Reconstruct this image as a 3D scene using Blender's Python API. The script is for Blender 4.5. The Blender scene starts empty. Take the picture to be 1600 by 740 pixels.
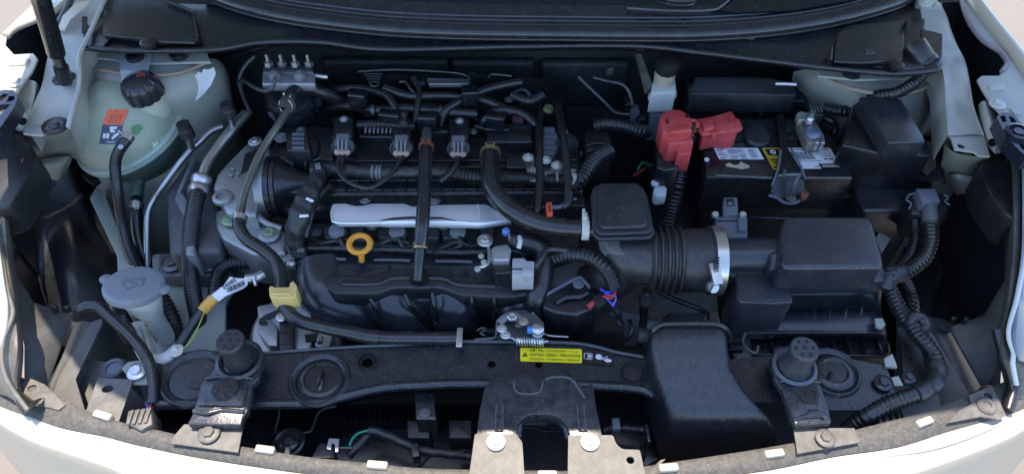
import bpy, bmesh, math, random
from mathutils import Vector, Matrix
from mathutils.geometry import tessellate_polygon
random.seed(7)
R = math.radians
C = bpy.context.scene.collection
SC = bpy.context.scene

# ------------------------------------------------------------------ camera, sky, sun
CAM_H, FPX, PITCH = 0.85, 1155.0, R(49)
cam = bpy.data.cameras.new('camera'); cam_o = bpy.data.objects.new('camera', cam); C.objects.link(cam_o)
cam.sensor_width = 36; cam.lens = 36*FPX/1600; cam.clip_start = 0.02; cam.clip_end = 200
cam_o.location = (0, 0, CAM_H); cam_o.rotation_euler = (math.pi/2-PITCH, 0, 0)
SC.camera = cam_o
SUN_EL, SUN_AZ = R(79.5), R(-14)     # azimuth from +Y (rear of the car) towards +X
sd = Vector((math.cos(SUN_EL)*math.sin(SUN_AZ), math.cos(SUN_EL)*math.cos(SUN_AZ), math.sin(SUN_EL)))
w = bpy.data.worlds.new('World'); SC.world = w; w.use_nodes = True
nt = w.node_tree; nt.nodes.clear()
sky = nt.nodes.new('ShaderNodeTexSky'); sky.sky_type = 'NISHITA'; sky.sun_disc = False
sky.sun_elevation = SUN_EL; sky.sun_rotation = SUN_AZ; sky.dust_density = .6; sky.ozone_density = 3.0
bg = nt.nodes.new('ShaderNodeBackground'); bg.inputs[1].default_value = 0.15
wo = nt.nodes.new('ShaderNodeOutputWorld')
nt.links.new(sky.outputs[0], bg.inputs[0]); nt.links.new(bg.outputs[0], wo.inputs[0])
sl = bpy.data.lights.new('sun', 'SUN'); sl.energy = 2.9; sl.angle = R(0.5); sl.color = (1, .88, .71)
so = bpy.data.objects.new('sun', sl); C.objects.link(so); so.rotation_euler = sd.to_track_quat('Z', 'Y').to_euler()
SC.view_settings.view_transform = 'Standard'; SC.view_settings.look = 'None'
SC.view_settings.exposure = 1.85; SC.view_settings.gamma = 1

# ------------------------------------------------------------------ placing
_f = Vector((0, math.cos(PITCH), -math.sin(PITCH))); _u = Vector((0, math.sin(PITCH), math.cos(PITCH)))
def ray(px, py): return Vector(((px-800)/FPX, 0, 0)) + _u*((370-py)/FPX) + _f
def P(px, py, z=0.0):
    d = ray(px, py); return Vector((0, 0, CAM_H)) + d*((z-CAM_H)/d.z)
def PY(px, py, Y):
    d = ray(px, py); return Vector((0, 0, CAM_H)) + d*(Y/d.y)
def mp(px, py, z=0.0): return (z-CAM_H)/ray(px, py).z/FPX     # metres per photo pixel at that place

# ------------------------------------------------------------------ materials
MATS = {}
def M(name, col, rough=.5, metal=0, bump=0, bscale=400, var=.15, dust=0, vscale=18, spec=.5, coat=0, trans=0, sss=0, aniso=0, rvar=.12):
    if name in MATS: return MATS[name]
    if max(col) < .07 and not name.startswith('weathered'): dust *= .45; col = tuple(c*k for c, k in zip(col, (.50, .54, .62))); rough = max(.15, rough-.16); spec = .6
    m = bpy.data.materials.new(name); m.use_nodes = True; t = m.node_tree; b = t.nodes['Principled BSDF']
    N = lambda k: t.nodes.new(k)
    tc = N('ShaderNodeTexCoord')
    n1 = N('ShaderNodeTexNoise'); n1.inputs['Scale'].default_value = vscale; n1.inputs['Detail'].default_value = 6; n1.inputs['Roughness'].default_value = .65
    t.links.new(tc.outputs['Object'], n1.inputs['Vector'])
    mx = N('ShaderNodeMixRGB'); mx.inputs[1].default_value = tuple(c*(1-var) for c in col)+(1,); mx.inputs[2].default_value = tuple(min(1, c*(1+var)) for c in col)+(1,)
    t.links.new(n1.outputs['Fac'], mx.inputs[0]); out = mx.outputs[0]
    if dust:
        n2 = N('ShaderNodeTexNoise'); n2.inputs['Scale'].default_value = vscale*2.3; n2.inputs['Detail'].default_value = 9; n2.inputs['Roughness'].default_value = .75
        t.links.new(tc.outputs['Object'], n2.inputs['Vector'])
        cr = N('ShaderNodeValToRGB'); cr.color_ramp.elements[0].position = .42; cr.color_ramp.elements[1].position = .75; cr.color_ramp.elements[1].color = (dust,)*3+(1,)
        t.links.new(n2.outputs['Fac'], cr.inputs[0])
        m2 = N('ShaderNodeMixRGB'); m2.inputs[2].default_value = (.30, .28, .25, 1)
        t.links.new(cr.outputs[0], m2.inputs[0]); t.links.new(out, m2.inputs[1]); out = m2.outputs[0]
    if max(col) < .07:      # pale grit settled on the black parts
        n4 = N('ShaderNodeTexNoise'); n4.inputs['Scale'].default_value = 420; n4.inputs['Detail'].default_value = 1
        t.links.new(tc.outputs['Object'], n4.inputs['Vector'])
        c4 = N('ShaderNodeValToRGB'); c4.color_ramp.elements[0].position = .70; c4.color_ramp.elements[1].position = .76; c4.color_ramp.elements[1].color = (.35, .35, .35, 1)
        t.links.new(n4.outputs['Fac'], c4.inputs[0]); m4 = N('ShaderNodeMixRGB'); m4.inputs[2].default_value = (.34, .32, .29, 1)
        t.links.new(c4.outputs[0], m4.inputs[0]); t.links.new(out, m4.inputs[1]); out = m4.outputs[0]
    t.links.new(out, b.inputs['Base Color'])
    mr = N('ShaderNodeMapRange'); mr.inputs['To Min'].default_value = max(.03, rough-rvar); mr.inputs['To Max'].default_value = min(1, rough+rvar)
    t.links.new(n1.outputs['Fac'], mr.inputs['Value']); t.links.new(mr.outputs[0], b.inputs['Roughness'])
    b.inputs['Metallic'].default_value = metal; b.inputs['Specular IOR Level'].default_value = spec
    b.inputs['Coat Weight'].default_value = coat; b.inputs['Coat Roughness'].default_value = .08
    b.inputs['Transmission Weight'].default_value = trans
    if sss: b.inputs['Subsurface Weight'].default_value = sss; b.inputs['Subsurface Radius'].default_value = (.02, .025, .02); b.inputs['Subsurface Scale'].default_value = .5
    if bump:
        n3 = N('ShaderNodeTexNoise'); n3.inputs['Scale'].default_value = bscale; n3.inputs['Detail'].default_value = 3
        t.links.new(tc.outputs['Object'], n3.inputs['Vector'])
        bp = N('ShaderNodeBump'); bp.inputs['Strength'].default_value = bump; bp.inputs['Distance'].default_value = .0006
        t.links.new(n3.outputs['Fac'], bp.inputs['Height']); t.links.new(bp.outputs[0], b.inputs['Normal'])
    MATS[name] = m; return m
blk  = M('black_plastic', (.018, .019, .022), .42, bump=.25, bscale=900, var=.3, dust=.10)
blkT = M('textured_black_plastic', (.022, .023, .026), .5, bump=.9, bscale=1300, var=.3, dust=.16, vscale=30)
blkS = M('satin_manifold_plastic', (.034, .036, .042), .40, bump=.15, bscale=700, var=.2, dust=.08)
blkG = M('glossy_black_plastic', (.012, .013, .016), .42, bump=.08, bscale=300, var=.2, dust=.05, spec=.6)
blkM = M('matte_black_plastic', (.014, .014, .016), .62, bump=.3, bscale=600, var=.3, dust=.12)
steelB = M('black_painted_steel', (.020, .022, .027), .36, bump=.45, bscale=420, var=.25, dust=.14, vscale=14)
greyB = M('dark_grey_coated_steel', (.075, .069, .062), .5, bump=.5, bscale=700, var=.25, dust=.35, vscale=22)
duct = M('grey_black_guide_panel', (.075, .073, .070), .5, bump=.3, bscale=600, var=.2, dust=.2)
rub  = M('black_rubber', (.016, .016, .018), .48, bump=.3, bscale=260, var=.25, dust=.12, vscale=40)
rubB = M('brown_black_rubber', (.030, .027, .026), .6, bump=.3, bscale=500, var=.25, dust=.2, vscale=40)
lin  = M('wheel_liner_plastic', (.022, .024, .029), .5, bump=.3, bscale=300, var=.2, dust=.08)
body = M('pale_green_grey_primer', (.25, .26, .225), .42, bump=.25, bscale=60, var=.12, dust=.25, vscale=9)
rail = M('white_painted_steel', (.36, .365, .335), .5, bump=.5, bscale=90, var=.10, dust=.35, vscale=12)
cream = M('cream_white_paint', (.46, .41, .32), .3, bump=.08, bscale=60, var=.04, dust=.10, vscale=6, coat=.5)
seam = M('peach_seam_sealer', (.36, .25, .18), .6, bump=.4, bscale=120, var=.2)
alu  = M('cast_aluminium', (.36, .37, .38), .46, .85, bump=.8, bscale=500, var=.2, dust=.2, vscale=30)
aluD = M('dark_cast_metal', (.10, .105, .11), .5, .6, bump=.7, bscale=420, var=.3, dust=.2, vscale=30)
aluP = M('plain_aluminium_tube', (.42, .43, .43), .32, .95, bump=.3, bscale=300, var=.12, dust=.1, vscale=50)
shield = M('aluminium_heat_shield', (.84, .86, .90), .34, .6, bump=.35, bscale=500, var=.06, dust=.05)
zinc = M('zinc_plated_steel', (.55, .55, .54), .3, .9, bump=.2, bscale=300, var=.15, dust=.1, vscale=60)
bluP = M('washer_cap_blue_grey', (.165, .185, .21), .5, bump=.3, bscale=500, var=.08, dust=.1)
trn  = M('translucent_white_plastic', (.52, .53, .50), .45, bump=.1, var=.08, dust=.12, sss=.5)
tankU = M('translucent_green_tank', (.33, .375, .285), .34, bump=.15, bscale=90, var=.16, dust=.12, vscale=14, sss=.35)
tankL = M('coolant_filled_tank', (.05, .085, .072), .3, var=.2, dust=.12, vscale=14)
red  = M('red_plastic', (.52, .050, .050), .42, bump=.3, bscale=500, var=.15, dust=.22, vscale=40)
redC = M('orange_red_clip', (.55, .07, .03), .45, var=.1)
ylw  = M('orange_yellow_plastic', (.66, .27, .015), .4, var=.1, dust=.06)
clipY = M('cream_yellow_clip', (.68, .48, .16), .45, bump=.2, var=.1, dust=.08)
lblY = M('yellow_label', (.80, .66, .01), .4, var=.03)
lblO = M('orange_label', (.72, .14, .05), .5, var=.06, dust=.08)
lblN = M('navy_label', (.05, .065, .12), .5, var=.1)
lblW = M('white_label', (.62, .64, .68), .4, var=.08, dust=.12, vscale=60)
prtK = M('black_print', (.012, .012, .014), .5, var=.05)
prtW = M('white_print', (.62, .63, .66), .5, var=.05)
gold = M('gold_label', (.42, .28, .015), .4, var=.1)
conG = M('grey_connector', (.13, .135, .145), .45, bump=.1, var=.1, dust=.1)
conD = M('slate_connector', (.11, .12, .15), .42, bump=.1, var=.1, dust=.1)
gls  = M('windscreen_glass', (.012, .016, .022), .08, var=.1, spec=.35, dust=.02, rvar=.03)
lens = M('headlamp_lens', (.09, .10, .12), .2, var=.1, spec=.8, coat=.8, bump=.5, bscale=1500)
tape = M('cloth_tape', (.022, .022, .025), .6, bump=.9, bscale=180, var=.4, dust=.25, vscale=60)
gtag = M('green_plated_bolt', (.24, .34, .20), .4, .5, var=.15, dust=.1)
rst  = M('rusty_copper', (.20, .07, .035), .6, .3, bump=.5, bscale=300, var=.4)
wireR, wireG, wireB = M('red_wire', (.5, .03, .03), .4), M('green_wire', (.01, .22, .12), .4), M('blue_wire', (.03, .07, .45), .4)
orng = M('amber_tape', (.60, .30, .05), .5, var=.1)
beige = M('beige_residue', (.42, .34, .24), .7, bump=.8, bscale=200, var=.25)
conc = M('sunlit_concrete', (.16, .14, .12), .85, bump=.6, bscale=40, var=.15, vscale=3)
brs = M('yellow_zinc_clamp', (.42, .34, .14), .35, .8, var=.2)

# ------------------------------------------------------------------ objects
WL = {}
RS = [1.0]      # how slim the pipes of each thing are
SLIM = {'washer_harness': .64, 'lower_coolant_hose': .72, 'large_coolant_pipe': .84, 'tank_hose': .76, 'straight_hose': .84, 'curved_hose': .95, 'rear_hose': .72, 'corrugated_hose': .84, 'sensor_harness': .88, 'right_harness': .70, 'front_harness': .66, 'bundle_hose': .9, 'front_hose': .85}
def thing(name, label, cat, at, group=None):
    RS[0] = SLIM.get(name, 1.0)
    o = bpy.data.objects.new(name, None); C.objects.link(o); o.empty_display_size = .01
    o.location = at; WL[o] = Vector(at); o['label'] = label; o['category'] = cat
    if group: o['group'] = group
    return o
def tag(o, label=None, cat=None, group=None, kind=None):
    for k, v in (('label', label), ('category', cat), ('group', group), ('kind', kind)):
        if v: o[k] = v
    return o
def mk(name, geo, mat, par=None, bev=0, seg=2, ang=38, solid=0, tagv=None):
    verts, faces = geo
    bm = bmesh.new(); vs = [bm.verts.new(v) for v in verts]
    for f in faces:
        try: bm.faces.new([vs[i] for i in f])
        except ValueError: pass
    bmesh.ops.remove_doubles(bm, verts=bm.verts, dist=1e-5)
    bmesh.ops.recalc_face_normals(bm, faces=bm.faces)
    if solid:
        r = bmesh.ops.solidify(bm, geom=bm.faces[:], thickness=solid)
        bmesh.ops.recalc_face_normals(bm, faces=bm.faces)
    if bev:
        bmesh.ops.dissolve_limit(bm, angle_limit=R(1), verts=bm.verts[:], edges=bm.edges[:])
        es = [e for e in bm.edges if len(e.link_faces) == 2 and e.calc_face_angle(0) > R(ang)]
        bmesh.ops.bevel(bm, geom=es, offset=bev, segments=seg, profile=.5, affect='EDGES', clamp_overlap=True)
    xs = [v.co for v in bm.verts]
    lo = Vector((min(v.x for v in xs), min(v.y for v in xs), min(v.z for v in xs))); hi = Vector((max(v.x for v in xs), max(v.y for v in xs), max(v.z for v in xs)))
    c = (lo+hi)/2
    for v in bm.verts: v.co -= c
    me = bpy.data.meshes.new(name); bm.to_mesh(me); bm.free()
    me.materials.append(mat)
    for p in me.polygons: p.use_smooth = mat.name != 'red_plastic'
    me.set_sharp_from_angle(angle=R(ang if not bev else 50))
    o = bpy.data.objects.new(name, me); C.objects.link(o); WL[o] = c
    if par: o.parent = par; o.location = c - WL[par]
    else: o.location = c
    if tagv: tag(o, *tagv)
    return o
def join(*gs):
    V, F = [], []
    for v, f in gs:
        n = len(V); V += list(v); F += [tuple(i+n for i in q) for q in f]
    return V, F
def rnd(pts, r, n=4):
    """round the corners of a pixel polygon; r a number or a list"""
    out = []; L = len(pts)
    for i, p in enumerate(pts):
        rr = r[i] if isinstance(r, (list, tuple)) else r
        p = Vector(p[:2]); a = Vector(pts[i-1][:2]); b = Vector(pts[(i+1) % L][:2])
        da, db = a-p, b-p
        rr = min(rr, da.length*.45, db.length*.45)
        if rr < .3: out.append(tuple(p)); continue
        p0, p1 = p+da.normalized()*rr, p+db.normalized()*rr
        for k in range(n+1):
            t = k/n; out.append(tuple(p0*(1-t)**2+p*2*t*(1-t)+p1*t*t))
    return out
def w3(pts, z):
    return [P(p[0], p[1], p[2] if len(p) > 2 else z) for p in pts]
def prism(pts, z, zb, k=1.0, shift=(0, 0)):
    """top outline in photo pixels at height z, sides falling to zb (k widens the foot)"""
    top = w3(pts, z); c = sum(top, Vector())/len(top); n = len(top)
    bot = [Vector((c.x+(v.x-c.x)*k+shift[0], c.y+(v.y-c.y)*k+shift[1], zb)) for v in top]
    F = [tuple(range(n)), tuple(range(2*n-1, n-1, -1))] + [(i, n+i, n+(i+1) % n, (i+1) % n) for i in range(n)]
    return top+bot, F
def circ(px, py, z, r, n=18, zf=None):
    c = P(px, py, z)
    return [Vector((c.x+r*math.cos(2*math.pi*i/n), c.y+r*math.sin(2*math.pi*i/n), c.z)) for i in range(n)]
def plate(outer, z=0, th=.0015, holes=()):
    """sheet with real holes. holes: (px, py, radius in px, [stretch]) or a list of pixel points"""
    o = w3(outer, z); loops = [o]
    # plane fit through the outline
    import numpy as np
    A = np.array([[v.x, v.y, 1] for v in o]); s = np.linalg.lstsq(A, np.array([v.z for v in o]), rcond=None)[0]
    for h in holes:
        if isinstance(h[0], (int, float)):
            c = P(h[0], h[1], z); zz = s[0]*c.x+s[1]*c.y+s[2]; c = P(h[0], h[1], zz); r = h[2]*mp(h[0], h[1], zz); st = h[3] if len(h) > 3 else 1
            L = [Vector((c.x+r*math.cos(a)*st, c.y+r*math.sin(a), 0)) for a in [2*math.pi*i/20 for i in range(20)]]
            for v in L: v.z = s[0]*v.x+s[1]*v.y+s[2]
        else:
            L = [P(p[0], p[1], z) for p in h]
            L = [P(p[0], p[1], s[0]*v.x+s[1]*v.y+s[2]) for p, v in zip(h, L)]
        loops.append(L)
    tri = tessellate_polygon([[Vector((v.x, v.y, 0)) for v in L] for L in loops])
    V = [v for L in loops for v in L]; n = len(V); dn = Vector((0, 0, -th))
    F = [tuple(t) for t in tri] + [tuple(i+n for i in reversed(t)) for t in tri]
    b = 0
    for L in loops:
        m = len(L); F += [(b+i, b+(i+1) % m, n+b+(i+1) % m, n+b+i) for i in range(m)]; b += m
    return V+[v+dn for v in V], F
def spline(pts, ds=.004, closed=False):
    """Catmull-Rom through Vectors (with extra scalars), resampled evenly"""
    pts = [list(p) for p in pts]; n = len(pts[0]); q = [pts[0]]+pts+[pts[-1]] ; out = []
    if len(pts) == 2:
        L = (Vector(pts[1][:3])-Vector(pts[0][:3])).length; k = max(1, int(L/ds))
        return [[a+(b-a)*i/k for a, b in zip(*pts)] for i in range(k+1)]
    for i in range(1, len(q)-2):
        p0, p1, p2, p3 = q[i-1:i+3]
        L = (Vector(p2[:3])-Vector(p1[:3])).length; k = max(2, int(L/ds))
        for j in range(k):
            t = j/k; out.append([.5*(2*b+(-a+c)*t+(2*a-5*b+4*c-d)*t*t+(-a+3*b-3*c+d)*t**3) for a, b, c, d in zip(p0, p1, p2, p3)])
    out.append(pts[-1]); return out
def tube(ctrl, r, mode='smooth', n=14, ds=None, world=False, pitch=.0045, flat=1.0, amp=.14):
    """pipe through photo points (px, py, z[, radius in metres])"""
    pts = [(list(c[:3]) if world else list(P(c[0], c[1], c[2])))+[(c[3] if len(c) > 3 else r)*RS[0]] for c in ctrl]
    ds = ds or (pitch/4 if mode == 'corr' else (.003 if mode == 'wrap' else .006))
    s = spline(pts, ds); V, F = [], []
    if mode == 'corr':   # resample evenly so that the rings stay regular
        acc = [0]
        for a, b in zip(s, s[1:]): acc.append(acc[-1]+(Vector(b[:3])-Vector(a[:3])).length)
        N = max(4, int(acc[-1]/ds)); out = []; j = 0
        for i in range(N+1):
            d = acc[-1]*i/N
            while j < len(s)-2 and acc[j+1] < d: j += 1
            t = (d-acc[j])/max(1e-9, acc[j+1]-acc[j]); out.append([x+(y-x)*t for x, y in zip(s[j], s[j+1])])
        s = out
    nrm = None; k = len(s)
    for i, p in enumerate(s):
        a = Vector(s[max(0, i-1)][:3]); b = Vector(s[min(k-1, i+1)][:3]); t = (b-a).normalized()
        if nrm is None: nrm = Vector((0, 0, 1)) if abs(t.z) < .9 else Vector((1, 0, 0))
        nrm = (nrm-t*nrm.dot(t)).normalized(); bn = t.cross(nrm); rr = p[3]
        if mode == 'corr': rr *= (1, 1, 1-amp, 1-amp)[i % 4]
        for j in range(n):
            an = 2*math.pi*j/n; q = rr
            if mode == 'wrap': q = rr*(1+.07*math.sin(i*.9+an)+random.uniform(-.05, .05))
            V.append(Vector(p[:3])+nrm*math.cos(an)*q*flat+bn*math.sin(an)*q)
    for i in range(k-1):
        for j in range(n): F.append((i*n+j, i*n+(j+1) % n, (i+1)*n+(j+1) % n, (i+1)*n+j))
    F += [tuple(range(n)), tuple(range(k*n-1, (k-1)*n-1, -1))]
    return V, F
def axisM(axis):
    return Vector(axis).normalized().to_track_quat('Z', 'Y').to_matrix()
def lathe(prof, at, axis=(0, 0, 1), n=28, lobes=None, rot=0):
    """profile [(radius, height)] turned about axis; at = world point"""
    m = axisM(axis); V, F = [], []; k = len(prof)
    for r, h in prof:
        for j in range(n):
            a = 2*math.pi*j/n+rot; q = r*(lobes(a) if lobes else 1)
            V.append(Vector(at)+m @ Vector((q*math.cos(a), q*math.sin(a), h)))
    for i in range(k-1):
        for j in range(n): F.append((i*n+j, i*n+(j+1) % n, (i+1)*n+(j+1) % n, (i+1)*n+j))
    lone = lambda h, q: all(abs(h-b) > 3e-4 for _, b in q)   # no cap where another ring already lies at that height
    if prof[0][0] > 1e-6 and lone(prof[0][1], prof[1:]): F.append(tuple(range(n)))
    if prof[-1][0] > 1e-6 and lone(prof[-1][1], prof[:-1]): F.append(tuple(range(k*n-1, (k-1)*n-1, -1)))
    return V, F
def box(at, size, rz=0, rx=0, ry=0):
    m = Matrix.Rotation(R(rz), 3, 'Z') @ Matrix.Rotation(R(rx), 3, 'X') @ Matrix.Rotation(R(ry), 3, 'Y')
    V = [Vector(at)+m @ Vector((x*size[0]/2, y*size[1]/2, z*size[2]/2)) for x in (-1, 1) for y in (-1, 1) for z in (-1, 1)]
    return V, [(0, 1, 3, 2), (4, 6, 7, 5), (0, 4, 5, 1), (2, 3, 7, 6), (0, 2, 6, 4), (1, 5, 7, 3)]
def grid(rows, world=False):
    """surface through rows of photo points (px, py, z)"""
    V = [Vector(p) if world else P(*p) for r in rows for p in r]; n = len(rows[0])
    return V, [(i*n+j, i*n+j+1, (i+1)*n+j+1, (i+1)*n+j) for i in range(len(rows)-1) for j in range(n-1)]
def sgrid(rows, per=5, world=False):
    """the same, smoothed along both directions"""
    W = [[Vector(p) if world else P(*p) for p in r] for r in rows]
    def sm(l):
        q = [l[0]]+l+[l[-1]]; out = []
        for i in range(1, len(q)-2):
            for j in range(per):
                t = j/per; a, b, c, d = q[i-1:i+3]; out.append(.5*(2*b+(c-a)*t+(2*a-5*b+4*c-d)*t*t+(-a+3*b-3*c+d)*t**3))
        return out+[l[-1]]
    W = [sm(r) for r in W]; W = list(map(list, zip(*[sm(list(c)) for c in zip(*W)])))
    return grid(W, True)
def arch(secs, nr=5, open_bottom=True):
    """loft of rounded hood sections (xl, xr, y, z, drop, corner radius m), photo pixels at the top"""
    rows = []
    for xl, xr, y, z, drop, r in secs:
        a, b = P(xl, y, z), P(xr, y, z); u = (b-a).normalized(); row = [a-Vector((0, 0, drop)), a-Vector((0, 0, min(drop*.98, r)))]
        for i in range(1, nr+1):
            t = i/nr*math.pi/2; row.append(a+u*r*(1-math.cos(t))-Vector((0, 0, r*(1-math.sin(t)))))
        for i in range(1, 4): row.append((a+u*r).lerp(b-u*r, i/4))
        for i in range(nr, -1, -1):
            t = i/nr*math.pi/2; row.append(b-u*r*(1-math.cos(t))-Vector((0, 0, r*(1-math.sin(t)))))
        row.append(b-Vector((0, 0, drop))); rows.append(row)
    V, F = grid(rows, True); n = len(rows[0]); m = (len(rows)-1)*n
    F += [tuple(range(n)), tuple(m+i for i in range(n))]
    return V, F
def bolt(par, px, py, z, r, mat=None, axis=(0, 0, 1), washer=True, name='bolt', wmat=None, at=None):
    r *= .78
    at = at or P(px, py, z); mat = mat or zinc; h = r*.62
    g = [lathe([(r*.98, 0), (r, h*.2), (r, h*.8), (r*.86, h), (r*.5, h*1.0), (r*.45, h*.9), (0, h*.88)], at, axis, 6, rot=random.random())]
    if washer:
        g.append(lathe([(r*1.75, -r*.30), (r*1.75, -.06*r), (r*1.6, .04*r), (r*1.2, .14*r), (r*.6, .16*r)], at, axis, 24))
        if wmat:
            o = mk(name, g[0], mat, par, bev=r*.08, seg=1); mk('washer', g[1], wmat, o); return o
    return mk(name, join(*g), mat, par)
def clampring(par, at, axis, r, wd, mat=None, name='clamp', ears=True):
    r *= RS[0]
    mat = mat or zinc
    g = [lathe([(r, -wd/2), (r+.0012, -wd/2), (r+.0012, wd/2), (r, wd/2)], at, axis, 24)]
    if ears:
        m = axisM(axis); u = m @ Vector((1, 0, 0)); up = Vector((0, 0, 1)); up = (up-Vector(axis).normalized()*up.dot(Vector(axis).normalized())); up = up.normalized() if up.length > .2 else u
        sd_ = Vector(axis).normalized().cross(up)
        for s in (-1, 1):
            p = Vector(at)+up*(r+.002)+sd_*s*.004
            g.append(tube([tuple(p), tuple(p+up*.006+sd_*s*.003)], .0013, world=True, n=6))
    return mk(name, join(*g), mat, par)
# ---- flat print mapped onto a photo quad (bl, br, tr, tl) lying at height z or on any surface
def mapper(quad, surf):
    def f(u, v):
        bl, br, tr, tl = quad
        x = (bl[0]*(1-u)+br[0]*u)*(1-v)+(tl[0]*(1-u)+tr[0]*u)*v; y = (bl[1]*(1-u)+br[1]*u)*(1-v)+(tl[1]*(1-u)+tr[1]*u)*v
        return surf(x, y) if callable(surf) else P(x, y, surf)
    return f
def decal(name, polys, quad, surf, mat, par):
    f = mapper(quad, surf); V, F = [], []
    for p in polys:
        n = len(V); V += [f(*q) for q in p]
        if len(p) > 4:
            F += [tuple(n+i for i in t) for t in tessellate_polygon([[Vector((q[0], q[1], 0)) for q in p]])]
        else: F.append(tuple(n+i for i in range(len(p))))
    return mk(name, (V, F), mat, par)
def rc(x0, y0, x1, y1): return [(x0, y0), (x1, y0), (x1, y1), (x0, y1)]
def cellgrid(quad, surf, n=8, m=8):
    f = mapper(quad, surf); V = [f(i/n, j/m) for j in range(m+1) for i in range(n+1)]
    return V, [(j*(n+1)+i, j*(n+1)+i+1, (j+1)*(n+1)+i+1, (j+1)*(n+1)+i) for j in range(m) for i in range(n)]
def text(name, s, quad, surf, mat, par, bold=0.0, res=2):
    cu = bpy.data.curves.new('t', 'FONT'); cu.body = s; cu.resolution_u = res; cu.offset = bold; cu.fill_mode = 'FRONT'
    o = bpy.data.objects.new('t', cu); C.objects.link(o)
    me = bpy.data.meshes.new_from_object(o, depsgraph=bpy.context.evaluated_depsgraph_get())
    bpy.data.objects.remove(o); bpy.data.curves.remove(cu)
    xs = [v.co.x for v in me.vertices]; ys = [v.co.y for v in me.vertices]
    x0, x1, y0, y1 = min(xs), max(xs), min(ys), max(ys); f = mapper(quad, surf)
    V = [f((v.co.x-x0)/(x1-x0), (v.co.y-y0)/(y1-y0)) for v in me.vertices]; F = [tuple(p.vertices) for p in me.polygons]
    bpy.data.meshes.remove(me)
    return mk(name, (V, F), mat, par)
# ================================================================== ground and car body
g = mk('ground', grid([[(-14, -8, -.85), (14, -8, -.85)], [(-14, 26, -.85), (14, 26, -.85)]], True), conc); tag(g, 'sunlit beige concrete ground beside the car', None, None, 'structure')

# ---- front bumper: cream top flange, crest and shaded fascia
topE = [(-60, 590), (0, 632), (50, 650), (100, 668), (165, 680), (210, 692), (300, 711), (400, 727), (520, 743), (660, 755), (800, 760), (950, 757), (1080, 747), (1200, 733), (1300, 712), (1400, 697), (1480, 672), (1560, 650), (1600, 636), (1660, 600)]
crest = [(-60, 610), (0, 656), (50, 683), (100, 700), (165, 722), (210, 740), (300, 757), (400, 775), (520, 790), (660, 800), (800, 806), (950, 803), (1080, 790), (1200, 770), (1300, 754), (1400, 740), (1480, 716), (1560, 686), (1600, 666), (1660, 628)]
def at_e(s, x):
    for p, q in zip(s, s[1:]):
        if p[0] <= x <= q[0]: return p[1]+(q[1]-p[1])*(x-p[0])/(q[0]-p[0])
    return s[-1][1]
bt = thing('front_bumper', 'cream white front bumper with scuffed sunlit top edge along the bottom of the bay', 'bumper', P(800, 770, -.02))
rows = []
for k in range(len(topE)):
    a = P(*topE[k], 0.0); b = P(*crest[k], -.004); o = (b-a); o.z = 0; o = o.normalized()
    rows.append([a-Vector((0, 0, .03)), a, a.lerp(b, .5)+Vector((0, 0, .002)), b, b+o*.006-Vector((0, 0, .006)), b+o*.016-Vector((0, 0, .04)), b+o*.05-Vector((0, 0, .18)), b+o*.06-Vector((0, 0, .40)), b+o*.02-Vector((0, 0, .55))])
fascia = mk('bumper_fascia', sgrid(rows, 4, True), cream, bt)
mk('flange_crease', tube([(1380, 712, .0015), (1450, 702, .002), (1510, 684, .002), (1560, 662, .002), (1585, 650, .0015)], .0016), cream, bt)
random.seed(3)
for i in range(46):
    x = random.choice((random.gauss(170, 38), random.gauss(205, 30), random.gauss(1440, 50), random.uniform(20, 380))); x = min(max(x, 15), 1560)
    base = at_e(topE, x); y = base+random.uniform(2, 24)*(1 if x < 400 else .8); a_ = random.uniform(-.2, .9) if x < 400 else random.uniform(-.9, .1); L_ = random.uniform(1, 6); t_ = random.uniform(.2, .7)
    q = [(x-L_*math.cos(a_), y-L_*math.sin(a_)), (x+t_*math.sin(a_), y-t_*math.cos(a_)), (x+L_*math.cos(a_), y+L_*math.sin(a_)), (x-t_*math.sin(a_), y+t_*math.cos(a_))]
    mk('scuff_mark', ([P(u, v, .0033) for u, v in q], [(0, 1, 2, 3)]), M('grey_scuff', (.34, .31, .25), .8, var=.4, vscale=300), bt)
# ---- black seal strip behind the bumper edge
inE = [(-40, 560), (52, 604), (100, 628), (125, 643), (180, 664), (270, 684), (310, 694), (400, 708), (480, 721), (600, 733), (660, 739), (800, 742), (950, 742), (1050, 729), (1100, 722), (1200, 706), (1300, 687), (1400, 662), (1440, 652), (1490, 634), (1545, 612), (1600, 590)]
st = thing('grille_top_strip', 'weathered black plastic strip following the inside of the cream bumper edge', 'trim strip', P(800, 750, 0))
outE = spline([P(x, y, 0) for x, y in topE], .02); inn = spline([P(x, y, 0) for x, y in inE], .02)
def at_x(s, x):
    for a, b in zip(s, s[1:]):
        if a[0] <= x <= b[0]: t = (x-a[0])/max(1e-6, b[0]-a[0]); return Vector((x, a[1]+(b[1]-a[1])*t, 0))
    return Vector(s[0][:3]) if x < s[0][0] else Vector(s[-1][:3])
rows = []
for i in range(81):
    x = -.665+i*1.335/80; a = at_x(outE, x)+Vector((0, 0, .004)); b = at_x(inn, x)+Vector((0, .003, .008))
    a.y -= .002
    rows.append([a-Vector((0, 0, .02)), a, a.lerp(b, .25)+Vector((0, 0, .003)), a.lerp(b, .75)+Vector((0, 0, .003)), b, b-Vector((0, -.001, .035))])
mk('strip', grid(rows, True), M('weathered_black_plastic', (.046, .042, .037), .6, bump=.8, bscale=900, var=.25, dust=.28, vscale=70), st)
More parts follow.
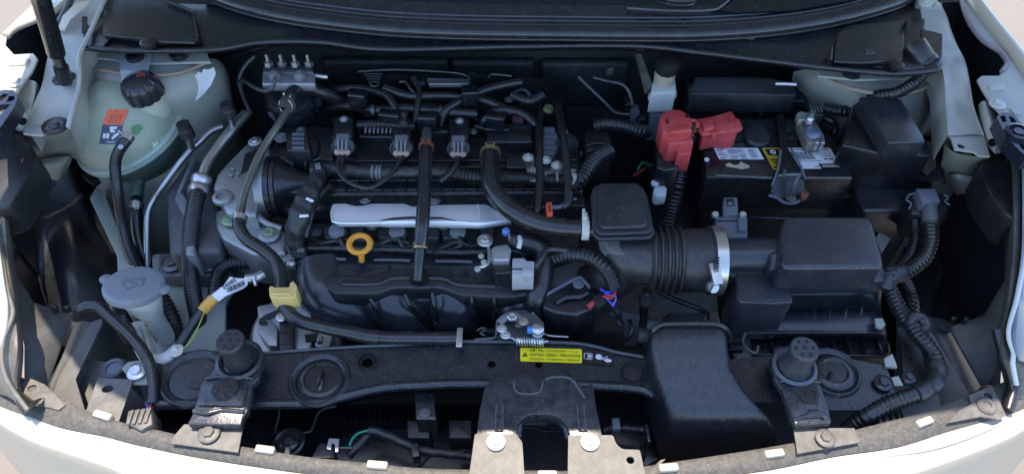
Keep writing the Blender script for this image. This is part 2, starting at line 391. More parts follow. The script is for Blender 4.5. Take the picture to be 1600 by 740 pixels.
for (x, y, ww, rz) in ((162, 650, 30, -17), (415, 703, 30, -8), (590, 727, 32, -5), (855, 742, 30, 0), (1044, 731, 30, 4), (1209, 709, 30, 8), (1443, 660, 28, 20)):
    cl = mk('bumper_tab', box(P(x, y, .010), (ww*mp(x, y), .009, .012), rz), cream, bev=.002)
    tag(cl, {162: 'cream tab on bumper strip under the left grey hole plate', 415: 'cream tab at strip edge below the left round cap', 590: 'cream tab at strip edge below the green wire', 855: 'cream tab between the two centre latch feet', 1044: 'cream tab at the lower left corner of the air duct', 1209: 'cream tab at the lower right corner of the air duct', 1443: 'cream tab beside the thick right corrugated harness'}[x], 'tab', 'cream tabs along the bumper strip')

# ---- outer fenders
fl = thing('left_fender', 'cream left front fender flange lit by the sun, with a bolt near the headlamp bracket', 'fender', P(30, 60, .1))
zf = .17
mk('fender_flange', plate([(-80, 95), (0, 55), (30, 26), (58, 0), (80, -25), (135, -25), (112, 0), (84, 20), (55, 33), (24, 46), (10, 58), (8, 70), (22, 85), (52, 83), (59, 92), (50, 112), (35, 131), (25, 147), (-10, 180), (-80, 190)], zf, .004), cream, fl, bev=.0015)
mk('fender_bend', tube([(110, -4, zf), (84, 18, zf), (55, 31, zf), (24, 44, zf), (9, 57, zf)], .006), cream, fl)
mk('raised_pad', prism(rnd([(12, 101), (20, 90), (46, 90), (42, 100)], 3), zf+.004, zf-.002, 1.1), cream, fl, bev=.001)
mk('fender_skirt', grid([[(-80, 94, zf), (0, 54, zf), (30, 25, zf), (58, -1, zf), (80, -26, zf)], [tuple(0 for _ in range(3))]*5][:1] + [[(-80, 94, zf-.0005), (0, 54, zf-.0005), (30, 25, zf-.0005), (58, -1, zf-.0005), (80, -26, zf-.0005)]]), cream, fl)
bolt(fl, 25, 128, zf+.003, .0085, M('painted_bolt', (.42, .42, .38), .4))
fr = thing('right_fender', 'cream right front fender flange beside the concrete, with one bolt', 'fender', P(1570, 100, .1))
mk('fender_flange', plate([(1508, -20), (1526, -2), (1600, 98), (1660, 190), (1700, 300), (1625, 262), (1600, 238), (1592, 205), (1562, 176), (1548, 160), (1534, 138), (1527, 124), (1534, 118), (1560, 118), (1572, 108), (1573, 98), (1562, 82), (1545, 71), (1530, 58), (1512, 30), (1502, 2), (1500, -20)], zf, .004), rail, fr, bev=.0015)
mk('fender_roll', tube([(1506, -22, zf, .010), (1519, 0, zf), (1548, 38, zf), (1590, 90, zf), (1640, 160, zf), (1690, 290, zf)], .013), cream, fr)
mk('fender_lip', tube([(1500, -10, zf), (1511, 28, zf), (1529, 56, zf), (1545, 70, zf), (1563, 81, zf), (1574, 98, zf), (1566, 112, zf)], .004), M('lip_sealer', (.25, .215, .23), .5), fr)
mk('raised_pad', prism(rnd([(1545, 134), (1553, 129), (1572, 133), (1569, 139), (1549, 138)], 2), zf+.004, zf-.002, 1.1), rail, fr, bev=.001)
mk('raised_pad', prism(rnd([(1578, 168), (1588, 170), (1596, 178), (1586, 178)], 2), zf+.004, zf-.002, 1.1), rail, fr, bev=.001)
bolt(fr, 1559, 162, zf+.003, .0085, M('painted_bolt', (.42, .42, .38), .4))

# ---- dark wheel-arch voids beneath both fenders, sides and floor of the bay
for sgn, pts, lb in ((-1, [(-140, 190), (-80, 96), (0, 56), (30, 27), (58, 1), (78, -22)], 'dark liner wall added inside the left fender to darken the gap'), (1, [(1700, 300), (1660, 190), (1600, 98), (1560, 45), (1524, -2), (1508, -20)], 'dark liner wall added inside the right fender to darken the gap')):
    T = [P(x, y, .163)-Vector((sgn*.012, 0, 0)) for x, y in pts]; T.append(T[-1]+Vector((sgn*.0, .22, 0))); e = T[-1]; T.append(Vector((sgn*.60, e.y, e.z)))
    tag(mk('inner_arch_liner', grid([T, [Vector((v.x, v.y, -.05)) for v in T], [Vector((v.x, v.y, -.43)) for v in T]], True), M('arch_liner', (.024, .026, .031), .62, bump=.3, bscale=300, var=.25, dust=.1)), lb, 'liner')  # walls added so that the gaps under the fenders stay dark
zb = -.42
side = mk('bay_undertray', box((0, .66, zb-.02), (1.75, 1.2, .02)), M('undertray', (.010, .010, .011), .8, var=.4, dust=.05)); tag(side, 'dark undertray at the bottom of the engine bay', None, None, 'structure')
fw = thing('firewall', 'dark firewall behind the engine under the scuttle, with dull insulation', 'firewall', (0, 1.2, -.2))
mk('bulkhead', sgrid([[(-.80, 1.14, .16), (-.5, 1.14, .16), (0, 1.13, .16), (.5, 1.14, .16), (.80, 1.14, .16)], [(-.80, 1.12, -.1), (-.5, 1.11, -.1), (0, 1.10, -.08), (.5, 1.11, -.1), (.80, 1.12, -.1)], [(-.80, 1.12, -.5), (-.5, 1.08, -.5), (0, 1.02, -.5), (.5, 1.08, -.5), (.80, 1.12, -.5)]], 6, True), M('insulation_felt', (.016, .018, .019), .8, bump=1, bscale=120, var=.4, dust=.15), fw)
for i, (x0, y0, x1, y1, Y) in enumerate(((505, 95, 700, 93, 1.11), (705, 95, 835, 96, 1.11), (845, 98, 985, 96, 1.11))):
    a, b = PY(x0, y0, Y), PY(x1, y1, Y)
    mk('insulation_panel', box((a+b)/2+Vector((0, 0, -.045)), ((b-a).length, .02, .10)), M('insulation_pad', (.022, .026, .027), .75, bump=1, bscale=90, var=.4, dust=.15), fw, bev=.008)
mk('stiffening_rib', tube([PY(350, 92, 1.09), PY(410, 74, 1.09), PY(480, 57, 1.09), PY(540, 68, 1.09), PY(590, 78, 1.09), PY(800, 75, 1.09), PY(985, 74, 1.09)], .005, world=True), steelB, fw)

# ---- painted inner rails (left and right)
def railmesh(rows, z0, z1, mat, par, inner_drop, flip):
    R_ = []; n = len(rows)
    for i, (y, xl, xr) in enumerate(rows):
        z = z0+(z1-z0)*i/(n-1)+.0035*math.sin(i*1.9); a, b = P(xl, y, z), P(xr, y, z)
        r = [a+Vector((0, 0, -.05)), a+Vector((0, 0, -.004)), a+(b-a)*.05, a.lerp(b, .3)+Vector((0, 0, .002*math.sin(i*2.3))), a.lerp(b, .65)+Vector((0, 0, .003*math.cos(i*1.7))), b+(a-b)*.05+Vector((0, 0, .001)), b+Vector((0, 0, -.003)), b+Vector((0, 0, -.055))]
        R_.append(r)
    return mk('rail_panel', sgrid(R_, 4, True), mat, par, ang=60)
rl = thing('left_inner_rail', 'pale painted inner rail on the left carrying the gas strut foot', 'body rail', P(90, 120, .1))
railmesh([(-25, 120, 172), (0, 116, 162), (20, 108, 152), (48, 88, 141), (60, 85, 133), (80, 77, 127), (110, 70, 123), (135, 65, 122), (158, 55, 115), (180, 47, 110), (198, 40, 106)], .19, .13, rail, rl, .05, 0)
mk('rail_tongue', plate(rnd([(40, 196), (106, 196), (102, 203), (76, 205), (66, 212), (35, 209)], 3), .131, .003), rail, rl, bev=.001)
gr = mk('grommet', lathe([(.001, .004), (.006, .005), (.008, .002), (.012, .002), (.015, .004), (.018, .003), (.019, -.002)], P(86, 197, .134)), rub, rl)
mk('rail_edge_flange', tube([(163, 0, .19), (142, 48, .178), (125, 85, .172), (124, 112, .165), (122, 140, .15), (112, 178, .14), (106, 200, .133)], .0035), M('edge_sealer', (.40, .42, .39), .5), rl)
rr_ = thing('right_inner_rail', 'pale painted inner rail on the right with a round hole at its front end', 'body rail', P(1500, 120, .1))
railmesh([(-25, 1430, 1455), (0, 1437, 1462), (10, 1438, 1470), (30, 1440, 1480), (50, 1444, 1486), (75, 1455, 1496), (92, 1462, 1505), (110, 1472, 1511), (140, 1476, 1516), (165, 1477, 1520), (190, 1479, 1528), (212, 1481, 1537)], .19, .13, rail, rr_, .05, 1)
mk('rail_tongue', plate([(1479, 208), (1487, 216), (1492, 233), (1522, 237), (1530, 243), (1547, 244), (1536, 208)], .131, .003, holes=[(1502, 228, 6)]), rail, rr_)
bolt(rr_, 1446, 3, .19, .008, M('painted_bolt', (.42, .42, .38), .4))
# hood gas strut, left
stt = thing('hood_gas_strut', 'black gas strut rising from the left inner rail to the open hood', 'gas strut', P(101, 125, .16))
base = P(101, 124, .165); topp = Vector((-.80, .93, .62)); dirv = (topp-base).normalized()
def on_strut(py):   # height along the strut seen at photo row py
    return py
SA = [P(101, 122, .168), P(92, 92, .205), P(62, 0, .33), P(44, -50, .40)]
SA[2] = P(64, 0, .30); SA[3] = P(48, -50, .37)
mk('strut_rod', tube([SA[0], P(88, 84, .205)], .0085, world=True), blkG, stt)
mk('strut_cylinder', tube([P(88, 84, .205), SA[2], SA[3], P(30, -110, .46)], .0125, world=True), blkG, stt)
mk('strut_socket', tube([P(102, 128, .160), P(95, 104, .188)], .0105, world=True), blk, stt)
mk('strut_foot', lathe([(.017, 0), (.017, .003), (.011, .006), (.009, .010), (0, .010)], P(101, 124, .150)), blk, stt)
ws = tube([(113, -8, .2), (104, 14, .19), (92, 36, .18), (86, 52, .17)], .005); tag(mk('washer_tube', ws, aluD), 'thin grey tube running beside the strut in the left corner', 'tube')
sg = mk('hinge_plate', plate([(90, 45, .18), (98, 25, .19), (118, 5, .2), (142, 0, .2), (132, 12, .195), (110, 30, .19), (100, 48, .18)], .19, .002), cream); tag(sg, 'small sunlit cream hinge plate by the left hood strut', 'plate')

# ---- strut towers
tl = thing('left_strut_tower', 'pale green left strut tower behind the coolant tank with torn white sticker', 'strut tower', P(240, 130, 0))
mk('tower_shell', sgrid([[(122, 84, .10), (160, 92, .125), (240, 92, .125), (300, 94, .125), (335, 92, .11), (348, 100, .09)],
   [(122, 110, .07), (155, 118, .12), (220, 122, .122), (290, 118, .12), (345, 112, .10), (358, 118, .05)],
   [(118, 170, .0), (150, 160, .08), (220, 165, .09), (300, 160, .08), (352, 150, .06), (366, 170, .0)],
   [(108, 215, -.04), (150, 230, -.02), (220, 240, -.02), (300, 240, -.02), (350, 210, -.02), (378, 220, -.12)],
   [(150, 290, -.1), (172, 320, -.1), (220, 330, -.12), (300, 340, -.14), (350, 300, -.15), (385, 300, -.22)],
   [(196, 420, -.30), (205, 430, -.3), (230, 440, -.3), (300, 450, -.3), (350, 420, -.3), (390, 400, -.32)]], 5), body, tl, ang=60)
mk('tower_ledge', plate([(146, 78), (322, 79), (328, 96), (236, 99), (150, 90)], .132, .004), rail, tl)
mk('tower_strap', plate([(184, 84, .136), (236, 84, .136), (230, 112, .135), (215, 150, .11), (193, 145, .11), (188, 110, .135)], .136, .003), M('strap_paint', (.33, .35, .36), .4), tl)
for x, y in ((211, 89), (279, 85)): mk('grommet', lathe([(.014, -.004), (.014, .004), (.009, .006), (.004, .003), (0, .003)], P(x, y, .138), n=18), rub, tl)
mk('seam_sealer_bead', tube([(150, 108, .122), (165, 110, .127, .005), (200, 115, .127), (250, 117, .127, .004), (285, 112, .127), (318, 100, .126), (332, 98, .122)], .0035, 'wrap', flat=.5), seam, tl)
mk('seam_sealer_bead', tube([(156, 108, .122), (142, 112, .115, .005), (134, 122, .105), (140, 140, .09), (155, 168, .07)], .0035, 'wrap', flat=.5), seam, tl)
random.seed(5)
tp = rnd([(281, 136), (304, 119), (306, 112), (333, 106), (337, 116), (322, 142), (302, 160)], 1)
surfTower = lambda x, y: PY(x, y, 1.0)
pst = [(281, 136), (300, 121), (303, 116), (307, 117), (309, 112), (315, 114), (318, 108), (326, 109), (334, 105), (337, 115), (330, 132), (318, 147), (302, 160)]
mk('torn_sticker', plate([(x, y, .128-.0009*(y-105)) for x, y in pst], .1, .0008), M('torn_sticker', (.52, .52, .54), .7, var=.2, vscale=80), tl)
mk('breather_loop', tube([(122, 168, .0), (124, 152, .03), (133, 145, .05), (143, 148, .05), (146, 165, .02)], .006), rub, tl)
tr = thing('right_strut_tower', 'pale green right strut tower behind the tall black relay box', 'strut tower', P(1370, 130, 0))
mk('tower_shell', sgrid([[(1240, 112, .08), (1290, 104, .12), (1350, 104, .125), (1420, 108, .125), (1470, 110, .11), (1482, 120, .09)],
   [(1235, 150, .03), (1280, 130, .1), (1350, 135, .115), (1420, 136, .115), (1462, 134, .10), (1480, 150, .06)],
   [(1250, 200, -.04), (1290, 190, .02), (1350, 190, .06), (1420, 190, .06), (1462, 190, .04), (1482, 200, .03)],
   [(1270, 280, -.1), (1300, 290, -.1), (1350, 290, -.08), (1420, 290, -.06), (1465, 275, -.04), (1490, 270, -.03)],
   [(1270, 420, -.30), (1300, 420, -.3), (1350, 430, -.3), (1420, 430, -.3), (1465, 420, -.3), (1490, 400, -.3)]], 5), body, tr, ang=60)
mk('tower_ledge', plate([(1283, 105), (1330, 108), (1430, 116), (1415, 122), (1340, 124), (1279, 118)], .132, .004), rail, tr)
mk('grommet', lathe([(.014, -.004), (.014, .004), (.009, .006), (.004, .003), (0, .003)], P(1331, 113, .138), n=18), rub, tr)
mk('seam_sealer_bead', tube([(1294, 122, .119), (1320, 134, .123, .004), (1360, 144, .122, .006), (1400, 146, .12, .005), (1440, 140, .118), (1455, 130, .117)], .0035, 'wrap', flat=.5), seam, tr)
mk('seam_sealer_bead', tube([(1450, 136, .11), (1446, 155, .09, .006), (1455, 175, .07), (1447, 190, .06), (1443, 205, .05)], .004, 'wrap', flat=.5), M('dirty_sealer', (.10, .07, .06), .6, var=.4), tr)
mk('tower_gusset', plate([(1462, 158, .10), (1470, 160, .105), (1468, 180, .09), (1452, 198, .07), (1446, 190, .07)], .09, .004, holes=[(1465, 166, 2.5)]), body, tr)

# ---- apron parts around the front ends of the rails
def apron(name, lab, fx, cat='apron panel'):
    return thing(name, lab, cat, P(fx(60), 230, 0))
L = lambda x: x
RR = lambda x: 1592-x*1.0
la = apron('left_apron', 'grey green apron and bracket under the front end of the left rail', L)
mk('apron_web', sgrid([[(40, 205, .11), (75, 206, .11), (112, 196, .11), (130, 190, .09)], [(48, 232, .05), (80, 236, .05), (115, 232, .05), (136, 235, .05)], [(56, 248, .03), (80, 246, .02), (112, 246, .02), (140, 262, .0)]]), body, la)
mk('apron_horn', sgrid([[(48, 262, .02), (60, 250, .035), (85, 246, .04), (108, 244, .035), (112, 250, .02)], [(50, 268, .01), (62, 262, .03), (85, 258, .035), (100, 258, .03), (106, 264, .0)], [(54, 274, -.02), (66, 276, .0), (80, 280, .0), (93, 282, -.01), (98, 276, -.03)]]), body, la)
mk('headlamp_mount', sgrid([[(30, 128, .14), (40, 124, .16), (56, 128, .16), (61, 136, .13)], [(26, 160, .12), (36, 158, .14), (52, 162, .14), (58, 168, .12)], [(14, 192, .11), (30, 180, .135), (46, 184, .13), (50, 192, .1)], [(10, 196, .06), (26, 204, .09), (38, 206, .09), (42, 206, .07)]]), rail, la)
mk('mount_hole', lathe([(0, 0), (.006, 0), (.006, .001), (0, .001)], P(36, 190, .137), (0, -.5, .8), 16), prtK, la)
mk('lower_bracket', plate([(60, 258, .02), (52, 300, -.02), (40, 335, -.05), (22, 336, -.05), (20, 322, -.03), (34, 290, .0), (52, 262, .02)], 0, .003, holes=[(34, 292, 3.4, .8)]), body, la, ang=50)
ra = apron('right_apron', 'grey green apron and bracket under the front end of the right rail', RR)
mk('apron_web', sgrid([[(1476, 225, .11), (1492, 238, .115), (1530, 245, .115), (1550, 242, .11)], [(1470, 262, .04), (1490, 262, .06), (1515, 264, .06), (1540, 258, .05)], [(1468, 275, .0), (1490, 272, .03), (1510, 278, .03), (1534, 285, .02)]]), body, ra)
mk('apron_horn', sgrid([[(1477, 274, .01), (1488, 272, .04), (1512, 274, .045), (1528, 280, .035), (1534, 288, .0)], [(1484, 285, .0), (1496, 284, .03), (1515, 285, .035), (1528, 288, .03), (1536, 290, .0)], [(1494, 305, -.03), (1502, 303, -.01), (1515, 302, .0), (1526, 298, -.01), (1534, 294, -.03)]]), body, ra)
mk('headlamp_mount', sgrid([[(1528, 165, .13), (1535, 158, .16), (1544, 160, .16), (1552, 172, .14)], [(1532, 205, .12), (1542, 206, .14), (1556, 206, .145), (1572, 212, .12)], [(1545, 230, .11), (1552, 238, .125), (1560, 240, .12), (1574, 232, .1)]]), rail, ra)
mk('mount_hole', lathe([(0, 0), (.006, 0), (.006, .001), (0, .001)], P(1550, 223, .141), (0, -.5, .8), 16), prtK, ra)
mk('lower_bracket', plate([(1524, 305, .0), (1534, 290, .02), (1565, 320, .0), (1566, 352, -.03), (1548, 362, -.05), (1540, 358, -.05)], 0, .003, holes=[(1548, 318, 3.2, .8)]), body, ra, ang=50)
bolt(ra, 1559, 345, -.02, .007)

# ---- headlamps at the edges of the frame
for side_, nm in ((0, 'left'), (1, 'right')):
    X = (lambda x: x) if side_ == 0 else (lambda x: 1600-x)
    if side_ == 0:
        h = thing('headlamp_left' if 0 else 'headlamp', 'left headlamp with black bezel, seen edge-on beside the bumper corner', 'headlamp', P(0, 450, 0))
        mk('headlamp_frame', sgrid([[(-60, 330, .0), (-5, 335, .08), (12, 345, .08), (16, 345, .03)], [(-60, 400, .0), (0, 400, .07), (16, 408, .07), (22, 410, .02)], [(-50, 480, .0), (6, 470, .06), (25, 480, .06), (32, 482, .02)], [(-50, 540, .0), (8, 535, .05), (31, 545, .05), (37, 548, .01)], [(-40, 590, .0), (2, 592, .03), (26, 600, .03), (34, 603, .0)], [(-40, 610, -.02), (10, 618, .02), (40, 640, .018), (50, 632, .0)]], 4), greyB, h)
        mk('bezel_trim', tube([(-6, 340, .085), (2, 400, .078), (12, 455, .072), (20, 490, .068), (6, 530, .062), (3, 560, .055), (10, 590, .045), (24, 614, .035), (44, 640, .028)], .0030), M('sunlit_bezel', (.10, .095, .085), .6, dust=.3), h)  # bezel colour lightened to its sunlit tone
        mk('lens_edge', tube([(-8, 380, .085), (0, 440, .08), (6, 480, .074), (3, 520, .066), (-6, 545, .06)], .0055), M('lens_edge', (.5, .52, .52), .2), h)
        mk('rubber_corner_seal', sgrid([[(16, 612, .02), (24, 606, .032), (34, 612, .02)], [(26, 634, .02), (38, 626, .032), (50, 624, .02)], [(38, 645, .016), (50, 636, .03), (60, 622, .02)], [(52, 637, .014), (60, 628, .026), (70, 620, .012)]], 4), rub, h)
    else:
        h = thing('headlamp', 'right headlamp with speckled grey lens, seen edge-on beside the bumper corner', 'headlamp', P(1600, 450, 0))
        mk('headlamp_frame', sgrid([[(1573, 238, .08), (1582, 222, .11), (1600, 214, .11), (1680, 260, .0)], [(1568, 320, .0), (1582, 300, .1), (1598, 300, .1), (1680, 330, .0)], [(1570, 400, -.01), (1580, 390, .09), (1597, 395, .09), (1680, 420, .0)], [(1566, 470, -.02), (1573, 465, .08), (1590, 470, .08), (1680, 500, .0)], [(1556, 520, -.02), (1563, 515, .06), (1580, 520, .06), (1670, 540, .0)], [(1556, 545, -.02), (1562, 552, .05), (1582, 560, .05), (1660, 580, .0)], [(1566, 585, -.02), (1576, 590, .03), (1586, 592, .03), (1650, 610, .0)], [(1578, 640, -.02), (1584, 630, .01), (1592, 622, .01), (1640, 630, .0)]], 4), greyB, h)
        mk('headlamp_lens', sgrid([[(1600, 245, .105), (1612, 240, .108), (1680, 290, .02)], [(1600, 370, .1), (1608, 375, .102), (1680, 400, .02)], [(1590, 450, .09), (1602, 460, .092), (1680, 480, .02)], [(1577, 520, .07), (1595, 530, .075), (1670, 560, .02)], [(1588, 560, .055), (1600, 565, .058), (1660, 580, .0)]], 5), lens, h)
        mk('lens_edge', tube([(1600, 250, .112), (1601, 380, .104), (1590, 460, .094), (1576, 518, .075), (1584, 552, .062), (1582, 566, .055), (1588, 600, .03)], .0030), M('lens_edge', (.5, .52, .52), .2), h)
        mk('rubber_corner_seal', tube([(1560, 515, .06), (1568, 545, .05), (1578, 575, .035), (1584, 600, .02), (1574, 640, .01)], .008), rub, h)
hb = thing('lamp_bracket', 'navy black ribbed headlamp arm at the left fender bolt', 'bracket', P(10, 165, .12))
mk('arm_frame', plate(rnd([(-30, 150), (6, 140), (22, 141), (28, 152), (22, 168), (0, 200), (-30, 215)], 3), .178, .022, holes=[[(-8, 156), (6, 146), (14, 147), (3, 158)], [(14, 150), (22, 150), (23, 156), (10, 160)], [(-8, 166), (4, 163), (17, 163), (-8, 188)]]), M('navy_black_plastic', (.025, .028, .042), .4, var=.15), hb)
bolt(hb, 4, 178, .165, .010)
hb2 = thing('lamp_bracket', 'navy black ribbed headlamp arm below the right fender bolt', 'bracket', P(1590, 200, .12))
mk('arm_frame', plate(rnd([(1557, 182), (1566, 175), (1584, 178), (1602, 200), (1640, 240), (1606, 245), (1596, 238), (1574, 216)], 3), .178, .022, holes=[[(1562, 182), (1570, 180), (1573, 190), (1567, 191)], [(1576, 181), (1584, 184), (1592, 196), (1580, 192)], [(1573, 197), (1580, 198), (1582, 205), (1577, 203)], [(1590, 222), (1600, 226), (1606, 238), (1596, 232)]]), M('navy_black_plastic', (.025, .028, .042), .4, var=.15), hb2)
mk('round_boss', lathe([(.017, -.01), (.017, .003), (.013, .004), (.013, -.002), (.007, -.002), (.007, .003), (0, .003)], P(1591, 207, .18)), M('navy_black_plastic', (.025, .028, .042), .4), hb2)
def capbox(lab, pts, x):
    o = mk('headlamp_cover', prism(rnd(pts, 9, 4), .10, .045, 1.0), blkM, bev=.010, seg=3); tag(o, lab, 'cover', 'black moulded covers behind the headlamps')
capbox('black rounded cover behind the left headlamp under the rail', [(-20, 206), (14, 206), (38, 212), (56, 238), (48, 268), (30, 300), (16, 322), (-20, 330)], 0)
capbox('black rounded cover behind the right headlamp under the rail', [(1531, 262), (1540, 245), (1562, 238), (1578, 262), (1592, 300), (1592, 345), (1572, 335), (1546, 300)], 1)

# ---- wheel liners and guide panels at the front corners
ll = thing('left_wheel_liner', 'smooth black moulded liner left of the washer bottle', 'liner', P(100, 350, -.2))
mk('liner_sheet', sgrid([[(10, 300, -.10), (70, 280, -.10), (105, 250, -.08), (125, 270, -.12), (160, 330, -.2)], [(15, 370, -.10), (60, 340, -.13), (108, 330, -.15), (150, 380, -.2), (185, 420, -.24)], [(20, 430, -.12), (60, 440, -.2), (106, 420, -.17), (160, 440, -.2), (195, 470, -.25)], [(40, 500, -.14), (70, 500, -.25), (104, 490, -.2), (160, 500, -.22), (200, 530, -.27)], [(60, 640, -.2), (90, 640, -.28), (130, 640, -.25), (170, 640, -.25), (230, 640, -.28)]], 5), lin, ll)
rlr = thing('right_wheel_liner', 'smooth black moulded liner right of the corrugated harness', 'liner', P(1500, 350, -.2))
mk('liner_sheet', sgrid([[(1430, 330, -.2), (1480, 300, -.12), (1520, 300, -.1), (1580, 300, -.08)], [(1410, 400, -.22), (1470, 390, -.18), (1530, 380, -.14), (1580, 380, -.08)], [(1400, 470, -.22), (1460, 470, -.2), (1477, 400, -.19), (1580, 440, -.10)], [(1400, 540, -.24), (1450, 540, -.22), (1475, 500, -.2), (1570, 510, -.14)], [(1390, 660, -.26), (1450, 650, -.24), (1500, 640, -.22), (1560, 640, -.2)]], 5), lin, rlr)
pg = thing('air_guide_panel', 'left grey air guide panel beside the headlamp, half in sunlight', 'air guide', P(70, 540, -.05))
mk('guide_sheet', plate([(17, 415, .03), (52, 472, .0), (110, 491, -.01), (105, 510, -.015), (72, 600, -.03), (52, 612, -.03), (38, 600, -.02), (38, 540, .0)], 0, .004), duct, pg, ang=60)
mk('guide_channel', sgrid([[(118, 502, -.03), (128, 500, -.02), (141, 503, -.02), (160, 500, -.03)], [(95, 560, -.035), (106, 560, -.025), (120, 562, -.025), (140, 565, -.035)], [(60, 625, -.045), (84, 625, -.03), (100, 627, -.03), (112, 630, -.04)], [(50, 660, -.05), (80, 660, -.035), (96, 662, -.035), (108, 664, -.045)]], 4), duct, pg)
mk('guide_flange', plate([(141, 504, -.005), (158, 497, -.005), (160, 504, -.005), (118, 592, -.015), (134, 645, -.02), (100, 640, -.025), (82, 618, -.02), (92, 590, -.015)], 0, .004), duct, pg)
mk('side_web', plate([(160, 504, -.02), (132, 560, -.03), (172, 566, -.035), (166, 590, -.04), (132, 645, -.05), (110, 640, -.05), (105, 590, -.04)], -.03, .004), duct, pg)
for x in (86, 106): mk('retaining_clip', box(P(x, 482, .0), (.008, .007, .012), 20), blkM, pg, bev=.002)
hp = thing('slotted_plate', 'grey plate with one oval hole above the cream bumper tab, left', 'plate', P(180, 620, 0))
mk('plate', plate([(153, 590), (204, 592), (207, 596), (184, 662), (175, 662), (130, 645), (135, 640)], .006, .003, holes=[(168, 607, 6.5, 1.4)]), greyB, hp)
hp2 = thing('slotted_plate', 'grey plate with an oval hole at the left bumper corner', 'plate', P(50, 610, 0))
mk('plate', plate([(42, 588), (70, 600), (102, 632), (92, 640), (60, 632), (28, 606)], .012, .003, holes=[(50, 606, 6.0, 1.2)]), greyB, hp2)
pg2 = thing('air_guide_panel', 'right grey air guide panel beside the right headlamp', 'air guide', P(1510, 560, -.05))
mk('guide_sheet', plate([(1484, 510, -.01), (1538, 492, -.005), (1570, 438, .02), (1573, 450, .02), (1560, 510, .01), (1556, 580, -.01), (1548, 600, -.02), (1535, 602, -.02)], 0, .004), duct, pg2, ang=60)
mk('guide_channel', sgrid([[(1440, 515, -.04), (1458, 514, -.02), (1476, 512, -.02), (1484, 512, -.04)], [(1464, 560, -.04), (1482, 562, -.025), (1500, 560, -.025), (1508, 560, -.045)], [(1485, 615, -.05), (1500, 618, -.03), (1525, 610, -.03), (1534, 600, -.05)]], 4), duct, pg2)
mk('guide_wall', plate([(1442, 514, .0), (1452, 513, .0), (1516, 617, -.01), (1500, 628, -.015), (1480, 630, -.02), (1462, 640, -.03), (1452, 600, -.03)], 0, .004), duct, pg2)
mk('side_web', plate([(1395, 603, -.01), (1462, 600, -.012), (1475, 655, -.02), (1420, 672, -.02)], 0, .003), duct, pg2)
for x in (1488, 1508): mk('retaining_clip', box(P(x, 500, .0), (.008, .006, .014), 20), blkM, pg2, bev=.002)
hp3 = thing('slotted_plate', 'grey plate with an oval hole and push clip at the right bumper corner', 'plate', P(1545, 620, 0))
mk('plate', plate([(1514, 617), (1550, 601), (1572, 648), (1560, 655), (1546, 652), (1532, 650), (1480, 660), (1500, 640), (1518, 630)], .014, .003, holes=[(1544, 618, 5.6, 1.2)]), greyB, hp3)
mk('push_clip', lathe([(.012, 0), (.012, .002), (.0095, .004), (.005, .004), (.0045, .0025), (0, .0025)], P(1541, 634, .014)), greyB, hp3)

# ---- scuttle (cowl), bonnet seal, windscreen
cw = thing('scuttle_cover', 'black plastic scuttle cover between the windscreen and the engine bay', 'scuttle cover', P(800, 70, .1))
xs = [128, 200, 330, 420, 500, 600, 800, 990, 1100, 1200, 1300, 1400, 1462, 1472]
front = {128: 76, 200: 80, 330: 79, 420: 67, 500: 68, 600: 78, 800: 74, 990: 74, 1100: 84, 1200: 96, 1300: 108, 1400: 116, 1462: 112, 1472: 110}
mid = {128: 55, 200: 56, 330: 62, 420: 46, 500: 46, 600: 56, 800: 62, 990: 63, 1100: 66, 1200: 72, 1300: 92, 1400: 100, 1462: 100, 1472: 90}
back = {128: -30, 200: -20, 330: -8, 420: 16, 500: 30, 600: 44, 800: 50, 990: 52, 1100: 52, 1200: 46, 1300: 28, 1400: 0, 1462: -30, 1472: -30}
R1 = [[(x, front[x]+1, .150) for x in xs], [(x, front[x], .165) for x in xs], [(x, mid[x]+8, .168) for x in xs], [(x, mid[x]-4, .172) for x in xs], [(x, (mid[x]*.4+back[x]*.6), .172) for x in xs], [(x, back[x], .172) for x in xs], [(x, back[x]-40, .172) for x in xs]]
R1.insert(0, [(x, front[x]+6, .12) for x in xs])
mk('cover_shell', sgrid(R1, 3), blk, cw, ang=60)
mk('cover_flange', tube([(128, 75, .167), (200, 79, .168), (330, 78, .168), (410, 66, .168), (500, 66, .168), (600, 77, .168), (800, 73, .168), (990, 72, .168), (1100, 83, .168), (1200, 95, .168), (1300, 107, .168), (1400, 115, .168), (1465, 110, .168)], .0045), blk, cw)
o1 = mk('access_panel', plate(rnd([(160, 54), (164, -30), (190, -30), (262, 0), (300, 18), (304, 30), (311, 62), (250, 66), (195, 58)], [2, 0, 0, 4, 6, 2, 6, 2, 2]), .180, .006), M('panel_black', (.026, .027, .029), .5, bump=.4, bscale=900, var=.2, dust=.12), cw, bev=.0015)
mk('panel_lip', tube([(193, 58, .180), (232, 61, .180), (250, 65, .181), (306, 67, .180)], .0028), blk, cw)
mk('panel_lip', tube([(262, 2, .184), (300, 18, .184), (304, 32, .182), (310, 60, .180)], .0022), blk, cw)
mk('panel_clip', lathe([(.013, -.004), (.013, .002), (.008, .005), (0, .005)], P(232, 67, .182), n=18), rub, cw)
o2 = mk('access_panel', plate(rnd([(1303, 94), (1309, 52), (1324, 40), (1414, 31), (1411, 92), (1380, 96)], [4, 2, 6, 2, 4, 2]), .180, .006), M('panel_brown_black', (.036, .032, .031), .5, bump=.4, bscale=900, var=.25, dust=.25), cw, bev=.0015)
mk('panel_lip', tube([(1303, 96, .180), (1350, 98, .180), (1406, 93, .180)], .0025), blk, cw)
for i in range(4): mk('moulded_mark', box(P(1354+i*3.4, 80+(i % 2), .181), (.0022, .010, .002)), greyB, cw)
mk('moulded_mark', box(P(1359, 84, .181), (.013, .002, .002)), greyB, cw)
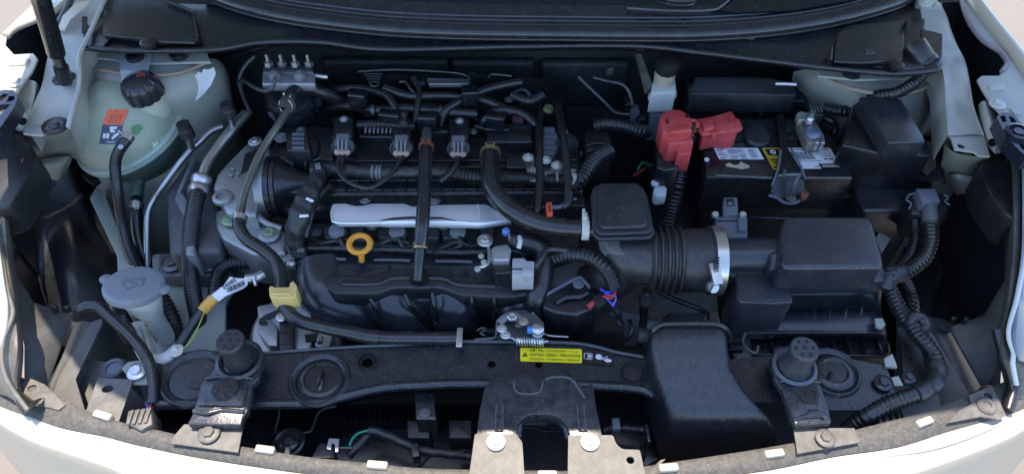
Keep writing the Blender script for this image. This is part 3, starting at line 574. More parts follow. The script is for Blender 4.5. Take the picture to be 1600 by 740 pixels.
mk('panel_latch', prism(rnd([(1415, 31), (1422, 30), (1423, 39), (1416, 41)], 1), .187, .17), blkM, cw, bev=.0015)
for x, y in ((1401, 101),): mk('panel_clip', lathe([(.011, -.004), (.011, .002), (.007, .004), (0, .004)], P(x, y, .182), n=18), rub, cw)
mk('cover_divider', tube([(1298, 75, .186), (1297, 95, .178)], .003), blk, cw)
mk('cover_end_flap', plate([(130, 55, .17), (174, 57, .175), (158, 76, .17), (128, 74, .165)], .17, .004), blk, cw, ang=60)
mk('cover_end_flap', plate([(1440, 44, .185), (1450, 80, .18), (1468, 108, .17), (1447, 110, .17), (1438, 70, .18)], .17, .004), blk, cw, ang=60)
sl2 = thing('bonnet_seal', 'long curved black rubber bonnet seal along the windscreen base', 'rubber seal', P(800, 50, .2))
cv = [(322, -12), (370, 6), (430, 21), (500, 32), (600, 43), (700, 48), (800, 50), (900, 51), (1000, 52), (1100, 51), (1200, 44), (1280, 33), (1340, 20), (1400, 2), (1430, -12)]
mk('seal_bulb', tube([(x, y, .185) for x, y in cv], .0125, flat=.8), M('seal_rubber', (.030, .031, .036), .30, var=.2, dust=.12, bump=.15), sl2)
mk('seal_base', tube([(x, y-11, .185) for x, y in cv], .006), blk, sl2)
mk('seal_lip', tube([(x, y+11, .176) for x, y in cv], .004), blk, sl2)
wd = thing('windscreen', 'dark windscreen glass with curved lower edge above the bonnet seal', 'windscreen', P(800, 10, .22))
mk('lower_trim', sgrid([[(x, y-13-d, .185+d*.0002) for x, y in cv] for d in (0, 7, 16, 30)], 3), M('trim_black', (.034, .036, .042), .35, var=.2, dust=.2), wd)
gb = [(280, -30), (360, -18), (450, -4), (560, 6), (700, 13), (830, 13), (970, 16), (1050, 18), (1110, 17), (1140, 0), (1160, -14), (1180, -30)]
for dy, rr in ((-17, .0022), (-24, .0016)): mk('trim_highlight', tube([(x, y+dy, .187) for x, y in cv], rr), M('highlight_grey', (.10, .105, .12), .25), wd)  # pale lines added to imitate highlight streaks on the trim
mk('trim_lip', tube([(980, 13, .194), (1050, 17, .194), (1110, 16, .194), (1130, 8, .197), (1148, -10, .203)], .002), M('lip_grey', (.10, .11, .12), .4), wd)
mk('glass', sgrid([[P(x, 16-.00003*(x-850)**2 if 1 else 0, .176)+Vector((0, .13*k, .075*k)) for x in (100, 400, 600, 800, 1000, 1200, 1500)] for k in range(5)], 3, True), gls, wd)
mk('inner_trim_panel', plate([(1145, -20, .20), (1112, 14, .194), (1150, 20, .193), (1240, 16, .193), (1330, 0, .195), (1360, -20, .20)], .193, .003), gls, wd)
wp = thing('wiper', 'black wiper arm foot lying on the windscreen base', 'wiper', P(1050, 0, .2))
mk('wiper_arm', tube([(1000, -14, .215, .006), (1022, -3, .215, .007), (1045, 4, .215, .010), (1075, 5, .215, .010), (1084, -6, .215, .008)], .008, flat=.6), blkG, wp)
mk('wiper_blade', tube([(1020, -8, .222), (1050, 1, .222), (1085, 1, .222)], .004), blkG, wp)
# ---- the open bonnet whose shade lies over the bay
hd = thing('bonnet', 'open cream bonnet above the bay, out of frame, casting its shade', 'bonnet', (0, 1.20, .21))
HA = R(52)
def HP(x, s, t=0):   # s along the panel from the hinge, t = thickness below
    return Vector((x, 1.17-s*math.cos(HA)-t*math.sin(HA), .225+s*math.sin(HA)-t*math.cos(HA)+.0))
edge = [(0, -.80, .835), (.2, -.768, .832), (.35, -.748, .81), (.47, -.745, .79), (.62, -.742, .757), (.68, -.708, .728), (.73, -.675, .705), (.78, -.636, .685), (.83, -.598, .66), (.885, -.53, .60), (.92, -.40, .43), (.94, -.25, .345), (.962, -.09, .12)]
rows = [[HP(a+(b-a)*k/8, s, -.03*(1-(k/4-1)**2)*math.sin(s*math.pi)) for k in range(9)] for s, a, b in edge]
mk('bonnet_skin', sgrid(rows, 2, True), cream, hd, solid=.004)
rows2 = [[v-Vector((0, math.sin(HA), math.cos(HA)))*.022 for v in r[1:-1]] for r in rows[:-2]]
mk('bonnet_inner_panel', sgrid(rows2, 2, True), M('bonnet_inside', (.30, .30, .30), .45), hd, solid=.002)
# ================================================================== left side: coolant tank, washer filler, pipes
blk_eng = thing('engine_block', 'dark engine and gearbox mass low in the bay under the covers', 'engine', P(650, 350, -.4))
mk('block_casting', prism([(440, 205), (880, 205), (900, 520), (470, 520)], -.09, -.41), aluD, blk_eng, bev=.01)
mk('gearbox_casting', prism([(880, 300), (1110, 300), (1130, 520), (900, 520)], -.20, -.41), aluD, blk_eng, bev=.02)

# coolant tank (ellipsoid)
TC = P(205, 203, .03); TR = .0925; TZ = .080
ct = thing('coolant_tank', 'round translucent green coolant tank with black screw cap and orange warning label', 'coolant tank', TC-Vector((0, 0, .08)))
tax = Vector((-.26, -.10, 1))
up = [(TR*math.cos(a), .092*math.sin(a)) for a in [i*math.pi/28 for i in range(15)]]
tU = mk('upper_shell', lathe(up, TC, tax, 48), tankU, ct)
mk('lower_shell', lathe([(TR, 0), (TR*.98, -.016), (TR*.90, -.036), (TR*.76, -.056), (TR*.55, -.070), (0, -.080)], TC, tax, 40), tankL, ct)
mk('welded_seam', lathe([(TR, -.008), (TR+.005, -.007), (TR+.0065, -.003), (TR+.003, -.001), (TR+.003, .001), (TR+.0065, .003), (TR+.005, .007), (TR, .008)], TC, tax, 48), M('tank_seam', (.36, .44, .38), .35, sss=.3), ct)
tm = axisM(tax); tmi = tm.transposed()
def tsurf(px, py):   # photo point onto the tank's upper shell
    o = tmi @ (Vector((0, 0, CAM_H))-TC); d = tmi @ ray(px, py); s = Vector((1/TR, 1/TR, 1/.092))
    o = Vector((o.x*s.x, o.y*s.y, o.z*s.z)); d = Vector((d.x*s.x, d.y*s.y, d.z*s.z)); rad = 1.012
    A, B, Cc = d.dot(d), 2*o.dot(d), o.dot(o)-rad*rad; D = B*B-4*A*Cc
    t = (-B-math.sqrt(max(D, 0)))/(2*A); return Vector((0, 0, CAM_H))+ray(px, py)*t
qo = [(160, 195), (192, 195), (201, 171), (168, 171)]; qn = [(155, 225), (187, 226), (192, 195), (160, 195)]
mk('warning_label', cellgrid(qo, tsurf), lblO, ct); mk('instruction_label', cellgrid(qn, tsurf), lblN, ct)
eps = lambda f: (lambda x, y: f(x, y)+Vector((0, -.5, .85))*.0006)
ts2 = eps(tsurf)
random.seed(2)
decal('label_text_lines', [rc(.15+random.random()*.1, .12+i*.105, .80+random.random()*.1, .155+i*.105) for i in range(6)]+[[(.42, .84), (.58, .84), (.5, .93)]], qo, ts2, M('dark_red_print', (.25, .03, .02), .5), ct)
decal('label_icons', [rc(.40, .78, .75, .90), rc(.46, .60, .68, .72), rc(.42, .66, .60, .80), rc(.12, .30, .26, .55), rc(.29, .30, .43, .55), [(.55, .30), (.62, .24), (.9, .50), (.86, .62), (.66, .50)], rc(.35, .09, .75, .13)], qn, ts2, prtW, ct)
text('max_marking', 'MAX', [(240, 235), (264, 216), (266, 206), (238, 222)], tsurf, M('moulded_letters', (.62, .60, .42), .5), ct, .01)
decal('green_stain', [[(.5+.5*math.cos(a)*(1+.2*math.sin(3*a)), .5+.5*math.sin(a)) for a in [i*.5 for i in range(12)]]], [(203, 212), (221, 210), (224, 194), (207, 194)], tsurf, M('green_stain', (.09, .22, .09), .4, var=.4, vscale=120), ct)
# cap
ncp = P(228, 152, .115); cax = Vector((-.10, -.06, 1))
mk('filler_neck', lathe([(.029, -.03), (.0275, .0), (.026, .004)], P(229, 152, .102), cax, 28), M('neck_cream', (.40, .42, .33), .45), ct)
lob = lambda a: 1-.085*(1 if abs(math.cos(a*6)) < .24 else 0)
cap = mk('screw_cap', lathe([(.024, 0), (.0300, .001), (.0305, .006), (.0295, .022), (.0275, .029), (.0225, .033), (.0212, .033), (.0205, .031), (.009, .031), (0, .0315)], P(229, 150, .106), cax, 84, lob), M('cap_plastic', (.028, .031, .038), .45, bump=.2, var=.2, dust=.12), ct)
cq = [(212, 121), (232, 121), (234, 111), (214, 111)]
decal('cap_symbol', [[(.0, .0), (.1, .5), (.0, .9), (.22, .8), (.22, .1)], rc(.3, .1, .42, .9), rc(.46, .3, .56, 1), rc(.6, .1, .7, .9), rc(.74, .2, .84, .8), rc(.88, .1, 1, .7)], cq, lambda x, y: P(x, y, .1385), M('red_print', (.5, .06, .04), .5), cap)
# hoses on the tank
h1 = thing('tank_hose', 'ribbed black hose clamped to the front of the green coolant tank', 'hose', P(190, 300, -.05))
mk('hose', tube([(202, 214, .098), (194, 224, .094), (184, 240, .08), (180, 262, .06), (184, 300, .03), (191, 350, -.02), (203, 395, -.05), (225, 440, -.09), (248, 480, -.12)], .0112, 'corr', n=18, pitch=.0040, amp=.035), rub, h1)
clampring(h1, P(199, 216, .098), (P(205, 208, .098)-P(192, 228, .094)), .0108, .010, zinc)
tq = [(184, 232), (192, 236), (195, 230), (187, 226)]
text('hose_mark', '8', [(183, 231), (190, 234), (194, 228), (187, 225)], .1055, prtW, h1, .02)
h2 = thing('tank_hose', 'short black hose with spring clamp directly below the green coolant tank', 'hose', P(213, 340, -.05))
mk('hose', tube([(213, 305, -.03), (213, 330, -.035), (216, 370, -.06), (235, 430, -.1), (260, 500, -.14)], .0125, n=18), rub, h2)
clampring(h2, P(213, 322, -.033), (0, -.8, -.3), .0135, .012, zinc); mk('hose_nipple', lathe([(.011, -.03), (.011, .02)], P(213, 306, -.03), (0, -.6, -.3), 16), tankL, h2)
text('hose_mark', '8', [(209, 326), (217, 327), (218, 320), (210, 319)], -.020, prtW, h2, .02)
# air-conditioning pipes
a1 = thing('thin_coolant_pipe', 'thin bare aluminium pipe with black valve cap right of the green tank', 'pipe', P(240, 300, 0))
mk('pipe', tube([(348, 198, .05), (330, 205, .05), (312, 222, .045), (300, 232, .04), (280, 256, .03), (256, 288, .01), (240, 312, -.01), (232, 330, -.02), (230, 360, -.04), (231, 440, -.10)], .0052, n=14), aluP, a1)
mk('valve_stem', tube([(299, 230, .045), (295, 216, .065)], .006), aluP, a1)
mk('valve_cap', lathe([(.0095, 0), (.0115, .001), (.0115, .016), (.009, .018), (.009, .022), (.0105, .023), (.0105, .027), (0, .028)], P(295, 214, .062), (-.05, .05, 1), 20, lambda a: 1+.03*math.cos(a*10)), blkM, a1)
a2 = thing('large_coolant_pipe', 'thick aluminium pipe with crimped ferrule running into a black hose', 'pipe', P(310, 300, 0))
mk('pipe', tube([(384, 178, .06), (374, 190, .06), (360, 206, .06), (342, 228, .055), (326, 252, .05), (318, 272, .045), (314, 290, .04)], .0098, n=18), aluP, a2)
mk('ferrule', lathe([(.011, -.016), (.0155, -.015), (.0165, -.008), (.0145, -.002), (.013, .0), (.0155, .003), (.0165, .010), (.0150, .014), (.0105, .017)], P(313, 289, .04), P(318, 272, .045)-P(308, 305, .035), 24), zinc, a2)
mk('hose', tube([(311, 296, .04), (306, 315, .035), (300, 350, .02), (297, 390, .0), (298, 430, -.03), (306, 480, -.06), (318, 530, -.10), (330, 570, -.13)], .0150, 'corr', n=20, pitch=.0045, amp=.03), rub, a2)
mk('valve_stem', tube([(365, 200, .06), (361, 184, .085)], .006), aluP, a2)
mk('valve_cap', lathe([(.009, 0), (.0108, .001), (.0108, .014), (.0085, .016), (.0085, .020), (.010, .021), (.010, .025), (0, .026)], P(361, 182, .085), (-.05, .05, 1), 20, lambda a: 1+.03*math.cos(a*10)), blkM, a2)
a3 = thing('long_bent_pipe', 'thin dull metal pipe bending from the valve block down to the lower coolant hose', 'pipe', P(400, 260, .05))
mk('pipe', tube([(456, 162, .095), (446, 178, .095), (432, 200, .095), (416, 224, .09), (402, 250, .085), (390, 280, .08), (381, 304, .075), (377, 325, .07), (374, 340, .07)], .0062, n=16), M('dull_pipe', (.20, .215, .20), .35, .8, var=.3, dust=.1), a3)
mk('upper_hose', tube([(447, 170, .095), (452, 152, .105), (466, 140, .10), (486, 140, .09), (515, 150, .07), (555, 170, .03)], .0115, n=18), rub, a3)
clampring(a3, P(449, 165, .098), (.2, .5, -.2), .0118, .009, zinc)
lh = thing('lower_coolant_hose', 'smooth black hose sweeping through the yellow clip and along the front panel', 'hose', P(560, 520, 0))
mk('hose', tube([(374, 340, .07), (373, 352, .068), (384, 372, .06), (408, 388, .05), (428, 405, .04), (439, 430, .032), (440, 455, .03), (446, 480, .025), (466, 500, .02), (500, 510, .015), (545, 519, .01), (600, 527, .008), (660, 528, .008), (722, 528, .006)], .0125, n=22), M('smooth_hose', (.017, .018, .021), .42, var=.2, dust=.1, bump=.15), lh)
mk('hose_sleeve', tube([(546, 519, .0105), (575, 525, .009), (594, 527, .0085)], .0140, n=22), rub, lh)
clampring(lh, P(375, 342, .07), (0, -.5, -.05), .0128, .008, zinc)
mk('clamp', box(P(718, 527, .020), (.008, .030, .004)), zinc, lh, bev=.001); 
yc = thing('hose_clip', 'cream yellow plastic clip holding the lower coolant hose', 'clip', P(438, 458, .02))
mk('clip_body', prism(rnd([(420, 448), (424, 445), (429, 448), (450, 448), (455, 444), (459, 447), (459, 462), (457, 464), (424, 465), (421, 462)], 2), .050, .026), clipY, yc, bev=.002)
mk('clip_jaw', prism(rnd([(452, 442), (458, 438), (464, 446), (462, 462), (457, 462)], 2), .050, .02), clipY, yc, bev=.002)
mk('clip_ridge', box(P(440, 459, .053), (.026, .004, .003)), clipY, yc, bev=.001)

# washer filler
wt = thing('washer_filler', 'blue-grey washer fluid cap with windscreen symbol on a translucent neck', 'washer filler', P(212, 560, -.1))
WC = P(209, 445, .065); wax = Vector((-.02, -.12, 1))
wax = Vector((.12, .24, 1))
wcap = mk('filler_cap', lathe([(.035, -.010), (.0372, -.009), (.0382, -.004), (.0380, .001), (.036, .003), (.032, .0035), (0, .0035)], WC, wax, 44), bluP, wt)
wm = axisM(wax)
def wpt(x, y, z=.0042): return WC+wm @ Vector((x, y, z))
def wsurf(px, py):
    n = wm @ Vector((0, 0, 1)); d = ray(px, py); o = Vector((0, 0, CAM_H)); p0 = WC+n*.0041
    return o+d*((p0-o).dot(n)/d.dot(n))
for dx, dy in ((-.92, -.38), (.96, .25)):
    mk('cap_lug', lathe([(.0065, -.004), (.008, -.003), (.008, .001), (.0065, .002), (0, .002)], wpt(dx*.0405, dy*.0405, 0), wax, 18), bluP, wcap)
gq = [(192, 452), (228, 446), (226, 432), (190, 438)]
def ln(x0, y0, x1, y1, w=.05):
    d = Vector((x1-x0, y1-y0)); n = Vector((-d.y, d.x)).normalized()*w/2
    return [(x0+n.x, y0+n.y), (x1+n.x, y1+n.y), (x1-n.x, y1-n.y), (x0-n.x, y0-n.y)]
symp = [(0, .75), (.25, .88), (.6, .92), (1, .82), (.85, .1), (.62, .2), (.42, .16), (.2, -.05)]
decal('washer_symbol', [ln(*symp[i], *symp[(i+1) % 8], .035) for i in range(8)]+[ln(.35, .72, .55, .45, .05), ln(.55, .45, .7, .52, .05)]+[ln(.08+.16*i, 1.05+.09*math.sin(i*.7+.2), .15+.16*i, 1.13+.09*math.sin(i*.7+.5), .035) for i in range(6)], gq, wsurf, M('moulded_shadow_blue', (.055, .065, .09), .6), wcap)
mk('filler_neck', lathe([(.028, 0), (.027, -.012), (.023, -.035), (.0155, -.062), (.013, -.075), (.013, -.13)], WC-Vector((0, 0, .008)), (.05, -.05, 1), 32), trn, wt)
mk('neck_rib', plate([(222, 508, -.03), (233, 512, -.05), (248, 556, -.06), (236, 560, -.05)], -.03, .01), trn, wt)
mk('filler_tube', tube([(216, 505, -.05), (222, 540, -.08), (240, 570, -.12)], .012, n=18), trn, wt)
wl = mk('washer_tank', prism([(185, 370), (203, 372), (206, 450), (188, 470), (182, 440)], -.08, -.3, bev := 1.0) if False else prism(rnd([(150, 292), (162, 300), (188, 370), (208, 400), (212, 440), (186, 470), (183, 400), (140, 310)], 4), -.06, -.3), M('rail_pale', (.34, .37, .34), .5, dust=.1, var=.1, sss=.2), bev=.006)
tag(wl, 'pale narrow tank edge running down left of the ribbed tank hose', 'tank')
mk('black_strap', box(P(143, 280, -.03), (.03, .012, .012), -35), rub, wl)
# cable with paper tag
cb = thing('tagged_cable', 'black cable with amber tape and white paper tag reading 24085', 'cable', P(290, 540, 0))
mk('cable', tube([(272, 556, .0), (285, 532, .01), (300, 508, .02), (316, 486, .03), (328, 472, .035)], .0066, n=14), rub, cb)
mk('amber_tape', tube([(316, 486, .031), (325, 475, .034), (334, 466, .036)], .0076, n=14), orng, cb)
mk('sheath_end', tube([(334, 466, .036), (345, 458, .038), (352, 452, .04)], .0066, n=12), lblW, cb)
tg = mk('paper_tag', plate([(335, 463, .040), (345, 452, .044), (359, 432, .046), (368, 434, .046), (386, 435, .044), (387, 444, .044), (380, 450, .044), (352, 462, .042), (342, 470, .040)], .042, .0008), lblW, cb)
text('tag_number', '24085', [(349, 452), (370, 438), (366, 433), (346, 447)], .0475, prtK, tg, .02)
decal('tag_barcode', [rc(i*.08, 0, i*.08+.045+(i % 3)*.012, 1) for i in range(12)], [(356, 457), (384, 444), (382, 437), (354, 450)], .0475, prtK, tg)
mk('cable_boot', tube([(244, 562, -.01), (258, 560, .0), (270, 552, .004), (280, 544, .008)], .0085), trn, cb)
mk('cable_lug', lathe([(.009, -.003), (.010, 0), (.010, .003), (0, .003)], P(276, 549, .010)), zinc, cb)
mk('earth_wire', tube([(322, 480, .04), (314, 500, .032), (300, 530, .02), (285, 545, .014)], .0008, n=6), M('green_yellow_wire', (.30, .34, .03), .4), cb)
# washer pump harness
wh = thing('washer_harness', 'taped black harness arching from the guide panel down to a grey-black connector', 'harness', P(200, 560, 0))
mk('harness', tube([(120, 496, .03), (124, 484, .045), (138, 477, .05), (156, 480, .05), (174, 496, .045), (200, 520, .035), (222, 546, .025), (236, 572, .015), (240, 600, .008), (239, 630, .0)], .0115, n=18), rub, wh)
for i, m_ in enumerate((wireB, wireR, prtK)): mk('wire', tube([(232+i*4, 628, .002), (230+i*4, 640, .004)], .002, n=6), m_, wh)
cn = mk('connector', prism(rnd([(200, 641), (236, 636), (238, 662), (220, 672), (196, 660)], 2), .016, -.02), M('weathered_grey_connector', (.07, .065, .06), .55, bump=.4, dust=.4), wh, bev=.002)
for i in range(4): mk('connector_rib', box(P(204+i*9, 652-i, .017), (.004, .020, .005)), M('weathered_grey_connector', (.07, .065, .06)), cn, bev=.001)
w3_ = thing('bundle_hose', 'corrugated black hose behind the washer neck', 'hose', P(255, 500, -.1))
mk('hose', tube([(238, 440, -.02), (250, 465, -.04), (268, 500, -.06), (274, 540, -.09), (262, 590, -.12)], .0155, 'corr', pitch=.006), rub, w3_)
mk('plain_hose', tube([(228, 480, -.06), (240, 510, -.07), (250, 545, -.09), (256, 590, -.12)], .011), rub, w3_)
cc = thing('pump_connector', 'small black plug with loose wires beside the washer neck', 'connector', P(190, 500, 0))
mk('plug', prism(rnd([(170, 494), (196, 490), (199, 508), (176, 510)], 2), .02, -.02), blkM, cc, bev=.002)
for i, m_ in enumerate((prtK, M('tan_wire', (.3, .22, .15), .5), prtK)): mk('wire', tube([(168+i*4, 474+i*2, .03), (172+i*4, 484, .03), (176+i*4, 494, .02)], .0022, n=6), m_, cc)

# engine mount and castings
cr = thing('chassis_rail', 'pale green chassis rail and mounting lug between washer neck and alternator', 'chassis rail', P(290, 450, -.1))
mk('rail_top', plate(rnd([(236, 396), (352, 396), (366, 410), (372, 440), (352, 470), (352, 560), (240, 560), (225, 500), (240, 440)], 8), -.075, .01, holes=[(333, 447, 7)]), M('rail_green', (.27, .29, .27), .45, dust=.2, bump=.2), cr, bev=.002)
mk('rail_side', plate([(245, 560, -.08), (360, 560, -.08), (360, 640, -.25), (245, 640, -.25)], -.1, .01), body, cr)
em = thing('engine_mount', 'dark ribbed engine mount bracket with two hex bolts beside the thick hose', 'engine mount', P(290, 330, -.05))
mtG = M('grey_mount', (.085, .09, .098), .48, .3, bump=.4, var=.2, dust=.2)
mk('mount_body', prism([(258, 298), (296, 246), (312, 250), (330, 282), (345, 340), (345, 392), (264, 396)], .0, -.06, 1.03), mtG, em, bev=.008)
mk('mount_rib', prism([(276, 300), (286, 300), (300, 325), (304, 398), (290, 398), (288, 340), (272, 310)], .012, -.04), M('mount_rib_grey', (.22, .235, .25), .45, .3, bump=.3, dust=.1), em, bev=.003)
mk('mount_rib', prism([(298, 246), (306, 246), (282, 300), (276, 300)], .010, -.04), M('mount_rib_grey', (.22, .235, .25)), em, bev=.002)
mk('mount_foot', prism(rnd([(247, 394), (350, 394), (352, 428), (300, 432), (245, 430)], 8), -.045, -.073), mtG, em, bev=.004)
for x in (268, 324): bolt(em, x, 410, -.038, .0125, M('dark_bolt', (.10, .105, .12), .35, .8, dust=.1))
tc_ = thing('mount_bracket', 'cast aluminium bracket with two pale green bolts right of the thick hose', 'bracket', P(390, 300, 0))
mk('bracket_arm', prism([(384, 224), (404, 217), (420, 222), (424, 240), (408, 290), (400, 336), (352, 332), (332, 292), (338, 272), (352, 256)], .045, -.03, 1.04), alu, tc_, bev=.006)
mk('bracket_window', prism([(383, 240), (402, 233), (392, 262), (376, 272)], .0465, .043), prtK, tc_)
mk('bracket_pad', prism(rnd([(336, 330), (362, 320), (384, 332), (430, 350), (448, 362), (446, 396), (420, 398), (392, 396), (346, 372), (336, 352)], 6), .015, -.06), alu, tc_, bev=.005)
mk('bracket_rib', tube([(402, 338, .03), (420, 350, .025), (440, 357, .02)], .005), alu, tc_)
mk('cast_boss', lathe([(.015, 0), (.015, .006), (.012, .008), (.009, .008), (.008, .003), (0, .003)], P(349, 311, .044), n=28), alu, tc_)
for x, y in ((359, 268), (367, 275), (356, 278)): mk('cast_mark', lathe([(.005, 0), (.005, .002), (.0035, .002), (.003, .001), (0, .001)], P(x+3, y-2, .0455), n=12), alu, tc_)
bolt(tc_, 360, 341, .022, .0105, gtag); bolt(tc_, 421, 364, .022, .0120, gtag, wmat=alu)
mk('lower_web', plate([(346, 372, -.02), (392, 398, -.02), (400, 430, -.06), (372, 440, -.08), (350, 410, -.06)], -.03, .012), aluD, tc_)
bh = thing('bundle_hose', 'corrugated black hose disappearing under the aluminium bracket', 'hose', P(380, 410, -.05))
mk('hose', tube([(336, 460, -.05), (340, 430, -.04), (356, 414, -.03), (385, 410, -.03), (430, 412, -.04)], .0125, 'corr', pitch=.006), rub, bh)
mk('metal_nipple', tube([(384, 436, .0), (400, 434, .0), (412, 428, .0)], .008), zinc, bh)
mk('ring_clip', tube([(400, 446, .0), (398, 436, .004), (404, 428, .004)], .003), zinc, bh)

# alternator
al = thing('alternator', 'silver alternator housing with black cooling slots under the smooth hose', 'alternator', P(460, 520, -.1))
AC = P(460, 520, -.055)
mk('housing', lathe([(.060, -.05), (.066, -.04), (.066, -.006), (.058, .006), (0, .008)], AC, (0, -.25, 1), 36), alu, al)
random.seed(9)
for i, pts in enumerate(([(402, 478), (432, 472), (436, 482), (416, 490), (404, 498)], [(400, 500), (420, 498), (434, 510), (434, 540), (420, 540), (404, 520)], [(462, 476), (490, 476), (504, 490), (498, 500), (474, 500), (460, 490)], [(458, 505), (480, 502), (490, 520), (484, 546), (460, 548)], [(494, 504), (516, 504), (520, 520), (512, 548), (492, 540)])):
    mk('housing_rib', prism(rnd(pts, 3), -.028, -.07), alu, al, bev=.003)
for pts in ([(484, 492), (500, 488), (506, 498), (490, 503)], [(476, 522), (496, 520), (498, 532), (478, 534)], [(404, 500), (416, 500), (418, 506), (406, 507)]):
    mk('cooling_slot', prism(pts, -.0265, -.03), prtK, al)
mk('drive_belt', prism([(436, 478), (458, 478), (458, 552), (436, 552)], -.018, -.06), blkM, al, bev=.002)
for i in range(4): mk('belt_groove', box(P(447, 486+i*17, -.0175), (.018, .0012, .001)), prtK, al)
mk('terminal_post', tube([(500, 526, -.01), (500, 535, -.01)], .004), zinc, al)
bolt(al, 440, 494, -.01, .006)
# ================================================================== engine top
vc = thing('valve_cover', 'long black plastic valve cover with ribs and bolts across the engine', 'valve cover', P(660, 260, 0))
mk('cover_body', prism(rnd([(432, 196), (880, 196), (905, 215), (912, 300), (470, 304), (430, 240)], 6), .035, -.05, 1.01), blk, vc, bev=.008)
mk('front_step', prism([(438, 292), (908, 288), (915, 322), (440, 328)], .018, -.06), blk, vc, bev=.003)
for y, z in ((252, .037), (262, .037), (282, .037), (297, .034)): mk('long_rib', tube([(500, y, z), (700, y-1, z), (900, y-2, z)], .0022), blk, vc)
for i in range(22): mk('cross_rib', box(P(505+i*18.5, 291, .036), (.0022, .022, .006)), blk, vc)
for i in range(12): mk('cross_rib', box(P(470+i*37, 313, .020), (.0022, .018, .005)), blk, vc)
for x, y in ((571, 310), (679, 311), (893, 305)): bolt(vc, x, y, .022, .0075, M('dark_zinc', (.30, .31, .32), .35, .9, dust=.1))
random.seed(12)
for i, (x0, x1, y0, y1, z) in enumerate(((560, 640, 196, 214, .05), (655, 700, 192, 206, .05), (760, 830, 192, 222, .055), (480, 520, 210, 250, .045), (790, 850, 236, 262, .05))):
    mk('raised_block', prism(rnd([(x0, y0), (x1, y0), (x1+3, y1), (x0-1, y1)], 4), z, .03), blk, vc, bev=.003)
for i in range(8): mk('vent_rib', box(P(572+i*6.5, 201, .058), (.0035, .020, .006)), conG, vc, bev=.001)
# coil packs and plugs
def coil(x, y, lab, first=False):
    t = thing('ignition_coil', lab, 'ignition coil', P(x, y-18, .03), 'ignition coils along the valve cover')
    mk('coil_body', prism(rnd([(x-16, y-46), (x+18, y-46), (x+16, y-14), (x-13, y-14)], 5), .062, .03), blk, t, bev=.003)
    mk('coil_stem', lathe([(.014, -.03), (.014, .01)], P(x, y-10, .045), (0, -.4, .9), 18), blkM, t)
    bolt(t, x+2, y-43, .064, .0055)
    p = mk('plug', lathe([(.0165, -.014), (.0175, -.010), (.0170, .004), (.015, .007), (.0145, .001), (.012, -.001), (0, -.001)], P(x, y+2, .062), (0, -.75, .55), 26, lambda a: 1+.05*math.cos(a*4)), conG, t)
    mk('plug_latch', box(P(x, y-9, .080), (.020, .022, .006), 0, 12), conG, t, bev=.0015)
    mk('plug_window', box(P(x, y-4, .081), (.010, .010, .0055), 0, 35), prtK, t)
    for k in (-1, 0, 1): mk('plug_rib', box(P(x+k*6, y-1, .082), (.0028, .016, .004), 0, 40), conG, t)
    for k in (-1, 0, 1): mk('wire_seal', lathe([(.0044, 0), (.0044, .003), (.002, .0035), (0, .0035)], P(x+k*8, y+9.5, .0655), (0, -.8, .5), 12), M('salmon_seal', (.42, .27, .20), .5), t)
coil(535, 228, 'leftmost ignition coil with grey plug, on the black valve cover')
coil(627, 230, 'second ignition coil with grey plug, left of the straight hose')
coil(716, 231, 'third ignition coil with grey plug, between the straight and the curved hose')
eh = thing('engine_harness', 'taped engine harness lying across the valve cover with corrugated ends', 'harness', P(650, 268, .05))
mk('taped_run', tube([(500, 262, .05), (560, 268, .055), (600, 270, .055), (660, 268, .055), (700, 268, .055)], .0095, 'wrap', n=12), tape, eh)
mk('corrugated_run', tube([(698, 270, .055), (740, 275, .055), (790, 277, .055), (850, 280, .055), (890, 283, .055)], .0115, 'corr', pitch=.0055), rub, eh)
mk('plug_lead', tube([(533, 240, .06), (527, 258, .068), (534, 275, .068), (552, 288, .064), (578, 293, .062), (602, 280, .064), (618, 262, .066), (630, 242, .062)], .0036, flat=.7), tape, eh)
mk('plug_lead', tube([(536, 243, .06), (534, 262, .066), (540, 280, .064)], .003), tape, eh)
mk('plug_lead', tube([(716, 244, .06), (713, 258, .066), (702, 272, .064), (688, 283, .058)], .0042), tape, eh)
for x in (590, 595, 583): mk('harness_tie', lathe([(.010, -.002), (.0112, -.002), (.0112, .002), (.010, .002)], P(x, 269, .055), (1, -.05, 0), 16), conG, eh)
wrp = thing('wrapped_harness', 'thick cloth-taped harness with white paint marks bending down left of the silver shield', 'harness', P(475, 320, .03))
mk('taped_trunk', tube([(520, 263, .05, .010), (502, 266, .056, .012), (494, 284, .058, .013), (486, 300, .058, .015), (474, 322, .055, .0165), (466, 345, .048, .0165), (462, 365, .03, .015), (463, 385, .01, .013)], .014, 'wrap', n=16), tape, wrp)
mk('side_branch', tube([(516, 290, .05), (504, 300, .052), (492, 318, .05), (487, 335, .048), (482, 352, .04), (478, 370, .03)], .0046), rub, wrp)
for x, y, a in ((484, 312, 30), (475, 337, -5)): mk('paint_mark', box(P(x, y, .0755), (.013, .0045, .002), -a), M('paint_white', (.75, .75, .75), .5), wrp, bev=.0008)
mk('ring_clamp', lathe([(.014, -.004), (.0155, -.004), (.0155, .004), (.014, .004)], P(499, 269, .056), (.9, .3, 0), 22), conG, wrp)
mk('ring_clamp', lathe([(.014, -.003), (.0155, -.003), (.0155, .003), (.014, .003)], P(490, 268, .056), (1, .1, 0), 22), blk, wrp)

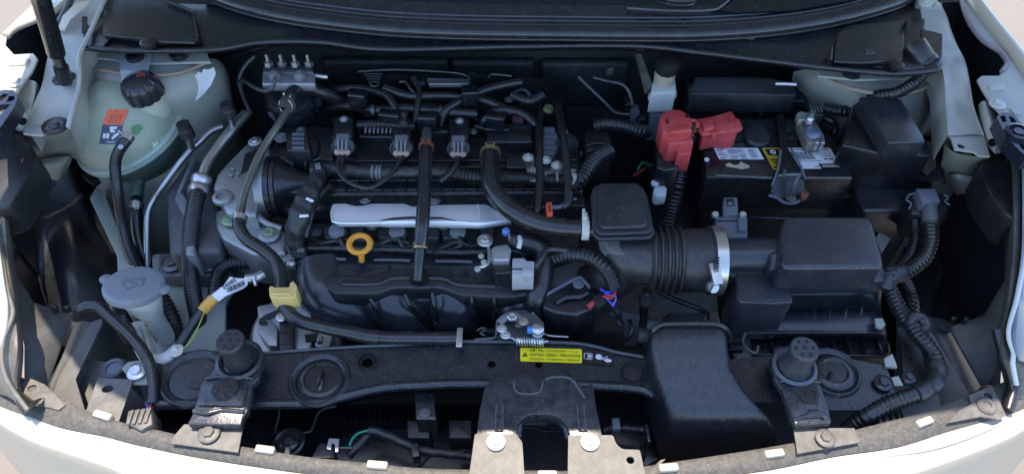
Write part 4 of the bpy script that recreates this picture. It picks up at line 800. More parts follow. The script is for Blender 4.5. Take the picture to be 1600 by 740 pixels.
# moulded cover with silver ring, left end of the engine
cv_ = thing('cam_actuator', 'black flared housing with silver ring at the left end of the valve cover', 'housing', P(440, 290, .02))
ax_ = Vector((-1, -.05, .0)); c0 = P(424, 292, .03)
mk('silver_ring', lathe([(.046, .0), (.048, .001), (.048, .014), (.045, .016), (.0, .016)], c0, ax_, 40), alu, cv_)
mk('black_flange', lathe([(.044, -.016), (.0475, -.015), (.0475, -.009), (.045, -.008), (.0475, -.007), (.0475, .0), (.044, .001)], c0, ax_, 40), blk, cv_)
mk('flared_neck', lathe([(.018, -.075), (.020, -.060), (.026, -.045), (.036, -.028), (.044, -.015)], c0, ax_, 36), blk, cv_)
mk('neck_gusset', prism([(444, 262), (460, 268), (478, 285), (470, 300), (446, 300)], .045, .0), blk, cv_, bev=.003)
bolt(cv_, 413, 326, .012, .009, conG)
oc = thing('oil_cap_housing', 'black round sensor housing with upright fins between two plugs, top left of engine', 'housing', P(462, 240, .03))
OC = P(462, 236, .045)
mk('round_base', lathe([(.040, -.03), (.040, 0), (.037, .004), (.024, .006)], OC, (0, 0, 1), 32), blk, oc)
mk('sensor_body', prism(rnd([(446, 205), (480, 205), (484, 235), (448, 235)], 3), .085, .045), blk, oc, bev=.003)
for x in (455, 476): mk('upright_fin', prism([(x-2, 233), (x+3, 233), (x+3, 256), (x-2, 256)], .062, .045), blk, oc, bev=.001)
for i in range(4): mk('connector_step', box(P(466, 210+i*7, .087), (.018, .003, .004)), conD, oc)
bolt(oc, 440, 214, .06, .0085, conG); bolt(oc, 398, 220, .055, .008, zinc)
mk('trim_ring', tube([(440, 245, .052), (452, 254, .052), (475, 256, .052), (500, 247, .052)], .0015), conG, oc)

# ABS block
ab = thing('valve_block', 'aluminium brake valve block with four pipe fittings and black motor, back left', 'valve block', P(450, 140, .05))
a0 = P(450, 108, .115)
mk('aluminium_block', prism([(410, 112), (490, 112), (492, 131), (409, 131)], .115, .100), M('bare_aluminium', (.34, .35, .39), .45, .7, bump=.3, var=.15, dust=.1), ab, bev=.002)
mk('lower_block', prism([(414, 116), (486, 116), (488, 131), (412, 131)], .100, .04), M('dark_block', (.03, .033, .04), .5), ab)
mk('block_side', prism([(411, 104), (488, 104), (490, 113), (410, 113)], .120, .05), aluD, ab, bev=.002)
for x in (420, 441, 462, 483):
    mk('pipe_fitting', lathe([(.0075, 0), (.0075, .006), (.005, .008), (.003, .009), (.0028, .020), (0, .020)], P(x, 103, .122), (0, .15, 1), 6), zinc, ab)
for x in (430, 469): mk('pipe_fitting', lathe([(.010, 0), (.0105, .007), (.006, .010), (.005, .013), (0, .013)], P(x, 122, .117), (0, -.2, 1), 6), conG, ab)
mk('pump_motor', lathe([(.038, -.05), (.038, .002), (.034, .008), (0, .010)], P(452, 152, .075), (0, -.35, .9), 34), M('motor_black', (.024, .027, .03), .4, dust=.1, bump=.2), ab)
mk('block_foot', plate([(412, 134, .08), (422, 134, .08), (426, 175, .03), (418, 175, .03)], .06, .006, holes=[(420, 150, 3)]), M('bare_aluminium', (.34, .35, .39)), ab)
mk('brake_pipe', tube([(430, 120, .13), (428, 132, .125), (418, 142, .11), (400, 138, .10), (380, 125, .08)], .0032), aluD, ab)
mk('side_fitting', tube([(492, 118, .11), (505, 120, .11), (512, 120, .11)], .004), zinc, ab)
for pts in ([(375, 60), (372, 110), (384, 160), (360, 200)], [(378, 92), (372, 120), (392, 172)]):
    pass
bp_ = thing('brake_pipe', 'thin dark brake pipe curving down the bulkhead beside the strut tower', 'pipe', PY(380, 120, 1.05))
mk('pipe', tube([PY(398, 88, 1.06), PY(384, 102, 1.05), (PY(374, 122, 1.04)), PY(378, 145, 1.02), PY(392, 178, .98)], .0035, world=True), aluD, bp_)
mk('pipe_clip', box(PY(376, 130, 1.035), (.012, .008, .014)), blkM, bp_, bev=.001)

# silver shield
sh = thing('heat_shield', 'long bright silver metal strip along the front of the valve cover', 'heat shield', P(660, 335, .03))
sp = rnd([(517, 326), (520, 318), (541, 318), (556, 322), (568, 321), (580, 318), (632, 318), (645, 323), (672, 320), (760, 319), (800, 345), (752, 352), (660, 350), (604, 350), (592, 349), (528, 349), (517, 340)], [3, 4, 3, 4, 3, 3, 4, 4, 3, 5, 2, 2, 2, 2, 2, 5, 4])
mk('shield_strip', prism(sp, .048, .041), shield, sh, bev=.0018)
mk('shield_rim', tube([(518, 330, .049), (519, 342, .049), (528, 348, .049), (592, 348, .049), (606, 346, .049), (700, 346, .049), (750, 348.5, .049), (790, 344, .049)], .0018), shield, sh)
mk('shield_slot', prism([(593, 344), (612, 340), (640, 338), (690, 339), (712, 344), (690, 341.5), (640, 341.5), (612, 343)], .0488, .047), prtK, sh)
mk('shield_fold', tube([(746, 319, .0485), (750, 330, .0485), (751, 350, .0485)], .0008), shield, sh)

# head, injectors and bits under the shield
hp_ = thing('cylinder_head', 'dark cast head face with bolts and injectors under the silver strip', 'cylinder head', P(640, 370, -.05))
mk('head_casting', prism([(478, 346), (905, 340), (905, 396), (478, 398)], -.005, -.12), M('head_grey', (.06, .062, .066), .55, .5, bump=.9, var=.3, dust=.2), hp_, bev=.006)
for i, x in enumerate((505, 545, 590, 665, 690, 750)): mk('cast_lug', prism(rnd([(x, 354), (x+22, 354), (x+20, 372), (x+2, 372)], 3), .008, -.02), aluD, hp_, bev=.003)
for i, x in enumerate((532, 624, 717)):
    ij = mk('injector', lathe([(.012, 0), (.012, .008), (.009, .012), (.009, .020), (.012, .021), (.012, .026), (.005, .028), (0, .028)], P(x, 366, .0), (0, -.5, .85), 20), conG, hp_)
    mk('injector_lead', tube([(x, 372, .018), (x+4, 384, .014), (x+(14 if i < 2 else -20), 392, .0)], .0045), rub, hp_)
for x, y in ((608, 348), (582, 352), (757, 374), (694, 352)): bolt(hp_, x, y, .012, .0065, zinc)
mk('cross_lead', tube([(480, 388, .01), (560, 388, .012), (620, 390, .012), (700, 394, .012), (770, 392, .012), (800, 384, .01)], .0045, 'wrap'), tape, hp_)
mk('cross_lead', tube([(500, 378, .012), (560, 374, .014), (600, 384, .012), (650, 386, .01)], .0026), tape, hp_)

# intake manifold
im = thing('intake_manifold', 'large black plastic intake manifold with raised beaded rail across its top', 'intake manifold', P(660, 460, -.05))
im_s = sgrid([[(476, 398, -.06), (490, 395, -.01), (600, 396, .0), (700, 398, .0), (800, 400, -.0), (846, 405, -.05)],
 [(478, 420, -.06), (492, 416, .0), (600, 416, .005), (700, 418, .005), (800, 422, .005), (850, 425, -.05)],
 [(484, 450, -.08), (510, 446, -.005), (600, 446, .0), (700, 446, .0), (800, 456, .0), (850, 452, -.06)],
 [(510, 490, -.1), (540, 482, -.035), (610, 486, -.03), (700, 484, -.03), (800, 486, -.03), (850, 486, -.08)],
 [(540, 520, -.16), (570, 514, -.10), (620, 516, -.10), (700, 516, -.10), (800, 516, -.10), (850, 510, -.13)]], 6)
mk('plenum', im_s, blkS, im, ang=70)
for pts in ([(500, 415, -.012), (508, 455, -.02), (552, 485, -.045), (606, 512, -.10)], [(590, 440, -.02), (606, 466, -.025), (640, 492, -.05), (670, 516, -.11)], [(712, 440, -.02), (710, 470, -.025), (712, 494, -.05), (716, 516, -.11)], [(806, 440, -.02), (806, 470, -.025), (810, 494, -.05), (812, 516, -.11)]):
    mk('runner', tube([(x, y, z) for x, y, z in pts], .0385, n=32, flat=.85), blkS, im)
for pts in ([(481, 455, -.02), (500, 476, -.035), (540, 500, -.07)], [(578, 466, .012), (590, 485, -.005), (604, 512, -.045)], [(634, 460, .012), (638, 474, .006), (652, 488, -.015), (666, 508, -.045)], [(676, 458, .016), (679, 478, .006), (685, 500, -.03)], [(737, 462, .016), (738, 480, .0), (739, 500, -.03)], [(772, 464, .014), (773, 480, .0), (772, 500, -.03)]):
    mk('runner_rib', tube(pts, .0032), blk, im)
fo = rnd([(509, 446), (512, 432), (530, 429), (582, 429), (610, 421), (690, 421), (722, 431), (846, 441), (842, 455), (800, 464), (722, 461), (690, 449), (615, 449), (588, 458), (520, 458)], 6)
mk('top_rail', prism(fo, .018, -.01), blkT, im, bev=.0025)
mk('rail_bead', tube([(535, 443, .0185), (584, 443, .0185), (598, 440, .0185), (612, 434, .0185), (650, 433, .0185), (690, 434, .0185), (704, 438, .0185), (718, 444, .0185), (784, 447, .0185)], .0042, flat=.8), blkG, im)
for x0, x1, y in ((488, 541, 404), (585, 641, 406), (680, 738, 408)): mk('edge_rib', tube([(x0, y, .008), ((x0+x1)/2, y, .008), (x1, y+1, .008)], .0024), M('rib_grey', (.10, .11, .12), .4), im)  # ribs lighter than the manifold
mk('pipe_socket', lathe([(.012, 0), (.014, .001), (.014, .006), (.0115, .008), (.010, .02)], P(655, 437, .020), (0, .35, .9), 24), blkG, im)

# hoses over the engine
sv = thing('straight_hose', 'straight black breather hose crossing the silver strip, clamped at both ends', 'hose', P(660, 330, .05))
mk('hose', tube([(666, 226, .088), (665, 250, .09), (663, 300, .09), (660, 350, .082), (657, 384, .066)], .0118, n=22), M('smooth_hose', (.017, .018, .021)), sv)
mk('pipe_end', tube([(657, 384, .064), (655, 410, .050), (653, 436, .032)], .0092, n=20), blkG, sv)
mk('end_foot', lathe([(.011, 0), (.0115, .004), (.0095, .010)], P(653, 436, .026), (0, 0, 1), 22), blkG, sv)
clampring(sv, P(666, 230, .088), (0, .5, -.01), .0122, .008, rst); clampring(sv, P(657, 386, .064), (0, .5, .2), .0112, .007, brs)
mk('hose_nipple', tube([(666, 222, .086), (667, 205, .07)], .009), aluD, sv)
cvh = thing('curved_hose', 'thick black hose curving from the engine to the square resonator box', 'hose', P(800, 320, .05))
mk('hose', tube([(766, 236, .08), (765, 262, .085), (768, 290, .086), (784, 315, .084), (812, 336, .08), (845, 350, .076), (882, 356, .073)], .0150, n=24), M('smooth_hose', (.017, .018, .021)), cvh)
mk('hose_sleeve', tube([(878, 355.5, .0735), (905, 357, .071), (936, 357, .07)], .0142, n=24), M('smooth_hose', (.017, .018, .021)), cvh)
clampring(cvh, P(766, 240, .08), (0, .5, 0), .0152, .008, brs)
mk('white_clamp', lathe([(.0145, -.005), (.0165, -.005), (.0165, .005), (.0145, .005)], P(914, 357, .071), (1, -.02, 0), 24), trn, cvh)
mk('clamp_tab', box(P(914, 340, .088), (.007, .012, .012)), trn, cvh, bev=.001); mk('clamp_tab', box(P(912, 332, .088), (.004, .006, .012)), trn, cvh, bev=.001)
dp = thing('dipstick', 'orange yellow oil dipstick ring in front of the silver strip', 'dipstick', P(563, 400, .02))
dc = P(562, 381, .036); V, F = [], []
for i in range(36):
    a = 2*math.pi*i/36
    for j in range(10):
        b = 2*math.pi*j/10; rr = .0140+.0043*math.cos(b)
        V.append(dc+Matrix.Rotation(R(14), 3, 'X') @ Vector((rr*math.cos(a)*1.08, rr*math.sin(a), .0036*math.sin(b))))
F = [(i*10+j, i*10+(j+1) % 10, ((i+1) % 36)*10+(j+1) % 10, ((i+1) % 36)*10+j) for i in range(36) for j in range(10)]
mk('finger_ring', (V, F), ylw, dp)
mk('handle_stem', tube([(564, 396, .032, .0055), (565, 402, .026, .0045), (565, 407, .020, .004)], .005), ylw, dp)
mk('dipstick_tube', tube([(565, 406, .02), (566, 414, -.01)], .005), aluD, dp)
# purge solenoid
ps = thing('purge_valve', 'metal-topped black solenoid valve with bracket above the manifold, beside a grey plug', 'solenoid valve', P(785, 405, .03))
mk('valve_top', prism(rnd([(773, 384), (792, 381), (799, 388), (796, 406), (771, 406), (768, 388)], 2), .062, .045), M('valve_metal', (.42, .43, .45), .35, .7, var=.1), ps, bev=.0015)
mk('valve_body', prism(rnd([(771, 405), (798, 405), (799, 426), (773, 427)], 2), .052, .01), blk, ps, bev=.002)
mk('valve_wing', prism([(765, 390), (772, 388), (772, 404), (765, 403)], .052, .04), conG, ps, bev=.001)
mk('steel_bracket', tube([(759, 374, .04), (764, 386, .042), (763, 412, .042), (750, 417, .040), (746, 424, .035)], .0028), zinc, ps)
for x, y in ((758, 375),): bolt(ps, x, y, .046, .0085, zinc)
for x, y in ((752, 401), (756, 410), (746, 421)): bolt(ps, x, y, .042, .006, M('pale_bolt', (.5, .55, .48), .35, .6), washer=False)
mk('blue_fitting', lathe([(.006, 0), (.006, .006), (.0035, .008), (0, .008)], P(791, 364, .052), n=10), M('blue_plug', (.10, .22, .5), .4), ps)
mk('spring_clip', tube([(797, 366, .056), (798, 376, .056)], .0035), zinc, ps)
mk('vacuum_hose', tube([(798, 376, .045), (815, 378, .045), (835, 382, .04), (848, 392, .035), (850, 410, .03), (846, 440, .02), (838, 465, .01), (834, 492, -.02)], .0150, n=20), rub, ps)
mk('white_clamp', tube([(812, 370, .06), (813, 378, .062), (810, 388, .058)], .0034), trn, ps)
pc = thing('grey_plug', 'light grey electrical plug right of the purge valve', 'connector', P(817, 415, .04))
mk('plug_shell', prism(rnd([(801, 403), (820, 403), (822, 407), (835, 408), (834, 430), (816, 430), (800, 431)], 1.5), .062, .03), M('light_grey_plug', (.36, .36, .37), .42, dust=.1, bump=.1), pc, bev=.0018)
mk('plug_step', prism([(817, 418), (834, 419), (833, 428), (815, 427)], .066, .05), M('light_grey_plug', (.36, .36, .37)), pc, bev=.001)
mk('plug_split', box(P(812, 420, .0628), (.020, .0015, .001)), prtK, pc)
mk('plug_lead', tube([(835, 418, .05), (846, 404, .055), (856, 390, .056), (876, 390, .056), (893, 392, .054)], .0042), tape, pc)

# throttle body zone
tb = thing('throttle_body', 'grey-black throttle body with bolts between the manifold and the intake elbow', 'throttle body', P(900, 430, 0))
mk('casting', prism(rnd([(862, 416), (910, 402), (944, 412), (950, 448), (910, 470), (870, 462), (856, 440)], 6), .0, -.09), M('throttle_grey', (.12, .125, .135), .5, .3, bump=.5, dust=.15), tb, bev=.006)
mk('motor_cover', prism(rnd([(850, 462), (902, 434), (914, 440), (935, 462), (932, 480), (900, 492), (866, 488), (848, 480)], 4), .016, -.05), blk, tb, bev=.004)
for i in range(5): mk('cover_rib', tube([(858+i*12, 478-i*5, .017), (866+i*12, 470-i*5, .017)], .0018), blk, tb)
bolt(tb, 904, 443, .018, .006, conG)
mk('cover_edge', tube([(852, 461, .017), (900, 435, .018), (910, 436, .018), (922, 450, .017)], .0028), conD, tb)
for i in range(8): mk('clamp_band_notch', box(P(925+i*1.1, 424+i*3.6, .012), (.014, .0012, .002), -15), zinc, tb)
mk('clamp_band', tube([(934, 412, .01), (938, 430, .012), (942, 450, .01)], .006, flat=.4), conG, tb)
mk('lever', tube([(868, 472, .02), (885, 463, .022), (905, 462, .022), (918, 456, .022)], .0045, flat=.6), blk, tb)
th = thing('sensor_harness', 'corrugated black conduit arching over the throttle body to red and blue wires', 'harness', P(930, 420, .04))
mk('conduit', tube([(868, 402, .035), (884, 398, .045), (904, 398, .052), (926, 404, .055), (944, 418, .052), (956, 436, .044), (961, 452, .036)], .0125, 'corr', pitch=.0062, n=16), rub, th)
for m_, pts in ((wireB, [(961, 452, .036), (950, 456, .034), (938, 452, .03)]), (wireR, [(961, 453, .036), (958, 462, .036), (946, 460, .03)]), (wireR, [(962, 454, .036), (956, 466, .034), (942, 462, .03)]), (wireB, [(946, 464, .03), (954, 472, .03), (960, 478, .028)]), (M('violet_wire', (.12, .08, .4), .4), [(960, 455, .036), (962, 468, .034), (956, 478, .028)]), (wireB, [(940, 450, .03), (946, 458, .034), (958, 460, .03)])):
    mk('wire', tube(pts, .0017, n=6), m_, th)
mk('sensor_plug', prism(rnd([(926, 462), (944, 454), (950, 470), (934, 480)], 2), .028, .0), blk, th, bev=.002)
mk('red_tip', tube([(919, 480, .018), (926, 474, .02), (932, 470, .02)], .005), M('dull_red', (.35, .05, .05), .5), th)
mk('thin_lead', tube([(950, 478, .02), (962, 490, .0), (975, 506, -.02)], .0022), rub, th)
lo = thing('linkage_bracket', 'folded black steel bracket with small fasteners low behind the yellow label', 'bracket', P(850, 520, -.03))
mk('folded_plate', tube([(832, 488, .0), (848, 505, -.0), (851, 522, .0), (888, 526, .0)], .0016), aluP, lo)
mk('plate', plate([(776, 498, .0), (792, 486, .005), (820, 484, .005), (842, 494, .0), (850, 506, -.01), (850, 522, -.02), (776, 524, -.02)], -.01, .004), blkM, lo)

# back of the engine: hoses, brackets, dull fittings
rg = thing('rear_hose', 'first narrow black hose running down to the red clip', 'hose', P(842, 260, .05))
mk('hose', tube([(845, 165, .04), (843, 200, .07), (843, 240, .078), (843, 290, .075), (840, 328, .07), (838, 345, .06)], .0085, n=18), rub, rg)
rg2 = thing('rear_hose', 'second narrow black hose, right of the first and ending beside the red clip', 'hose', P(885, 260, .05))
mk('hose', tube([(872, 165, .06), (876, 190, .085), (882, 230, .09), (886, 270, .09), (888, 310, .085), (886, 322, .08)], .0085, n=18), rub, rg2)
mk('end_sleeve', tube([(888, 300, .086), (887, 318, .082), (880, 322, .08)], .0098), rub, rg2)
mk('side_nipple', tube([(885, 320, .08), (872, 324, .078), (860, 324, .078)], .0048), conD, rg2)
rcx = thing('red_clip', 'small orange red plastic clip on a thin fitting', 'clip', P(858, 325, .07))
mk('clip_block', prism(rnd([(853, 316), (862, 315), (864, 333), (855, 335)], 1), .094, .075), redC, rcx, bev=.001)
mk('clip_rib', box(P(859, 326, .0945), (.0015, .012, .002)), prtK, rcx)
br = thing('zinc_bracket', 'zinc plated bracket with three bolts behind the curved hose', 'bracket', P(850, 260, .05))
mk('bracket_sheet', plate([(818, 250, .07), (826, 243, .07), (834, 247, .07), (834, 262, .068), (856, 262, .066), (900, 264, .066), (902, 272, .066), (856, 272, .066), (838, 284, .06), (829, 283, .06)], .068, .003), aluP, br)
for x, y in ((825, 245), (853, 249), (870, 257)): bolt(br, x, y, .080, .0065, M('pale_zinc', (.5, .54, .5), .35, .7))
mk('white_hook', plate([(893, 271, .08), (901, 271, .08), (901, 278, .08), (897, 285, .08), (892, 289, .08), (896, 280, .08)], .08, .003), M('hook_white', (.5, .5, .48), .4, .3), br)
mk('pin', tube([(870, 268, .07), (871, 284, .065)], .0022), zinc, br)
sp2 = thing('sensor_block', 'stack of slate coloured sensor plugs behind the zinc bracket', 'sensor', P(858, 222, .05))
for i in range(5): mk('plug_tier', prism(rnd([(849, 198+i*9), (866+(i % 2)*3, 198+i*9), (867+(i % 2)*4, 205+i*9), (850, 205+i*9)], 1), .065-.002*i, .045), conD, sp2, bev=.001)
c1 = thing('corrugated_hose', 'thick corrugated black hose sloping down behind the resonator box', 'hose', P(925, 260, .05))
mk('hose', tube([(895, 292, .05), (908, 278, .06), (920, 262, .065), (935, 246, .065), (952, 236, .06)], .0155, 'corr', pitch=.0062, n=16), rub, c1)
c2 = thing('corrugated_hose', 'corrugated black hose lying level behind the red terminal cover', 'hose', P(960, 200, .05))
mk('hose', tube([(930, 196, .06), (950, 194, .065), (975, 197, .06), (1000, 204, .05), (1012, 205, .04)], .0135, 'corr', pitch=.006, n=16), rub, c2)
gp = thing('gearbox_vent', 'dark moulded breather housing between two corrugated hoses', 'housing', P(935, 220, .03))
mk('vent_body', prism(rnd([(912, 205), (952, 205), (958, 232), (916, 236)], 5), .055, -.02), blkM, gp, bev=.005)
mk('vent_ring', tube([(914, 228, .056), (935, 224, .057), (954, 228, .056)], .0025), blk, gp)
wr = thing('loose_plug', 'small white plug with green and red wires in the dark gap left of the battery', 'connector', P(1030, 297, .0))
mk('plug_shell', prism(rnd([(1022, 291), (1036, 289), (1042, 293), (1041, 305), (1026, 307), (1021, 302)], 1.5), .02, .0), M('white_plug', (.52, .54, .56), .42), wr, bev=.0015)
mk('plug_ring', lathe([(.006, 0), (.0065, .002), (.006, .004)], P(1023, 288, .022), n=12), M('white_plug', (.52, .54, .56)), wr)
mk('green_wire', tube([(1020, 286, .0), (1018, 262, -.01), (1004, 254, -.02), (996, 266, -.03)], .0022), wireG, wr)
mk('red_wire', tube([(1010, 262, -.01), (1000, 268, -.02), (990, 275, -.03)], .003), M('dull_red_wire', (.25, .03, .02), .5), wr)
mk('black_lead', tube([(1022, 288, .02), (1020, 270, .015), (1008, 258, .0)], .003), rub, wr)
# dim metal details deep behind the engine
rm = thing('exhaust_shield', 'dull slotted exhaust heat shield glimpsed at the back of the bay', 'heat shield', P(700, 130, 0))
dm = M('dull_metal', (.075, .085, .088), .4, .7, bump=.3, var=.3, dust=.2)
mk('shield_sheet', sgrid([[(500, 125, .07), (600, 118, .09), (700, 116, .09), (800, 118, .085), (870, 125, .06)], [(505, 150, .03), (600, 146, .05), (700, 144, .05), (800, 146, .05), (880, 150, .02)], [(510, 190, -.03), (600, 190, .0), (700, 190, .0), (800, 190, .0), (890, 190, -.04)]]), M('shield_dark', (.018, .021, .023), .45, .3, bump=.6, dust=.1), rm)
for i in range(4): mk('slot_lip', box(P(583+i*.5, 116+i*4, .095), (.030-.004*i, .0018, .002)), dm, rm)
mk('slot_ring', tube([(577, 130, .095), (582, 135, .092), (590, 134, .092), (592, 128, .094)], .0013), dm, rm)
mk('polished_panel', prism([(667, 122), (732, 123), (732, 131), (670, 131)], .098, .09), M('polished_dull', (.22, .245, .25), .35, .8, var=.1), rm, bev=.001)
mk('panel_lip', tube([(560, 112, .096), (620, 109, .098), (700, 113, .098), (725, 117, .098), (733, 122, .098), (734, 142, .09)], .0016), dm, rm)
for pts in ([(563, 148, .07), (558, 160, .065), (554, 170, .06)], [(625, 162, .05), (632, 160, .052), (640, 162, .05), (684, 163, .05)], [(705, 164, .06), (720, 160, .06), (735, 158, .06), (741, 166, .06), (745, 190, .05)], [(664, 179, .06), (690, 182, .06), (705, 188, .05)], [(624, 128, .09), (634, 128, .09), (640, 138, .088), (647, 144, .085)], [(763, 122, .09), (768, 116, .09), (800, 119, .09)], [(570, 180, .05), (610, 179, .05), (640, 180, .05)], [(742, 196, .06), (760, 202, .06), (795, 203, .06)]):
    mk('thin_rod', tube(pts, .0017, n=8), dm, rm)
for x, y in ((660, 129), (631, 190), (630, 178), (795, 155), (783, 180), (737, 117)): bolt(rm, x, y, .075, .0055, dm)
fp = thing('brake_pipe', 'pair of thin bent pipes on the bulkhead left of the brake reservoir', 'pipe', PY(960, 150, 1.0))
mk('pipe', tube([PY(903, 120, 1.03), PY(920, 136, 1.02), PY(945, 160, 1.0), PY(962, 176, .98), PY(985, 179, .97)], .003, world=True), dm, fp)
mk('pipe', tube([PY(927, 121, 1.03), PY(950, 127, 1.02), PY(972, 132, 1.01), PY(984, 146, 1.0), PY(988, 166, .98)], .003, world=True), dm, fp)
mk('pipe_union', box(PY(952, 110, 1.02), (.012, .01, .014), 20), dm, fp, bev=.001)
fh = thing('fuel_fitting', 'dim hose elbow with a yellow-green plug behind the engine', 'fitting', P(820, 160, .05))
mk('elbow', tube([(804, 145, .05), (815, 140, .055), (826, 146, .05), (830, 160, .04)], .0045), dm, fh)
mk('yellow_plug', lathe([(.009, 0), (.010, .004), (.007, .008), (0, .008)], P(857, 173, .055), n=14), M('olive_plug', (.12, .13, .03), .5), fh)
mk('plug_row', prism(rnd([(800, 178), (818, 180), (818, 188), (801, 187)], 1), .06, .04), M('maroon_plug', (.07, .03, .04), .5), fh, bev=.001)
# ================================================================== intake path
rb = thing('resonator_box', 'square black resonator box with rounded lid on the intake elbow', 'resonator box', P(972, 330, .0))
mk('box_lid', prism(rnd([(931, 285), (1002, 285), (1014, 353), (936, 356)], 13, 6), .110, .1035), blkT, rb, bev=.003, seg=3)
mk('box_flange', prism(rnd([(924, 288), (1006, 288), (1022, 363), (930, 366)], 15, 6), .1035, .099), M('lid_flange', (.04, .042, .048), .35), rb, bev=.0015)
mk('flange_line', prism(rnd([(922, 294), (1009, 294), (1025, 371), (928, 374)], 15, 6), .0975, .092), M('lid_flange', (.04, .042, .048)), rb, bev=.0015)
mk('box_body', prism(rnd([(934, 300), (1000, 300), (1010, 355), (938, 358)], 12, 5), .082, .045, .92), blk, rb, bev=.003)
mk('neck_collar', lathe([(.034, -.004), (.036, -.003), (.036, .004), (.033, .006), (.030, .02)], P(975, 381, .055), (0, -.12, 1), 32), M('collar_grey', (.12, .115, .11), .5, dust=.3), rb)
mk('hose_stub', tube([(936, 357, .068), (946, 357, .068)], .0125), blk, rb)
ih = thing('intake_hose', 'wide ribbed black intake bellows with elbow leading to the throttle body', 'intake hose', P(1040, 405, .0))
bc = P(1060, 406, .045); k = mp(1060, 406, .045); prof = []
xs_ = -47
prof.append((.030, -52*k))
for i in range(5):
    x0 = (-46+i*10.2)*k; r0 = .0400+.0008*i
    prof += [(r0, x0), (r0+.0045, x0+1.6*k), (r0+.0058, x0+3.6*k), (r0+.0045, x0+5.6*k), (r0, x0+7.4*k)]
prof += [(.0435, 8*k), (.0448, 14*k), (.0448, 44*k), (.0475, 46*k), (.0475, 49*k), (.0452, 50*k), (.0452, 62*k), (.0475, 63*k), (.0475, 66*k), (.030, 67*k)]
mk('bellows', lathe(prof, bc, (1, -.02, 0), 44), rubB, ih)
mk('elbow', tube([(1022, 407, .045, .036), (1000, 404, .044, .038), (978, 404, .036, .039), (962, 424, .015, .036), (940, 440, -.01, .033), (910, 446, -.03, .030)], .037, n=32), rubB, ih)
mk('elbow_neck', tube([(975, 388, .045), (976, 400, .02)], .033, n=28), rubB, ih)
for pts in ([(992, 440, .055), (985, 430, .045), (975, 445, .04)], [(1012, 436, .052), (1000, 440, .045), (985, 452, .03)]): pass
hc = thing('hose_clamp', 'worm drive hose clamp round the ribbed intake hose', 'hose clamp', P(1113, 406, .045))
mk('band', lathe([(.0480, -.0075), (.0492, -.0075), (.0492, .0075), (.0480, .0075)], bc+Vector((56*k, -.0015, 0)), (1, -.02, 0), 48), M('clamp_steel', (.52, .50, .46), .28, .9, var=.1), hc)
sc_ = P(1119, 424, .080)
mk('worm_housing', box(P(1118, 428, .078), (.013, .030, .009), 8, 22), M('clamp_steel', (.52, .50, .46)), hc, bev=.001)
for i in range(9): mk('band_slot', box(P(1120-i*.3, 403+i*4.2, .0895-.0009*i*i*.3), (.008, .0014, .0015), 10), prtK, hc)
mk('worm_screw', lathe([(.0075, -.006), (.008, .002), (.0075, .005), (.0, .005)], P(1113, 448, .062), (.1, -.6, .6), 18), zinc, hc)
mk('screw_slot', box(P(1112.5, 449, .0685), (.002, .012, .002), -35, 45), prtK, hc)
ab2 = thing('air_filter_box', 'large black air filter box with bulging lid, slotted front and inlet tube', 'air filter box', P(1290, 430, -.03))
afp = M('airbox_plastic', (.036, .039, .048), .44, bump=.25, bscale=900, var=.15, dust=.10)
mk('inlet_tube', tube([(1120, 402, .045), (1150, 401, .047), (1190, 400, .05), (1232, 399, .055)], .0262, n=36), afp, ab2)
mk('tube_collar', tube([(1120, 402, .045), (1128, 402, .0455)], .0290, n=36), afp, ab2)
mk('lid_bulge', prism(rnd([(1221, 350), (1228, 337), (1350, 337), (1364, 345), (1381, 402), (1381, 417), (1228, 418), (1220, 408)], 9, 4), .100, .050, 1.0), afp, ab2, bev=.020, seg=6)
mk('tube_fairing', arch([(1196, 1240, 372, .060, .03, .012), (1200, 1240, 395, .078, .04, .015), (1200, 1240, 420, .068, .04, .015)]), afp, ab2)
mk('lid_base', prism(rnd([(1128, 425), (1130, 405), (1225, 400), (1376, 400), (1384, 425), (1382, 438), (1180, 442)], 4), .048, .020, 1.0), afp, ab2, bev=.003)
mk('front_step', prism(rnd([(1148, 428), (1214, 428), (1232, 440), (1240, 466), (1236, 471), (1160, 472), (1152, 466)], 4), .052, -.04, 1.0), afp, ab2, bev=.004)
mk('step_edge', tube([(1155, 471, .050), (1200, 473, .050), (1236, 471, .050)], .0025), afp, ab2)
rows = [[(1160, 436, .03), (1230, 440, .03), (1300, 440, .03), (1378, 438, .03), (1384, 440, .0)],
        [(1162, 452, -.02), (1230, 452, -.02), (1300, 452, -.02), (1372, 452, -.02), (1378, 456, -.04)],
        [(1164, 480, -.030), (1230, 480, -.030), (1300, 480, -.030), (1370, 480, -.030), (1374, 482, -.06)],
        [(1166, 490, -.014), (1230, 490, -.014), (1300, 490, -.014), (1372, 490, -.014), (1376, 496, -.06)],
        [(1168, 515, -.018), (1232, 515, -.018), (1300, 515, -.018), (1378, 515, -.018), (1382, 516, -.07)],
        [(1168, 522, -.024), (1232, 522, -.024), (1300, 522, -.024), (1379, 522, -.024), (1382, 524, -.07)],
        [(1168, 532, -.07), (1232, 532, -.07), (1300, 532, -.07), (1379, 532, -.07), (1382, 534, -.09)]]
mk('box_front', sgrid(rows, 5), afp, ab2, ang=70)
for x in (1273, 1297, 1321, 1345):
    mk('front_slot_shade', grid([[(x+2.5, 474, -.008), (x+4.2, 474, -.008)], [(x, 484, -.009), (x+3.5, 484, -.009)], [(x-3.0, 498, -.0125), (x+.5, 499, -.0125)]]), prtK, ab2)  # black sheets stand in for the shade inside the slots
    mk('fin_top', lathe([(.003, 0), (.003, .002), (0, .002)], P(x+4, 449, .018), n=10), conG, ab2)
mk('bottom_flange', prism([(1170, 528), (1386, 528), (1390, 556), (1172, 556)], -.055, -.09), blk, ab2, bev=.002)
